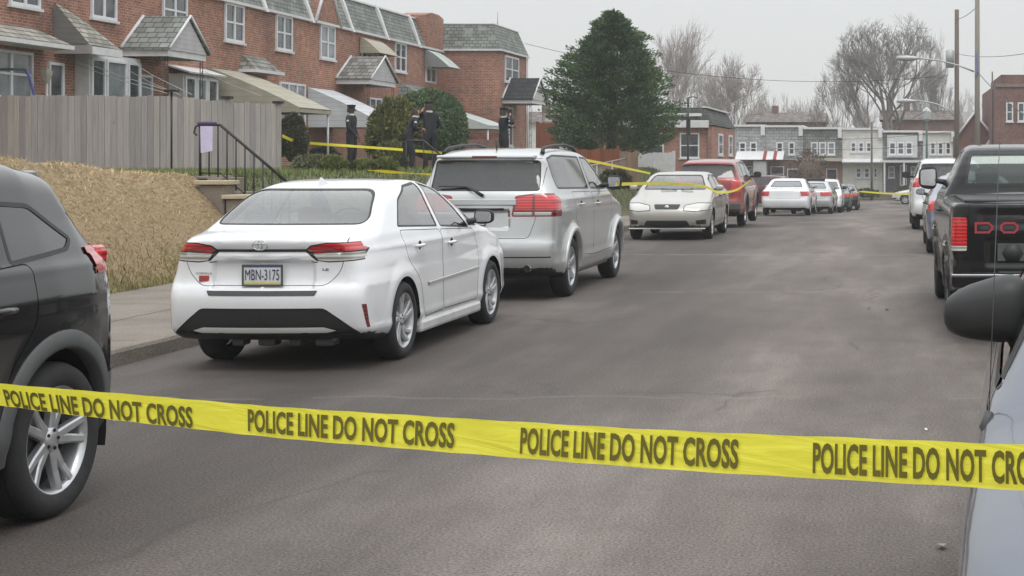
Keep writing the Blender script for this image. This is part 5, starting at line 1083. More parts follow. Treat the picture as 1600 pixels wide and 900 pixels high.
# ---- white sedan, the nearest whole car
def white_sedan():
    S = dict(prof=[(-.82,.26),(-.93,.31),(-.965,.45),(-.985,.60),(-.965,.69),(-.935,.73),(-.93,.86),(-.955,.98),(-.995,1.06),(-.96,1.10),(-.8,1.12),(-.56,1.145),(-.42,1.19),(-.1,1.375),(.12,1.455),(.5,1.515),(1.0,1.535),(1.4,1.515),(1.75,1.43),(2.4,1.12),(2.6,1.07),(3.0,1.01),(3.35,.91),(3.55,.77),(3.64,.60),(3.65,.4),(3.58,.26),(3.3,.2),(2,.19),(0,.19),(-.5,.22)],
        wz=[(0,.76),(.2,.79),(.35,.825),(.6,.826),(.82,.824),(.98,.812),(1.08,.785),(1.5,.56),(1.8,.42)],
        ty=[(-1.05,.12),(-.9,.055),(-.7,.02),(-.45,0),(3,0),(3.4,.06),(3.7,.18)], tc=[(-1.0,.13),(-.8,.075),(-.5,.05),(0,.03),(.6,0),(1.6,0),(2.4,.04)], tcz=.70,
        bowR=.15, bowF=.22, crown=.05, belt=1.08, wb=2.70, R=.33, arch=.365, tx=.835, k=.09, kt=.12, flare=.012, crease=[(.98,.006,.03),(.80,-.006,.05),(.33,.01,.04)],
        recess=[(0,.40,.68,.895,.035,'R'),(0,.62,.955,.985,.016,'R')])
    c = Car('parked_sedan', 'nearest white sedan, showing its tail lamps and licence plate at the left kerb', 'car', (-5.035, 12.63, 0), 0, S, PAINT_WHITE, cell=.028)
    c.window('rear_window', 'R', [(-.645,1.165),(.645,1.165),(.52,1.455),(-.52,1.455)], GLASS_CLEAR, r=.10, trim=.012, clear=.03)
    for sx in (1, -1):
        c.window('rear_side_window', 'S', [(.06,1.125),(1.02,1.085),(1.10,1.50),(.72,1.475),(.38,1.36)], GLASS_CLEAR, side=sx, r=.035, trim=.016)
        c.window('front_side_window', 'S', [(1.10,1.083),(2.02,1.03),(1.80,1.25),(1.50,1.435),(1.17,1.50)], GLASS_CLEAR, side=sx, r=.035, trim=.016)
        c.window('corner_window', 'S', [(2.08,1.05),(2.34,1.035),(1.97,1.22)], GLASS_CLEAR, side=sx, r=.02, trim=.014)
    c.window('windshield', 'F', [(-.70,1.12),(.70,1.12),(.55,1.46),(-.55,1.46)], GLASS_CLEAR, r=.06)
    for sx in (1, -1):
        P = [(.335,.98),(.39,1.025),(.52,1.048),(.80,1.045),(.95,1.035),(.95,.93),(.70,.895),(.52,.885),(.42,.90)]
        c.patch('tail_light', 'R', [(sx*x, z) for x, z in P], TRIM_BLACK, r=.01, off=0); 
        up = [(.36,.985),(.40,1.018),(.53,1.040),(.80,1.037),(.95,1.03),(.95,.985),(.60,.975),(.42,.965)]
        lo = [(.40,.955),(.60,.965),(.95,.972),(.95,.94),(.70,.905),(.52,.895),(.44,.905)]
        k = len(c.parts)-1
        a = c.patch('tail_lens', 'R', [(sx*x, z) for x, z in up], LAMP_RED, r=.006, off=.003, src=(k,)); b = c.patch('tail_lens_clear', 'R', [(sx*x, z) for x, z in lo], LAMP_CLEAR, r=.006, off=.003, src=(k,))
        q = [(-1.0,1.05),(-.86,1.045),(-.62,.99),(-.72,.935),(-.9,.885),(-1.0,.885)]
        c.patch(None, 'S', q, None, side=sx, rid=k, r=.01); c.patch(None, 'S', inset([(-1.0,1.05),(-.86,1.045),(-.62,.99),(-.70,.97),(-1.0,.975)], .008), None, side=sx, rid=a, r=.004, src=(k,))
        c.patch(None, 'S', inset([(-1.0,.968),(-.70,.960),(-.74,.935),(-.9,.89),(-1.0,.89)], .008), None, side=sx, rid=b, r=.004, src=(k,))
    c.panel('trunk_lid', 'R', [(-.63,1.13),(.63,1.13),(.66,1.0),(.60,.80),(.50,.70),(-.50,.70),(-.60,.80),(-.66,1.0)], r=.05, gap=.005)
    tl = len(c.parts)-1
    c.patch('trunk_strip', 'R', [(-.36,.972),(.36,.972),(.36,.995),(-.36,.995)], TRIM_BLACK, r=0, src=(tl, 0), off=.0)
    c.patch('bumper_protector', 'R', [(-.44,.665),(.44,.665),(.42,.625),(-.42,.625)], TRIM_GREY, r=.008, off=.004)
    c.patch('rear_diffuser', 'R', [(-.49,.525),(.49,.525),(.60,.44),(.75,.315),(.75,.2),(-.75,.2),(-.75,.315),(-.60,.44)], TRIM_BLACK, r=.03, off=-.008)
    rd = len(c.parts)-1
    c.patch('chrome_strip', 'R', [(-.57,.345),(-.48,.372),(.48,.372),(.57,.345),(.50,.328),(-.50,.328)], PAINT_OFFWHITE, r=.008, src=(rd,), off=.006)
    for sx in (1, -1):
        c.patch('reflector', 'S', [(-.86,.55),(-.815,.55),(-.765,.36),(-.80,.36)], LAMP_RED_DARK, side=sx, r=.006, off=.002, clear=.05)
        c.panel('rear_door', 'S', [(.50,.36),(.42,.62),(.14,.84),(.05,1.10),(1.05,1.065),(1.06,.32),(.56,.30)], side=sx, r=.06)
        c.panel('front_door', 'S', [(1.07,.32),(1.065,1.063),(2.16,1.02),(2.24,.80),(2.16,.34),(2.1,.31)], side=sx, r=.04)
        c.patch('headlight', 'S', [(3.28,.82),(3.5,.80),(3.75,.74),(3.75,.66),(3.5,.70)], LAMP_HEAD, side=sx, clear=.1)
        c.patch('headlight', 'F', [(sx*.36,.72),(sx*.85,.82),(sx*.85,.70),(sx*.5,.64)], LAMP_HEAD)
    c.patch('grille', 'F', [(-.58,.5),(.58,.5),(.66,.28),(-.66,.28)], TRIM_BLACK)
    c.split(); c.wheels(n=5, mat=HUBCAP, twist=.34, dual=True, rimr=.240, tw=.21)
    c.mirrors(2.06, 1.115, TRIM_BLACK, size=(.12,.20,.145)); c.handles([(.42,.945),(1.32,.925)], PAINT_WHITE)
    # side moulding, sill, antenna, emblem, badges, plate, exhaust bits
    for sx in (-1, 1):
        pts = [c.surf('S', y, .600+.018*(1.2-y)*-1, sx)[0] for y in np.linspace(.62, 2.2, 12)]
        b = MB(); vs = []; fs = []
        for p in pts: vs += [(p.x-sx*.004, p.y, p.z-.018), (p.x+sx*.010, p.y, p.z-.013), (p.x+sx*.010, p.y, p.z+.012), (p.x-sx*.004, p.y, p.z+.018)]
        for i in range(len(pts)-1):
            for j in range(3): fs.append((i*4+j, i*4+j+1, i*4+5+j, i*4+4+j))
        b.add(vs, fs); b.build('side_moulding', CHROME if False else PAINT_SILVER, c.root, False)
        b = MB(); b.rbox((sx*.74, .42, .17), (sx*.835, 2.28, .285), .03); b.build('side_sill', PAINT_WHITE, c.root, False)
    b = MB(); p, g = c.surf('T', .0, .34); b.add([(-.015,.22,p.z-.03),(.015,.22,p.z-.03),(.02,.42,p.z-.01),(-.02,.42,p.z-.01),(0,.235,p.z+.058),(0,.27,p.z+.060)], [(0,1,5,4),(1,2,5),(2,3,5),(3,0,4,5),(0,3,2,1)]); b.build('roof_antenna', PAINT_WHITE, c.root, False)
    y0 = c.surf('R', 0, 1.02)[0].y-.004; b = MB()
    def ring(rx, rz, cz, yy): return [Vector((math.cos(a)*rx, yy, cz+math.sin(a)*rz)) for a in [2*PI*k/24 for k in range(25)]]
    b.tube(ring(.058,.038,1.027,y0), .0045, 6, cap=False); b.tube(ring(.016,.036,1.027,y0-.002), .004, 6, cap=False)
    b.tube([(x, y0-.002, 1.040+(-abs(x)**2*2)) for x in np.linspace(-.045,.045,9)], .004, 6); b.build('emblem', CHROME, c.root, False)
    o, y = c.plate('R', 0.0, .785, .30, .150, mats=(PLATE, TRIM_GREY))
    b = MB(); b.box((-.148, y+.001, .716), (.148, y-.001, .733)); b.build('plate_band', PLATE_Y, o, False)
    b = MB(); b.box((-.148, y+.001, .850), (.148, y-.001, .868)); b.build('plate_band', PLATE_B, o, False)
    place_text('plate_number', 'MBN-3175', .27, .085, (0, y-.0015, .791), INK, o, 'R', bold=.0, d=.001)
    yy = min(c.surf('R', -.50, .76)[0].y, c.surf('R', -.43, .76)[0].y)-.002; b = MB(); b.box((-.515, yy, .735), (-.435, yy+.012, .782)); b.build('sticker', STICKER, c.root, False)
    place_text('model_badge', 'COROLLA', .13, .016, (-.475, yy, .80), TRIM_GREY, c.root, 'R', .02)
    place_text('trim_badge', 'LE', .05, .018, (.49, c.surf('R', .49, .83)[0].y-.002, .83), TRIM_GREY, c.root, 'R', .03)
    for (x, w) in ((-.28,.10),(-.05,.14),(.18,.10),(.42,.16)): b = MB(); b.rbox((x-w/2,-.75,.20), (x+w/2,-.60,.27), .02); b.build('floor_bracket', TRIM_GREY, c.root, False)
    b = MB()
    b.tube([(.52,-.80,.27),(.52,-.4,.27),(.4,.4,.27)], .025, 8); b.build('exhaust', TRIM_GREY, c.root, False)
    c.interior([(-.0,.10,1.22),(-.38,1.15,.5),(.38,1.15,.5)], dash=2.05, z0=.62, head=1.20)
    return c
white_sedan()

# ---- silver crossover in front of it
def suv_spec(L0, wb, L1, H, W, R, **kw):
    k = H/1.86; w = W/1.71; a = L0; f = wb+L1
    S = dict(prof=[(-a+.17,.32*k),(-a+.05,.40*k),(-a,.56*k),(-a+.0,.70*k),(-a+.035,.78*k),(-a+.04,1.0*k),(-a+.06,1.27*k),(-a+.12,1.35*k),(-a+.26,1.66*k),(-a+.22,1.735*k),(-a+.4,1.80*k),(.0,1.84*k),(.7,1.86*k),(1.4,1.84*k),(1.9,1.755*k),(2.6*wb/2.89,1.29*k),(2.85*wb/2.89,1.22*k),(f-.45,1.13*k),(f-.18,1.02*k),(f-.03,.8*k),(f,.5*k),(f-.08,.32*k),(f-.5,.27),(1.5,.26),(0,.26),(-.4,.28)],
        wz=[(0,.78*w),(.3,.82*w),(.6*k,.85*w),(1.1*k,.855*w),(1.22*k,.83*w),(1.30*k,.80*w),(1.8*k,.64*w),(2.1,.5*w)],
        ty=[(-a-.05,.10),(-a+.1,.045),(-a+.3,.01),(-.3,0),(wb+.3,0),(f-.3,.05),(f,.15)], tc=[(-a,.06),(-a+.5,.02),(.3,0),(2,0),(2.6,.05)],
        bowR=.09, bowF=.2, crown=.045, belt=1.27*k, wb=wb, R=R, arch=R+.045, tx=.845*w, k=.10, kt=.12, flare=.02, crease=[(1.22*k,.008,.03),(.45,.012,.05)])
    S.update(kw); return S
def silver_crossover():
    S = suv_spec(.92, 2.89, .88, 1.86, 1.78, .375, flare=.035, flr=.09, recess=[(0,.31,.88,1.10,.03,'R')])
    c = Car('parked_crossover', 'silver crossover with roof rails and rear wiper, parked ahead of the nearest white sedan', 'car', (-4.92, 18.4, 0), 0, S, PAINT_SILVER, cell=.034)
    c.window('rear_window', 'R', [(-.66,1.325),(.66,1.325),(.63,1.695),(-.63,1.695)], GLASS_DARK, r=.05, trim=.012)
    for sx in (1, -1):
        c.window('rear_side_window', 'S', [(-.50,1.345),(1.20,1.315),(1.14,1.745),(-.15,1.765),(-.48,1.72)], GLASS_DARK, side=sx, r=.06, trim=.02)
        c.window('front_side_window', 'S', [(1.30,1.313),(2.36,1.29),(1.95,1.56),(1.62,1.73),(1.24,1.745)], GLASS_MID, side=sx, r=.05)
    c.window('windshield', 'F', [(-.70,1.30),(.70,1.30),(.6,1.72),(-.6,1.72)], GLASS_CLEAR, r=.06)
    for sx in (1, -1):
        P = [(.335,1.02),(.375,1.27),(.60,1.30),(.95,1.30),(.95,1.02)]
        k = c.patch('tail_light', 'R', [(sx*x, z) for x, z in P], LAMP_RED_DARK, r=.03, off=.0)
        c.patch(None, 'S', [(-1.0,1.30),(-.70,1.29),(-.56,1.24),(-.60,1.02),(-1.0,1.02)], None, side=sx, rid=k, r=.03)
        a = c.patch('tail_lens', 'R', [(sx*x, z) for x, z in [(.375,1.10),(.40,1.245),(.58,1.275),(.58,1.10)]], LAMP_RED, r=.02, off=.004, src=(k,))
        c.patch(None, 'R', [(sx*x, z) for x, z in [(.61,1.10),(.61,1.277),(.95,1.28),(.95,1.10)]], None, rid=a, r=.02, src=(k,))
        c.patch(None, 'S', [(-1.0,1.28),(-.72,1.27),(-.585,1.225),(-.61,1.10),(-1.0,1.10)], None, side=sx, rid=a, r=.02, src=(k,))
        b = c.patch('tail_lens_clear', 'R', [(sx*x, z) for x, z in [(.36,1.04),(.365,1.075),(.58,1.075),(.58,1.04)]], LAMP_CLEAR, r=.01, off=.004, src=(k,))
        c.patch(None, 'R', [(sx*x, z) for x, z in [(.61,1.04),(.61,1.075),(.8,1.075),(.8,1.04)]], None, rid=b, r=.01, src=(k,))
    c.panel('tailgate', 'R', [(-.70,1.72),(.70,1.72),(.67,1.25),(.62,.98),(.54,.76),(-.54,.76),(-.62,.98),(-.67,1.25)], r=.05, gap=.006)
    c.patch('bumper_groove', 'R', [(-.80,.545),(.80,.545),(.80,.53),(-.80,.53)], SEAM, r=0, off=-.003)
    c.patch('lower_bumper', 'R', [(-.7,.36),(.7,.36),(.72,.2),(-.72,.2)], TRIM_BLACK, r=.02)
    for sx in (1, -1):
        c.panel('rear_door', 'S', [(.46,.50),(.36,.78),(.15,1.0),(.12,1.30),(1.24,1.28),(1.25,.44)], side=sx, r=.06)
        c.panel('front_door', 'S', [(1.26,.44),(1.255,1.28),(2.46,1.26),(2.5,.90),(2.42,.46)], side=sx, r=.05)
        c.patch('headlight', 'F', [(sx*.45,.80),(sx*.9,.92),(sx*.9,1.06),(sx*.45,.98)], LAMP_HEAD)
    c.patch('grille', 'F', [(-.40,.98),(.40,.98),(.38,.70),(-.38,.70)], TRIM_BLACK)
    c.split(); c.wheels(n=6, mat=ALLOY, dual=False, rimr=.25, tw=.225)
    c.mirrors(2.18, 1.37, TRIM_BLACK, size=(.11,.21,.19)); c.handles([(.48,1.13),(1.52,1.115)], PAINT_SILVER)
    for sx in (-1, 1):
        zr_ = [c.surf('T', sx*.58, y)[0].z for y in (-.35,.0,.5,1.0,1.35)]
        b = MB(); b.tube([(sx*.60,-.42,zr_[0]-.01),(sx*.58,-.30,zr_[0]+.055),(sx*.58,.2,zr_[1]+.065),(sx*.58,.9,zr_[3]+.065),(sx*.58,1.3,zr_[4]+.05),(sx*.60,1.42,zr_[4]-.02)], [.03,.022,.018,.018,.022,.03], 8)
        b.build('roof_rail', TRIM_BLACK, c.root, False)
        b = MB(); b.rbox((sx*.78,.50,.44), (sx*.865,2.42,.52), .03); b.build('door_moulding', PAINT_OFFWHITE, c.root, False)
        b = MB(); b.rbox((sx*.72,.45,.25), (sx*.84,2.45,.36), .03); b.build('side_sill', TRIM_GREY, c.root, False)
    c.arch_trim(PAINT_SILVER, .075, .018)
    b = MB(); b.rbox((-.58,-.80,1.715), (.58,-.52,1.755), .018); o = b.build('spoiler', PAINT_SILVER, c.root, False)
    b = MB(); b.rbox((-.15,-.815,1.722), (.15,-.795,1.748), .008); b.build('brake_light', LAMP_RED_DARK, o, False)
    p1 = c.surf('R', -.0, 1.28)[0]; p2 = c.surf('R', -.45, 1.37)[0]
    b = MB(); b.tube([(-.0,p1.y-.02,1.27),(-.10,p1.y-.05,1.335),(-.22,p2.y-.035,1.375),(-.55,p2.y-.03,1.385)], [.022,.016,.010,.006], 8); b.build('rear_wiper', TRIM_BLACK, c.root, False)
    b = MB(); b.tube([(0,-.25,1.80),(0,-.30,1.94)], [.012,.004], 6); b.build('roof_antenna', TRIM_BLACK, c.root, False)
    b = MB(); b.tube([(.52,-.86,.40),(.52,-.5,.40)], .045, 14); o = b.build('exhaust', CHROME, c.root, False); b = MB(); b.lathe([(.037,-.862),(0,-.862)], 14, axis='y', c=(.52,0,.40)); b.build('exhaust_bore', SEAM, o, False)
    b = MB(); y = c.surf('R', 0, 1.1)[0].y; b.rbox((-.42, y-.014, 1.155), (.40, y+.01, 1.235), .02); b.build('tailgate_bar', PAINT_SILVER, c.root, False)
    b = MB(); b.rbox((-.33, y-.01, 1.095), (.25, y+.01, 1.125), .01); b.build('handle_recess', SEAM, c.root, False)
    o, y = c.plate('R', -.13, 1.0, .30, .155, mats=(PLATE, TRIM_GREY)); place_text('plate_number', 'KZL-4402', .26, .08, (-.13, y-.001, 1.0), INK, o, 'R', .015, .001) if False else None
    c.interior([(0,.0,1.15),(-.38,1.2,.5),(.38,1.2,.5)], dash=2.1, z0=.75, head=1.35)
silver_crossover()

# ---- black crossover at the left edge, nose towards the viewer, tail towards the white sedan
def black_crossover():
    S = suv_spec(.80, 2.66, .9, 1.735, 1.74, .37, archsq=.98, arch=.44, flare=.006, ty=[(-.85,.24),(-.72,.15),(-.55,.07),(-.35,.02),(0,0),(3,0),(3.3,.05),(3.6,.15)], crease=[(1.19,.010,.03),(1.0,-.006,.05),(.45,.012,.05)])
    S['prof'] = [(-.62,.30),(-.74,.40),(-.79,.55),(-.80,.68),(-.75,.78),(-.73,1.0),(-.70,1.20),(-.66,1.28),(-.40,1.58),(-.36,1.65),(-.1,1.69)]+[p for p in S['prof'] if p[0] >= 0 and p[1] > .6]+[p for p in S['prof'] if p[0] >= 0 and p[1] <= .6]
    c = Car('parked_crossover', 'black crossover cut off by the left photo edge, with grey wheel arch trim', 'car', (-4.85, 7.04, 0), PI, S, PAINT_GREY, cell=.03)
    for sx in (1, -1):
        c.window('front_side_window', 'S', [(1.26,1.19),(2.3,1.16),(1.9,1.45),(1.6,1.61),(1.22,1.63)], GLASS_DARK, side=sx, r=.05)
        c.window('rear_side_window', 'S', [(.42,1.215),(1.20,1.19),(1.16,1.63),(.66,1.63),(.40,1.60),(.40,1.22)], GLASS_DARK, side=sx, r=.04)
        c.window('quarter_window', 'S', [(-.20,1.26),(.33,1.22),(.30,1.52),(.02,1.50),(-.28,1.32)], GLASS_DARK, side=sx, r=.04)
    c.window('rear_window', 'R', [(-.62,1.24),(.62,1.24),(.56,1.56),(-.56,1.56)], GLASS_DARK, r=.05)
    c.window('windshield', 'F', [(-.70,1.22),(.70,1.22),(.6,1.6),(-.6,1.6)], GLASS_CLEAR, r=.06)
    for sx in (1, -1):
        k = c.patch('tail_light', 'R', [(sx*x, z) for x, z in [(.42,1.15),(.42,1.20),(.60,1.27),(.95,1.27),(.95,1.13)]], LAMP_RED, r=.02, off=.01)
        c.panel('rear_door', 'S', [(.50,.44),(.42,.75),(.20,.96),(.18,1.23),(1.23,1.18),(1.25,.40)], side=sx, r=.06)
        c.panel('front_door', 'S', [(1.26,.40),(1.24,1.18),(2.3,1.15),(2.36,.8),(2.24,.42)], side=sx, r=.05)
    c.panel('tailgate', 'R', [(-.70,1.6),(.70,1.6),(.68,1.2),(.62,.80),(-.62,.80),(-.68,1.2)], r=.05)
    c.patch('rear_bumper_cladding', 'R', [(-.9,.62),(.9,.62),(.9,.2),(-.9,.2)], TRIM_GREY, r=0)
    c.split(); c.wheels(n=5, mat=ALLOY, dual=True, rimr=.262, tw=.235)
    c.mirrors(2.1, 1.25, TRIM_BLACK); c.handles([(.50,1.03),(1.5,1.02)], PAINT_GREY)
    c.arch_trim(TRIM_GREY, .085, .014)
    b = MB(); b.rbox((-.52,-.43,1.575), (.52,-.05,1.655), .035); b.build('spoiler', PAINT_GREY, c.root, False)
    for sx in (-1, 1):
        b = MB(); b.rbox((sx*.62,-.665,1.165), (sx*.735,-.56,1.265), .03); b.build('tail_light', LAMP_RED, c.root, False)
        b = MB(); b.rbox((sx*.78,.5,.28), (sx*.885,2.2,.46), .04); b.build('side_sill', TRIM_GREY, c.root, False)
    c.interior([(0,.0,1.15),(-.38,1.2,.5),(.38,1.2,.5)], dash=2.0, z0=.7, head=1.25)
black_crossover()

# ---- plainer cars further down the street
def sedan_spec(a, wb, fo, H, W, R, **kw):
    k = H/1.44; f = wb+fo; w = W/1.70
    S = dict(prof=[(-a+.14,.24),(-a+.03,.34),(-a,.52),(-a+.0,.62),(-a+.03,.70),(-a+.05,.88*k),(-a+.06,1.0*k),(-a+.16,1.04*k),(-.5,1.075*k),(-.38,1.10*k),(.1,1.32*k),(.4,1.40*k),(.85,1.44*k),(1.3,1.41*k),(1.65,1.30*k),(wb-.35,1.03*k),(wb-.15,.98*k),(f-.5,.88*k),(f-.2,.79*k),(f-.03,.66),(f,.5),(f-.03,.3),(f-.2,.22),(1.5,.20),(0,.20)],
        wz=[(0,.78*w),(.2,.80*w),(.4,.835*w),(.6,.85*w),(.85*k,.845*w),(.98*k,.81*w),(1.06*k,.775*w),(1.4*k,.60*w),(1.8,.4*w)],
        ty=[(-a-.05,.13),(-a+.1,.06),(-a+.3,.01),(-.3,0),(wb+.3,0),(f-.3,.05),(f,.16)], tc=[(-.6,.10),(0,.03),(.5,0),(1.6,0),(2.2,.04)],
        bowR=.10, bowF=.2, crown=.05, belt=1.03*k, wb=wb, R=R, arch=R+.04, tx=.84*w, k=.09, kt=.10, flare=.012)
    S.update(kw); return S
def sedan(name, label, loc, rz, S, paint, cell=.05, tail=None, details=True, rim=dict(n=7, mat=HUBCAP, dual=False), glass=None, group=None, H=1.44):
    k = H/1.44; wb = S['wb']; c = Car(name, label, 'car', loc, rz, S, paint, group, cell); g = glass or GLASS_MID
    c.window('rear_window', 'R', [(-.64,1.10*k),(.64,1.10*k),(.50,1.34*k),(-.50,1.34*k)], g, r=.06); c.window('windshield', 'F', [(-.69,1.04*k),(.69,1.04*k),(.52,1.36*k),(-.52,1.36*k)], g, r=.07)
    for sx in (1, -1):
        c.window('rear_side_window', 'S', [(-.05,1.06*k),(.92,1.045*k),(.92,1.36*k),(.5,1.34*k),(.2,1.25*k)], g, side=sx, r=.04)
        c.window('front_side_window', 'S', [(1.0,1.043*k),(wb-.5,1.02*k),(1.62,1.27*k),(1.3,1.36*k),(1.0,1.37*k)], g, side=sx, r=.04)
        c.panel('rear_door', 'S', [(.42,.36),(.36,.6),(.1,.80),(.08,1.03*k),(.96,1.015*k),(.98,.32)], side=sx, r=.05, gap=.008)
        c.panel('front_door', 'S', [(.99,.32),(.97,1.015*k),(wb-.45,.99*k),(wb-.42,.7),(wb-.5,.34)], side=sx, r=.04, gap=.008)
        z0, z1, x0 = tail or (.78, .97, .42)
        kk = c.patch('tail_light', 'R', [(sx*x0, z0), (sx*(x0-.02), z1), (sx*.95, z1), (sx*.95, z0+.02)], LAMP_RED, r=.03, off=.003)
        c.patch(None, 'S', [(-2,z1),(-.72,z1),(-.76,z0+.02),(-2,z0+.02)], None, side=sx, rid=kk, r=0)
        hp = [(sx*.34,.62),(sx*.36,.74),(sx*.62,.79),(sx*.95,.78),(sx*.95,.64),(sx*.6,.60)]; hk = c.patch('headlight_bezel', 'F', hp, TRIM_BLACK, r=.03); hh = c.patch('headlight', 'F', inset(hp, .014), LAMP_HEAD, r=.02, off=.003, src=(hk,))
        c.patch(None, 'S', [(wb+.52,.79),(wb+1.2,.79),(wb+1.2,.62),(wb+.7,.63)], None, side=sx, rid=hh, r=.02)
    c.panel('trunk_lid', 'R', [(-.62,1.06*k),(.62,1.06*k),(.58,.68),(-.58,.68)], r=.05, gap=.008)
    c.patch('grille', 'F', [(-.28,.755),(.28,.755),(.24,.65),(-.24,.65)], TRIM_BLACK, r=.03); c.patch('air_intake', 'F', [(-.42,.42),(.42,.42),(.48,.31),(-.48,.31)], TRIM_BLACK, r=.02)
    for sx in (1, -1): c.patch('fog_lamp', 'F', [(sx*.60,.42),(sx*.80,.44),(sx*.80,.34),(sx*.62,.33)], TRIM_BLACK, r=.02)
    c.patch('lower_bumper', 'R', [(-.8,.32),(.8,.32),(.8,.2),(-.8,.2)], TRIM_BLACK, r=0)
    c.split(); c.wheels(**rim); c.mirrors(wb-.62, 1.06*k, paint, glass=details, size=(.10,.18,.13), stalk=.03); 
    if details: c.handles([(.32,.90*k),(1.15,.89*k)], TRIM_BLACK)
    c.interior([(0,.1,1.1),(-.36,1.0,.48),(.36,1.0,.48)], dash=wb-.75, z0=.6, head=1.12)
    return c
c = sedan('parked_sedan', 'champagne silver sedan facing the viewer, parked in front of the red SUV', (-4.80, 34.05, 0), PI, sedan_spec(.95, 2.46, .85, 1.44, 1.76, .315), PAINT_CHAMPAGNE, .04, glass=GLASS_CLEAR)
o = MB(); y = c.surf('F', 0, .30)[0].y
o.rbox((-.80, y-.14, .235), (.80, y-.04, .262), .01); o.build('chrome_strip', PAINT_OFFWHITE, c.root, False)
b = MB(); y = c.surf('F', 0, .69)[0].y; b.lathe([(.05, y+.004), (.05, y+.016), (.03, y+.02), (0, y+.02)], 16, axis='y', c=(0, 0, .69)); b.build('emblem', CHROME, c.root, False)
b = MB()
for s_ in (-1, 1): b.tube([(s_*.05-.1, c.S['wb']-.30, 1.035), (s_*.35-.05, c.S['wb']-.36, 1.065)], .008, 5)
b.build('wiper', TRIM_BLACK, c.root, False)

def suv(name, label, loc, rz, S, paint, H, cell=.05, glass=None, tail=None, group=None, rim=dict(n=5, mat=ALLOY, dual=False), wrap=True):
    k = H/1.86; wb = S['wb']; c = Car(name, label, 'car', loc, rz, S, paint, group, cell); g = glass or GLASS_DARK; w = S['tx']/.845
    c.window('rear_window', 'R', [(-.66*w,1.325*k),(.66*w,1.325*k),(.63*w,1.695*k),(-.63*w,1.695*k)], g, r=.05, trim=.012)
    c.window('windshield', 'F', [(-.70*w,1.30*k),(.70*w,1.30*k),(.6*w,1.72*k),(-.6*w,1.72*k)], GLASS_CLEAR, r=.06)
    for sx in (1, -1):
        c.window('rear_side_window', 'S', [(-.5,1.345*k),(.15,1.335*k),(.15,1.76*k),(-.38,1.73*k)], g, side=sx, r=.05, trim=.02)
        c.window('rear_side_window', 'S', [(.22,1.335*k),(1.10,1.315*k),(1.08,1.745*k),(.22,1.765*k)], g, side=sx, r=.05, trim=.02)
        c.window('front_side_window', 'S', [(1.18,1.313*k),(wb-.55,1.29*k),(wb-.92,1.56*k),(1.55,1.73*k),(1.16,1.745*k)], g, side=sx, r=.05)
        t = tail or (.95, 1.28, .60)
        kk = c.patch('tail_light', 'R', [(sx*(t[2]+.01), t[0]*k), (sx*t[2], t[1]*k), (sx*.98, t[1]*k), (sx*.98, t[0]*k)], LAMP_RED, r=.03, off=.003)
        if wrap: c.patch(None, 'S', [(-2,t[1]*k),(-S['_a']+.22,t[1]*k),(-S['_a']+.24,t[0]*k),(-2,t[0]*k)], None, side=sx, rid=kk, r=0)
        c.panel('rear_door', 'S', [(.46,.46),(.36,.78*k),(.15,1.0*k),(.14,1.30*k),(1.14,1.28*k),(1.15,.42)], side=sx, r=.06, gap=.008)
        c.panel('front_door', 'S', [(1.16,.42),(1.15,1.28*k),(wb-.43,1.26*k),(wb-.4,.9*k),(wb-.46,.44)], side=sx, r=.05, gap=.008)
        c.patch('headlight', 'F', [(sx*.45,.80*k),(sx*.9,.84*k),(sx*.9,1.0*k),(sx*.45,.96*k)], LAMP_HEAD, r=.03)
    c.panel('tailgate', 'R', [(-.70*w,1.72*k),(.70*w,1.72*k),(.66*w,1.25*k),(.60*w,.76*k),(-.60*w,.76*k),(-.66*w,1.25*k)], r=.05, gap=.008)
    c.patch('grille', 'F', [(-.40,.98*k),(.40,.98*k),(.38,.70*k),(-.38,.70*k)], TRIM_BLACK, r=.03)
    c.split(); c.wheels(**rim); c.mirrors(wb-.7, 1.37*k, TRIM_BLACK, glass=False, size=(.11,.21,.17))
    c.interior([(0,.0,1.15),(-.38,1.1,.5),(.38,1.1,.5)], dash=wb-.8, z0=.72, head=1.32*k)
    return c
def SU(a, *q, **kw): S = suv_spec(a, *q, **kw); S['_a'] = a; return S
c = suv('parked_suv', 'red SUV with dark rear glass parked beyond the champagne sedan', (-4.72, 37.7, 0), 0, SU(1.0, 2.8, .85, 1.72, 1.76, .37, flare=.03), PAINT_RED, 1.72)
c.arch_trim(TRIM_GREY, .07, .02); b = MB(); b.rbox((-.84,-1.03,.42), (.84,-.85,.62), .04); b.build('rear_bumper', TRIM_GREY, c.root, False)

sedan('parked_sedan', 'farther white sedan with red tail lamps, just past the red SUV', (-4.24, 57.3, gz(57)), math.radians(-1), sedan_spec(1.05, 2.8, .95, 1.44, 1.86, .33), PAINT_WHITE, .06, tail=(.76,.95,.62), glass=GLASS_MID)
c = sedan('parked_sedan', 'silver sedan with dark roof bar, half hidden behind the farther white sedan', (-3.65, 64.2, gz(64)), math.radians(-1), sedan_spec(1.0, 2.8, .9, 1.44, 1.84, .33), PAINT_SILVER, .07, details=False)
b = MB(); b.rbox((-.5,.75,1.42), (.5,.95,1.53), .03); b.build('roof_bar', TRIM_BLACK, c.root, False)
suv('parked_suv', 'white SUV facing the viewer, behind the silver sedan far along the left kerb', (-3.45, 72.3, gz(71)), PI, SU(.9, 2.7, .85, 1.62, 1.80, .35), PAINT_WHITE, 1.62, .07)
sedan('parked_sedan', 'dark green sedan far along the left kerb, just past the white SUV', (-3.20, 75.6, gz(76)), 0, sedan_spec(.95, 2.6, .9, 1.44, 1.75, .32), M_paint('dark_green_paint', (.02,.045,.04), .2), .08, details=False)
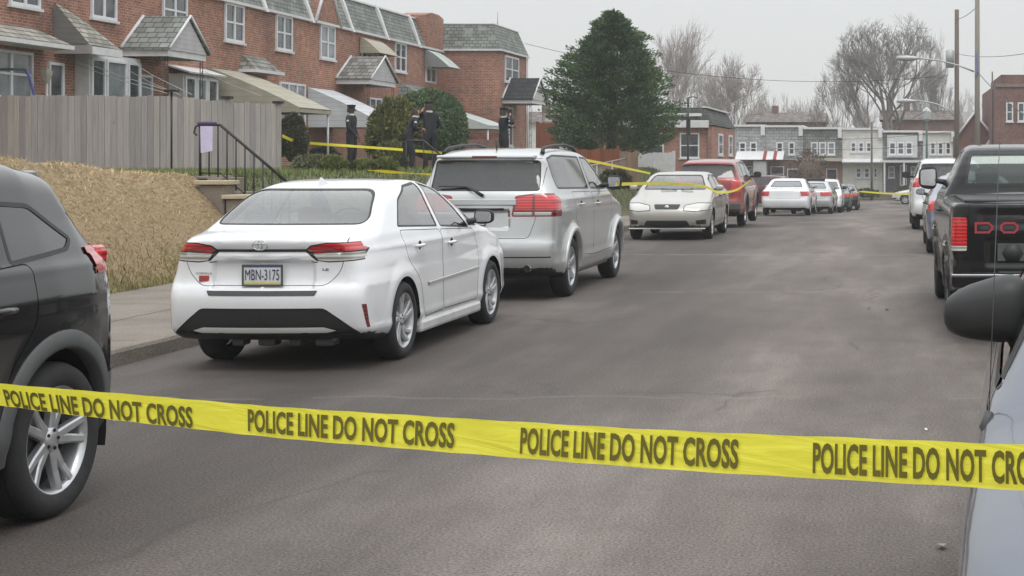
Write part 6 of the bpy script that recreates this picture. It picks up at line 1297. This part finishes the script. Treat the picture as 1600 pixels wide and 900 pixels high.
sedan('parked_sedan', 'dark grey sedan, farthest car of the row along the left kerb', (-2.95, 82.2, gz(82)), 0, sedan_spec(.95, 2.6, .9, 1.44, 1.75, .32), PAINT_GREY, .08, details=False)
suv('parked_suv', 'maroon SUV standing across the street end, only its roof above the white sedan', (-7.2, 88.0, gz(88)), PI/2, SU(.95, 2.8, .9, 1.95, 1.8, .36), PAINT_MAROON, 1.95, .08)
suv('parked_suv', 'white SUV seen from behind on the right side of the street, beyond the pickup', (1.28, 36.0, 0), math.radians(.5), SU(.85, 2.65, .85, 1.74, 1.82, .345), PAINT_WHITE, 1.74, .05, tail=(1.10,1.34,.70))
sedan('parked_sedan', 'blue grey sedan mostly hidden behind the black pickup', (1.42, 26.9, 0), 0, sedan_spec(1.0, 2.7, .9, 1.42, 1.76, .32), PAINT_BLUE, .05, H=1.42)
sedan('moving_sedan', 'small white sedan side-on at the far cross street, half cut by the white SUV', (3.2, 98.0, gz(98)), PI/2, sedan_spec(.95, 2.6, .9, 1.40, 1.7, .32), PAINT_OFFWHITE, .08, details=False, H=1.40)

# ---- black pickup
def pickup():
    a = 1.15; wb = 3.45; f = wb+.95
    S = dict(prof=[(-a+.02,.50),(-a,.62),(-a,1.28),(-a+.02,1.315),(-a+.1,1.32),(.95,1.32),(.99,1.34),(1.04,1.62),(1.16,1.80),(1.28,1.85),(1.7,1.88),(2.2,1.86),(2.5,1.78),(3.05,1.34),(3.3,1.26),(f-.4,1.20),(f-.1,1.12),(f,.9),(f,.6),(f-.1,.42),(f-.6,.36),(1.5,.36),(-.3,.40)],
        wz=[(0,.88),(.4,.90),(.7,.93),(1.0,.94),(1.2,.93),(1.32,.91),(1.85,.70),(2.2,.6)], ty=[(-a-.1,.05),(-a+.05,.02),(-a+.3,0),(wb+.3,0),(f-.2,.05),(f,.12)], tc=[(0,.0),(1.2,.03),(2.4,.03),(2.9,.08)],
        bowR=.03, bowF=.15, crown=.02, belt=1.34, wb=wb, R=.385, arch=.46, tx=.93, k=.05, kt=.10, flare=.04, flr=.10, round=1, crease=[(.78,-.012,.05)], recess=[(0,.60,.72,.98,.010,'R'),(0,.66,1.09,1.22,.008,'R')])
    c = Car('pickup_truck', 'black pickup truck with red lettering on its tailgate, parked on the right side', 'pickup truck', (1.43, 14.75, 0), math.radians(.3), S, PAINT_BLACK, cell=.036)
    c.window('rear_window', 'R', [(-.70,1.42),(.70,1.42),(.63,1.79),(-.63,1.79)], GLASS_TRUCK, r=.06, trim=.03)
    c.window('windshield', 'F', [(-.78,1.36),(.78,1.36),(.66,1.80),(-.66,1.80)], GLASS_CLEAR, r=.06)
    for sx in (1, -1):
        c.window('side_window', 'S', [(1.30,1.38),(2.72,1.36),(2.40,1.66),(2.15,1.80),(1.34,1.81)], GLASS_MID, side=sx, r=.06)
        c.panel('door', 'S', [(1.20,.50),(1.16,1.34),(2.86,1.32),(2.88,.52)], side=sx, r=.06)
        t = c.patch('tail_light', 'R', [(sx*.78,.86),(sx*.78,1.17),(sx*.99,1.17),(sx*.99,.86)], LAMP_RED, r=.02, off=.006)
        c.patch(None, 'S', [(-1.3,.86),(-1.3,1.17),(-1.06,1.17),(-1.06,.86)], None, side=sx, rid=t, r=.01)
        c.patch('reverse_lens', 'R', [(sx*.78,.86),(sx*.78,.905),(sx*.99,.905),(sx*.99,.86)], LAMP_CLEAR, r=0, off=.008, src=(t,))
        c.patch('headlight', 'F', [(sx*.5,.86),(sx*.96,.86),(sx*.96,1.06),(sx*.5,1.04)], LAMP_HEAD)
    c.panel('tailgate', 'R', [(-.765,1.305),(.765,1.305),(.765,.68),(-.765,.68)], r=.02, gap=.008)
    c.patch('grille', 'F', [(-.45,1.06),(.45,1.06),(.45,.72),(-.45,.72)], CHROME)
    c.split(); c.wheels(n=5, mat=ALLOY, dual=False, rimr=.24, tw=.26)
    c.mirrors(2.62, 1.47, TRIM_BLACK, size=(.14,.22,.27), stalk=.09); c.handles([(1.45,1.15)], TRIM_BLACK)
    b = MB(); b.rbox((-.93,-1.30,.53), (.93,-1.14,.66), .03); b.rbox((-.50,-1.305,.655), (.50,-1.16,.68), .01, m=1); b.rbox((-.93,-1.302,.635), (.93,-1.15,.66), .01, m=2)
    b.build('rear_bumper', [PAINT_BLACK, TRIM_BLACK, CHROME], c.root, False)
    y = c.surf('R', 0, 1.04)[0].y
    # five outline letters, each drawn as a bent strip
    h, w, t = .085, .150, .020; x = -.70
    def strip(P, closed=True):
        b = MB(); n = len(P)
        for i in range(n if closed else n-1):
            p, q = Vector(P[i]), Vector(P[(i+1) % n]); d = (q-p).normalized(); nn = Vector((-d.y, d.x))*t/2; e = d*t*.45
            A = [p-e-nn, q+e-nn, q+e+nn, p-e+nn]
            b.add([(v.x, y-.006-.0006*i, v.y) for v in A]+[(v.x, y+.004, v.y) for v in A], [(0,1,2,3),(0,4,5,1),(1,5,6,2),(2,6,7,3),(3,7,4,0)])
        b.build('tailgate_letter', LETTER_RED, c.root, False, fix=False)
    zc = 1.075; D = [(0,-h/2),(w-.03,-h/2),(w,-h/2+.03),(w,h/2-.03),(w-.03,h/2),(0,h/2)]; O = [(.03,-h/2),(w-.03,-h/2),(w,-h/2+.025),(w,h/2-.025),(w-.03,h/2),(.03,h/2),(0,h/2-.025),(0,-h/2+.025)]
    G = [(w,h/2),(.03,h/2),(0,h/2-.025),(0,-h/2+.025),(.03,-h/2),(w,-h/2),(w,0),(w*.5,0)]; E = [(w,h/2),(0,h/2),(0,0),(w*.85,0),(0,0),(0,-h/2),(w,-h/2)]
    for i, (P, cl) in enumerate(((D,1),(O,1),(D,1),(G,0),(E,0))): strip([(x+i*.235+p[0], zc+p[1]) for p in P], bool(cl))
    b = MB(); b.lathe([(.10, y-.004), (.10, y-.012), (0, y-.012)], 6, axis='y', c=(-.36, 0, .84)); b.rbox((-.50, y-.010, .765), (-.22, y+.004, .93), .03, m=1); b.build('tailgate_emblem', [TRIM_BLACK, TRIM_GREY], c.root, False)
    b = MB(); b.rbox((-.16, y-.012, 1.20), (.16, y+.004, 1.28), .02); b.build('tailgate_handle', TRIM_BLACK, c.root, False)
    c.interior([(-.42,1.55,.55),(.42,1.55,.55)], dash=2.55, z0=.95, head=1.55)
    b = MB(); b.rbox((-.80,-1.06,1.30), (.80,.94,1.335), .015); b.build('bed_cover', TRIM_BLACK, c.root, False)
pickup()

# ---- nearest car on the right, facing the viewer, mostly outside the frame
def near_car():
    S = sedan_spec(1.0, 2.65, .9, 1.64, 1.78, .33, arch=.37, flare=.010, flr=.10)
    c = Car('parked_sedan', 'silver blue sedan at the right edge with black door mirror and thin antenna', 'car', (1.235, 5.55, 0), math.radians(180-4.8), S, PAINT_BLUEGREY, cell=.03); k = 1.64/1.44; wb = S['wb']
    c.window('rear_window', 'R', [(-.64,1.10*k),(.64,1.10*k),(.50,1.34*k),(-.50,1.34*k)], GLASS_MID, r=.06); c.window('windshield', 'F', [(-.69,1.04*k),(.69,1.04*k),(.52,1.36*k),(-.52,1.36*k)], GLASS_CLEAR, r=.07)
    for sx in (1, -1):
        c.window('quarter_window', 'S', [(-.22,1.07*k),(.20,1.06*k),(.20,1.24*k),(.02,1.17*k)], GLASS_CLEAR, side=sx, r=.02)
        c.window('rear_side_window', 'S', [(.27,1.06*k),(.92,1.045*k),(.92,1.36*k),(.5,1.34*k),(.27,1.27*k)], GLASS_CLEAR, side=sx, r=.04)
        c.window('front_side_window', 'S', [(1.0,1.043*k),(wb-.5,1.02*k),(1.62,1.27*k),(1.3,1.36*k),(1.0,1.37*k)], GLASS_CLEAR, side=sx, r=.04)
        c.panel('rear_door', 'S', [(.42,.36),(.36,.6),(.1,.80),(.08,1.03*k),(.96,1.015*k),(.98,.32)], side=sx, r=.05)
        c.panel('front_door', 'S', [(.99,.32),(.97,1.015*k),(wb-.45,.99*k),(wb-.42,.7),(wb-.5,.34)], side=sx, r=.04)
        hh = c.patch('headlight', 'F', [(sx*.40,.64),(sx*.42,.80),(sx*.62,.84),(sx*.95,.83),(sx*.95,.66),(sx*.6,.63)], LAMP_HEAD, r=.03, off=.003)
        c.patch(None, 'S', [(wb+.50,.84),(wb+1.2,.84),(wb+1.2,.66),(wb+.62,.67)], None, side=sx, rid=hh, r=.02)
        c.patch('tail_light', 'R', [(sx*.45,.80),(sx*.45,1.0),(sx*.95,1.0),(sx*.95,.80)], LAMP_RED, r=.03)
        c.patch('side_marker', 'S', [(wb+.58,.80-.2),(wb+.74,.80-.2),(wb+.74,.55),(wb+.58,.55)], LAMP_AMBER, side=sx, r=.02, off=.003)
    c.panel('hood', 'T', [(-.66,wb-.12),(.66,wb-.12),(.66,wb+.75),(-.66,wb+.75)], r=.06, clear=.1)
    c.patch('grille', 'F', [(-.30,.76),(.30,.76),(.26,.66),(-.26,.66)], TRIM_BLACK, r=.03)
    c.split(); c.wheels(n=7, mat=HUBCAP, dual=False, rimr=.22); 
    for sx in (-1, 1): p = c.surf('S', 1.10, .90, sx)[0]; b = MB(); b.lathe([(0, sx*.004), (.020, sx*.003), (.022, -sx*.01)], 16, c=(p.x, 1.10, .90)); b.build('door_lock', TRIM_GREY, c.root, False)
    c.mirrors(wb-1.0, 1.285, TRIM_BLACK, size=(.13,.23,.165), stalk=-.05)
    for o in c.root.children:
        if o.name.startswith('mirror') and 'stalk' not in o.name and 'glass' not in o.name:
            cs = [v.co.copy() for v in o.data.vertices]; xm = sum(q.x for q in cs)/len(cs); zm = sum(q.z for q in cs)/len(cs); sg = 1 if xm > 0 else -1
            for v in o.data.vertices: t = (v.co.x-xm)*sg/.115; v.co.z = zm+(v.co.z-zm)*(1-.20*t)-.012*t; v.co.y += .02*max(0, -t)
    y = wb-.42; p = c.surf('S', y, 1.06, 1)[0]; x = p.x-.02
    b = MB(); b.tube([(x-.03, y, 1.04), (x, y, 1.10), (x-.005, y, 1.13)], [.025,.018,.008], 10); b.tube([(x-.005, y, 1.12), (x-.03, y-.12, 1.80)], [.0014,.0009], 6); b.build('antenna', TRIM_GREY, c.root, False)
    p = c.surf('S', wb-.30, .86, 1)[0]; b = MB(); b.lathe([(0, .006), (.018, .004), (.022, -.01)], 16, c=(p.x, wb-.30, .86)); b.build('side_repeater', TRIM_GREY, c.root, False)
    c.interior([(0,.1,1.1),(-.36,1.0,.48),(.36,1.0,.48)], dash=wb-.75, z0=.62, head=1.16)
near_car()
# ------------------------------------------------------------------ officers
UNI = M_plain('black_uniform', (.012,.013,.018), .8, .3, 8); SKIN = M_plain('skin', (.33,.19,.13), .6, .1, 10); SKIN_D = M_plain('brown_skin', (.13,.07,.045), .6, .1, 10); PALE = M_plain('white_collar', (.55,.55,.56), .7); HAIR = M_plain('hair', (.05,.035,.025), .8, .2, 20)
def person(label, loc, rz, h, lh, rh, skin, lean=0, hat=True, legs=.0, extra=None, turn=0.0):
    """lh/rh: (elbow, wrist) joint positions in body frame, metres for a 1.75 m figure; +y is where the person faces"""
    k = h/1.75; T = thing('person', label, 'person', loc, rz); J = {}
    def A(n, p, r): J[n] = (Vector(p)*k, r*k*(1.13 if n[:2] not in ('hd','to','ne','ha') else 1))
    A('pel', (0,0,.95), .135); A('waist', (0,.0+lean*.1,1.10), .125); A('chest', (0,lean*.28,1.32), .15); A('neckb', (0,lean*.36,1.47), .085); A('neck', (0,lean*.40,1.53), .055); A('hd', (0,lean*.43+.01,1.61), .085); A('top', (0,lean*.44+.0,1.69), .075)
    for s_, n, (el, wr) in ((-1, 'l', lh), (1, 'r', rh)):
        A('sh'+n, (s_*.175, lean*.33, 1.42), .068); A('el'+n, el, .048); A('wr'+n, wr, .032); d = (Vector(wr)-Vector(el)).normalized(); A('ha'+n, Vector(wr)+d*.07, .038)
        A('hip'+n, (s_*.095, 0, .90), .105); A('kn'+n, (s_*.11, .03+legs*s_*.10, .50), .068); A('an'+n, (s_*.12, -.02+legs*s_*.16, .10), .048); A('to'+n, (s_*.14, .15+legs*s_*.16, .04), .042)
    Eg = [('pel','waist'),('waist','chest'),('chest','neckb'),('neckb','neck'),('neck','hd'),('hd','top')]
    for n in 'lr': Eg += [('chest','sh'+n),('sh'+n,'el'+n),('el'+n,'wr'+n),('wr'+n,'ha'+n),('pel','hip'+n),('hip'+n,'kn'+n),('kn'+n,'an'+n),('an'+n,'to'+n)]
    N = list(J); me = bpy.data.meshes.new('b'); me.from_pydata([J[n][0] for n in N], [(N.index(a), N.index(b)) for a, b in Eg], []); o = bpy.data.objects.new('b', me); COL.objects.link(o)
    md = o.modifiers.new('s', 'SKIN'); sk = me.skin_vertices[0].data
    for i, n in enumerate(N): sk[i].radius = (J[n][1], J[n][1]*(.78 if n in ('chest','waist','pel') else 1)); sk[i].use_root = (n == 'pel')
    sb = o.modifiers.new('ss', 'SUBSURF'); sb.levels = 2; sb.render_levels = 2; dg = bpy.context.evaluated_depsgraph_get(); dg.update(); m2 = bpy.data.meshes.new_from_object(o.evaluated_get(dg)); bpy.data.objects.remove(o)
    m2.materials.clear(); bd = link('body', m2, [UNI, skin, IRON], T, False); hands = [J['hal'][0], J['har'][0]]
    for p in m2.polygons:
        c = p.center; p.use_smooth = True
        if c.z > 1.50*k and (c-J['hd'][0]).length < .22*k: p.material_index = 1
        elif any((c-q).length < .075*k for q in hands): p.material_index = 1
        elif c.z < .08*k: p.material_index = 2
        else: p.material_index = 0
    hd = J['hd'][0]; up = J['top'][0]; tz = Matrix.Rotation(turn, 3, 'Z')
    b = MB(); nose = tz @ Vector((0, .095*k, .0)); b.tube([hd+nose*.8+Vector((0,0,.03*k)), hd+nose*1.15+Vector((0,0,-.01*k))], [.010*k, .016*k], 6); b.build('nose', skin, bd, False)
    for s_ in (-1, 1):
        e = hd+tz @ Vector((s_*.035*k, .083*k, .028*k)); b = MB(); b.lathe([(0,-.008*k),(.010*k,0),(0,.008*k)], 6, c=e); b.build('eye', IRON, bd, False)
        e = hd+tz @ Vector((s_*.088*k, 0, .005*k)); b = MB(); b.lathe([(0,-.010*k),(.022*k,0),(0,.010*k)], 8, c=e); b.build('ear', skin, bd, False)
        for f in range(4):
            q = hands[0] if s_ < 0 else hands[1]; w_ = J['wrl' if s_ < 0 else 'wrr'][0]; d = (q-w_).normalized(); sd = d.cross(Vector((0, 1, .3))).normalized(); st = q+sd*(f-1.5)*.018*k+d*.02*k
            b = MB(); b.tube([st, st+d*.035*k, st+d*.055*k+Vector((0, .015*k, -.01*k))], [.0095*k, .009*k, .007*k], 6); b.build('finger', skin, bd, False)
        q = hands[0] if s_ < 0 else hands[1]; b = MB(); b.tube([q-d*.01, q+Vector((-s_*.03*k, .03*k, .0)), q+Vector((-s_*.035*k, .045*k, -.02*k))], [.012*k, .010*k, .008*k], 6); b.build('thumb', skin, bd, False)
    if hat:
        c = up+Vector((0, 0, .0)); b = MB(); b.lathe([(.093*k, -.035*k), (.096*k, .03*k), (.125*k, .055*k), (.118*k, .075*k), (.05*k, .085*k), (0, .087*k)], 20, axis='z', c=c); b.build('cap', UNI, T, False)
        b = MB(); P = []
        for a in np.linspace(-1.1, 1.1, 9): P.append((math.sin(a)*.095*k, math.cos(a)*.095*k))
        Q = [(x*1.12, y*1.0+.055*k*math.cos(a)) for (x, y), a in zip(P, np.linspace(-1.1, 1.1, 9))]
        vs = [c+tz @ Vector((x, y, -.025*k)) for x, y in P]+[c+tz @ Vector((x, y, -.05*k)) for x, y in Q]; b.add(vs, [(i, i+1, 10+i, 9+i) for i in range(8)]); b.build('visor', IRON, T, False, fix=False)
    b = MB(); b.lathe([(.100*k, -.10*k), (.098*k, .0), (.094*k, .03*k), (.06*k, .07*k), (0, .08*k)], 16, axis='z', c=up-(tz @ Vector((0, .012*k, .0)))+Vector((0, 0, -.03*k)), a0=PI*.95+turn, a1=PI*2.05+turn); b.build('hair', HAIR, T, False, fix=False)
    b = MB(); b.lathe([(.088*k, -.02*k), (.066*k, .025*k)], 14, axis='z', c=J['neckb'][0]+Vector((0, 0, .03*k))); b.build('collar', PALE, T, False, fix=False)
    b = MB(); b.lathe([(.150*k, -.03*k), (.152*k, .02*k)], 16, axis='z', c=J['pel'][0]+Vector((0, 0, .05*k))); b.build('belt', IRON, T, False, fix=False)
    for s_, n in ((-1, 'l'), (1, 'r')):
        p = J['sh'+n][0].lerp(J['el'+n][0], .35); b = MB(); b.lathe([(0, s_*.064*k), (.035*k, s_*.060*k), (.038*k, s_*.045*k)], 8, c=p); b.build('shoulder_patch', PALE, T, False)
    if extra: extra(T, J, k)
    return T
def feet(px, Y): x = fx(px, Y); return (x, Y, ground(x, Y))
dn = lambda s_, f=0: ((s_*.25, -.03+f*.3, 1.14), (s_*.25, .06+f, .90))
person('officer in black coat and peaked cap standing alone left of the junipers, face turned right', feet(549, 41.0), math.radians(-95), 1.80, dn(-1), ((.26, .05, 1.14), (.16, .20, .95)), SKIN_D, turn=0)
def radio(T, J, k):
    b = MB(); p = J['har'][0]; b.rbox((p.x-.03, p.y-.02, p.z-.04), (p.x+.03, p.y+.03, p.z+.10), .01); b.build('phone', IRON, T, False)
person('bareheaded shorter officer leaning forward beside the small railing', feet(637, 36.3), math.radians(-60), 1.58, ((-.26, .12, 1.18), (-.08, .34, 1.12)), ((.26, .12, 1.18), (.10, .34, 1.16)), SKIN, lean=.55, hat=False, legs=.6)
person('officer in peaked cap raising one hand to his face, in front of the round bush', feet(672, 38.3), math.radians(40), 1.80, ((-.30, .14, 1.28), (-.10, .20, 1.55)), ((.28, .08, 1.16), (.10, .20, 1.05)), SKIN, lean=.12)
person('rightmost officer, in black jacket and cap before the end house, phone at ear', feet(787, 42.0), math.radians(-50), 1.76, ((-.28, .10, 1.20), (-.05, .26, 1.22)), ((.30, .16, 1.30), (.13, .14, 1.56)), SKIN, extra=radio)

# ------------------------------------------------------------------ police tape
TAPE = M_plain('yellow_tape', (.95,.90,.10), .42, .04, 6, spec=.5)
_t = TAPE.node_tree; _o = [n for n in _t.nodes if n.type == 'OUTPUT_MATERIAL'][0]; _b = [n for n in _t.nodes if n.type == 'BSDF_PRINCIPLED'][0]; _tl = _t.nodes.new('ShaderNodeBsdfTranslucent'); _tl.inputs[0].default_value = (.95,.85,.06,1); _mx = _t.nodes.new('ShaderNodeMixShader'); _mx.inputs[0].default_value = .38; _t.links.new(_b.outputs[0], _mx.inputs[1]); _t.links.new(_tl.outputs[0], _mx.inputs[2]); _t.links.new(_mx.outputs[0], _o.inputs[0]); _nz = _t.nodes.new('ShaderNodeTexNoise'); _nz.inputs['Scale'].default_value = 9; _nz.inputs['Detail'].default_value = 4; _nz.inputs['Distortion'].default_value = 1.5; _bp = _t.nodes.new('ShaderNodeBump'); _bp.inputs['Strength'].default_value = .5; _bp.inputs['Distance'].default_value = .012; _t.links.new(_nz.outputs[0], _bp.inputs['Height']); _t.links.new(_bp.outputs[0], _b.inputs['Normal']); _b.inputs['Roughness'].default_value = .3
TINK = M_plain('tape_print', (.14,.12,.012), .6, .1, 10)
def ribbon(name, label, pts, w, mat=TAPE, cat='tape', twist=None, seg=24):
    pts = [Vector(p) for p in pts]; S_ = [pts[0]]; 
    for i in range(len(pts)-1):
        p0, p1, p2, p3 = pts[max(i-1, 0)], pts[i], pts[i+1], pts[min(i+2, len(pts)-1)]
        for k in range(1, seg+1):
            t = k/seg; S_.append(.5*((2*p1)+(p2-p0)*t+(2*p0-5*p1+4*p2-p3)*t*t+(-p0+3*p1-3*p2+p3)*t**3))
    b = MB(); vs = []; n = len(S_)
    for i, p in enumerate(S_):
        d = (S_[min(i+1, n-1)]-S_[max(i-1, 0)]).normalized(); a = twist(i/(n-1)) if twist else 0; u = Matrix.Rotation(a, 3, d) @ Vector((0, 0, 1)); u = (u-d*u.dot(d)).normalized(); nn = d.cross(u)*.0004
        vs += [p-u*w/2-nn, p+u*w/2-nn, p+u*w/2+nn, p-u*w/2+nn]
    fs = []
    for i in range(n-1):
        for j in range(4): fs.append((i*4+j, i*4+(j+1) % 4, i*4+4+(j+1) % 4, i*4+4+j))
    b.add(vs, fs, 0, False); o = b.build(name, mat, fix=True); tag(o, label, cat); return o
ribbon('police_tape', 'thin yellow tape strung from the wooden fence past the standing officers', [at(441,212,35.2), at(470,222,38), at(545,228,40.6), at(630,234,38.5), at(700,240,36), at(775,248,33)], .072, twist=lambda t: .5*math.sin(t*9))
ribbon('police_tape', 'slack yellow tape lying on the lawn in front of the officers', [at(575,266,29), at(600,268,28.5), at(660,272,28), at(720,276,27)], .07, twist=lambda t: .9+.4*math.sin(t*13))
ribbon('police_tape', 'upper yellow tape between the silver crossover and the board fences', [at(915,250,24), at(960,259,28), at(1016,271,34)], .045)
ribbon('police_tape', 'yellow tape stretched from the crossover mirror over the champagne sedan to the red SUV', [at(962,288,20.4), at(1040,286.5,27.5), at(1098,291,30.1), at(1122,300,31.5), at(1150,297,33.6), at(1172,282,36.6)], .048, twist=lambda t: .25*math.sin(t*7))
ribbon('police_tape', 'distant yellow tape closing the street end', [at(1333,298,84), at(1380,302,86), at(1428,304,88)], .09)
# near tape with its printing
A_, B_ = Vector((-2.815, 4.5, CAM_H-(611-HY)*4.5/FPX)), Vector((.213, 2.45, CAM_H-(731-HY)*2.45/FPX)); D_ = B_-A_; LN_ = D_.length; dh = D_.normalized()
def tp(u, v):
    """u metres along the tape from the left edge of the view, v across it"""
    t = u/LN_; p = A_+D_*t; sag = .022*4*t*(1-t) if 0 < t < 1 else -.05*((t-1) if t > 1 else -t)
    tw = .10*math.sin(u*1.7+.4)+.42*max(0, 1-(u/.9)) if u > -.6 else .5
    side = dh.cross(Vector((0, 0, 1))).normalized(); up = Vector((0, 0, 1))*math.cos(tw)+side*math.sin(tw)*.6
    return p-Vector((0, 0, sag))+up*v+side*(.004*math.sin(u*5)), side
W_ = .0765; us = np.linspace(-1.35, LN_+.9, 450); vs = []; fs = []
for u in us:
    for v in (-W_/2, -W_/4, 0, W_/4, W_/2):
        p, sd = tp(u, v); vs.append(p+sd*(.0012*math.sin(u*23+v*60)*math.sin(u*7.3)+.0008*math.sin(v*160+u*9))+Vector((0, 0, .0006*math.sin(u*31+v*10))))
for i in range(len(us)-1):
    for j in range(4): fs.append((i*5+j, i*5+5+j, i*5+6+j, i*5+1+j))
NT_ = thing('police_tape', 'near yellow tape with dark POLICE LINE DO NOT CROSS print across the foreground', 'tape', tuple(A_))
b = MB(); b.add(vs, fs, 0, True); b.build('ribbon', TAPE, NT_, fix=False)
def u_at(px):
    lo, hi = -1.0, LN_+1.0
    for _ in range(40):
        m = (lo+hi)/2; p = A_+D_*(m/LN_); x = VX+p.x*FPX/p.y
        if x < px: lo = m
        else: hi = m
    return lo
TX = [(10, 302), (391, 710), (814, 1157), (1271, 1640)]
def tape_text(u0, u1, vlo=-.029, vhi=.028, dv=0):
    V, F = text_mesh('POLICE LINE DO NOT CROSS', 1, .034, 3, 1.02); lo = V.min(0); hi = V.max(0); out = []
    for v in V:
        a = (v[0]-lo[0])/(hi[0]-lo[0]); c = (v[1]-lo[1])/(hi[1]-lo[1]); p, sd = tp(u0+(u1-u0)*a, vlo+(vhi-vlo)*c+dv); out.append(p+sd*.0035)
    b = MB(); b.add(out, F, 0); b.build('printed_words', TINK, NT_, fix=False)
tape_text(u_at(10), u_at(302), dv=-.008); tape_text(u_at(391), u_at(710)); tape_text(u_at(814), u_at(1157)); uu = u_at(1157)-u_at(814); tape_text(u_at(1271), u_at(1642))
tape_text(u_at(10)-.13-uu, u_at(10)-.13)

# ------------------------------------------------------------------ litter
def scrap(label, px, py, w, l, col, rot, cat='litter'):
    Y = CAM_H*FPX/(py-HY); x = fx(px, Y); r = random.Random(int(px)); P = [(x+math.cos(a+rot)*w*r.uniform(.6, 1), Y+math.sin(a+rot)*l*r.uniform(.6, 1), .012+r.uniform(0, .015)) for a in (0, 1.3, 2.9, 4.4)]
    b = MB(); b.add(P+[(p[0], p[1], p[2]-.003) for p in P], [(0,1,2,3),(7,6,5,4)]+[(i,(i+1)%4,4+(i+1)%4,4+i) for i in range(4)]); tag(b.build('litter', M_plain('litter_'+str(int(px)), col, .8)), label, cat)
scrap('small white paper scrap on the asphalt left of the near silver car', 1447, 674, .018, .03, (.6,.6,.6), .2); scrap('pinkish folded scrap beside the near silver car at the bottom right', 1472, 858, .035, .05, (.35,.28,.26), .5)
scrap('tiny dark leaf on the asphalt in mid street', 1358, 484, .03, .05, (.04,.035,.03), .1); scrap('dark crumb of debris to the right of the tiny leaf', 1386, 486, .035, .03, (.05,.045,.04), 1.)
scrap('pale chip on the asphalt by the black crossover wheel', 176, 661, .015, .02, (.5,.5,.5), .3)

# ------------------------------------------------------------------ damp air: far things fade a little
b = MB(); b.box((-130, -45, -4), (60, 262, 26)); hz = b.build('haze', None); hz['kind'] = 'stuff'; hz['label'] = 'thin damp air that pales the far houses and trees'; hz['category'] = 'haze'
hm = bpy.data.materials.new('damp_air'); hm.use_nodes = True; ht = hm.node_tree; ht.nodes.clear(); ho = ht.nodes.new('ShaderNodeOutputMaterial'); hv = ht.nodes.new('ShaderNodeVolumePrincipled')
hv.inputs['Color'].default_value = (.93,.94,.95,1); hv.inputs['Density'].default_value = .0009; ht.links.new(hv.outputs[0], ho.inputs['Volume']); hz.data.materials.append(hm)
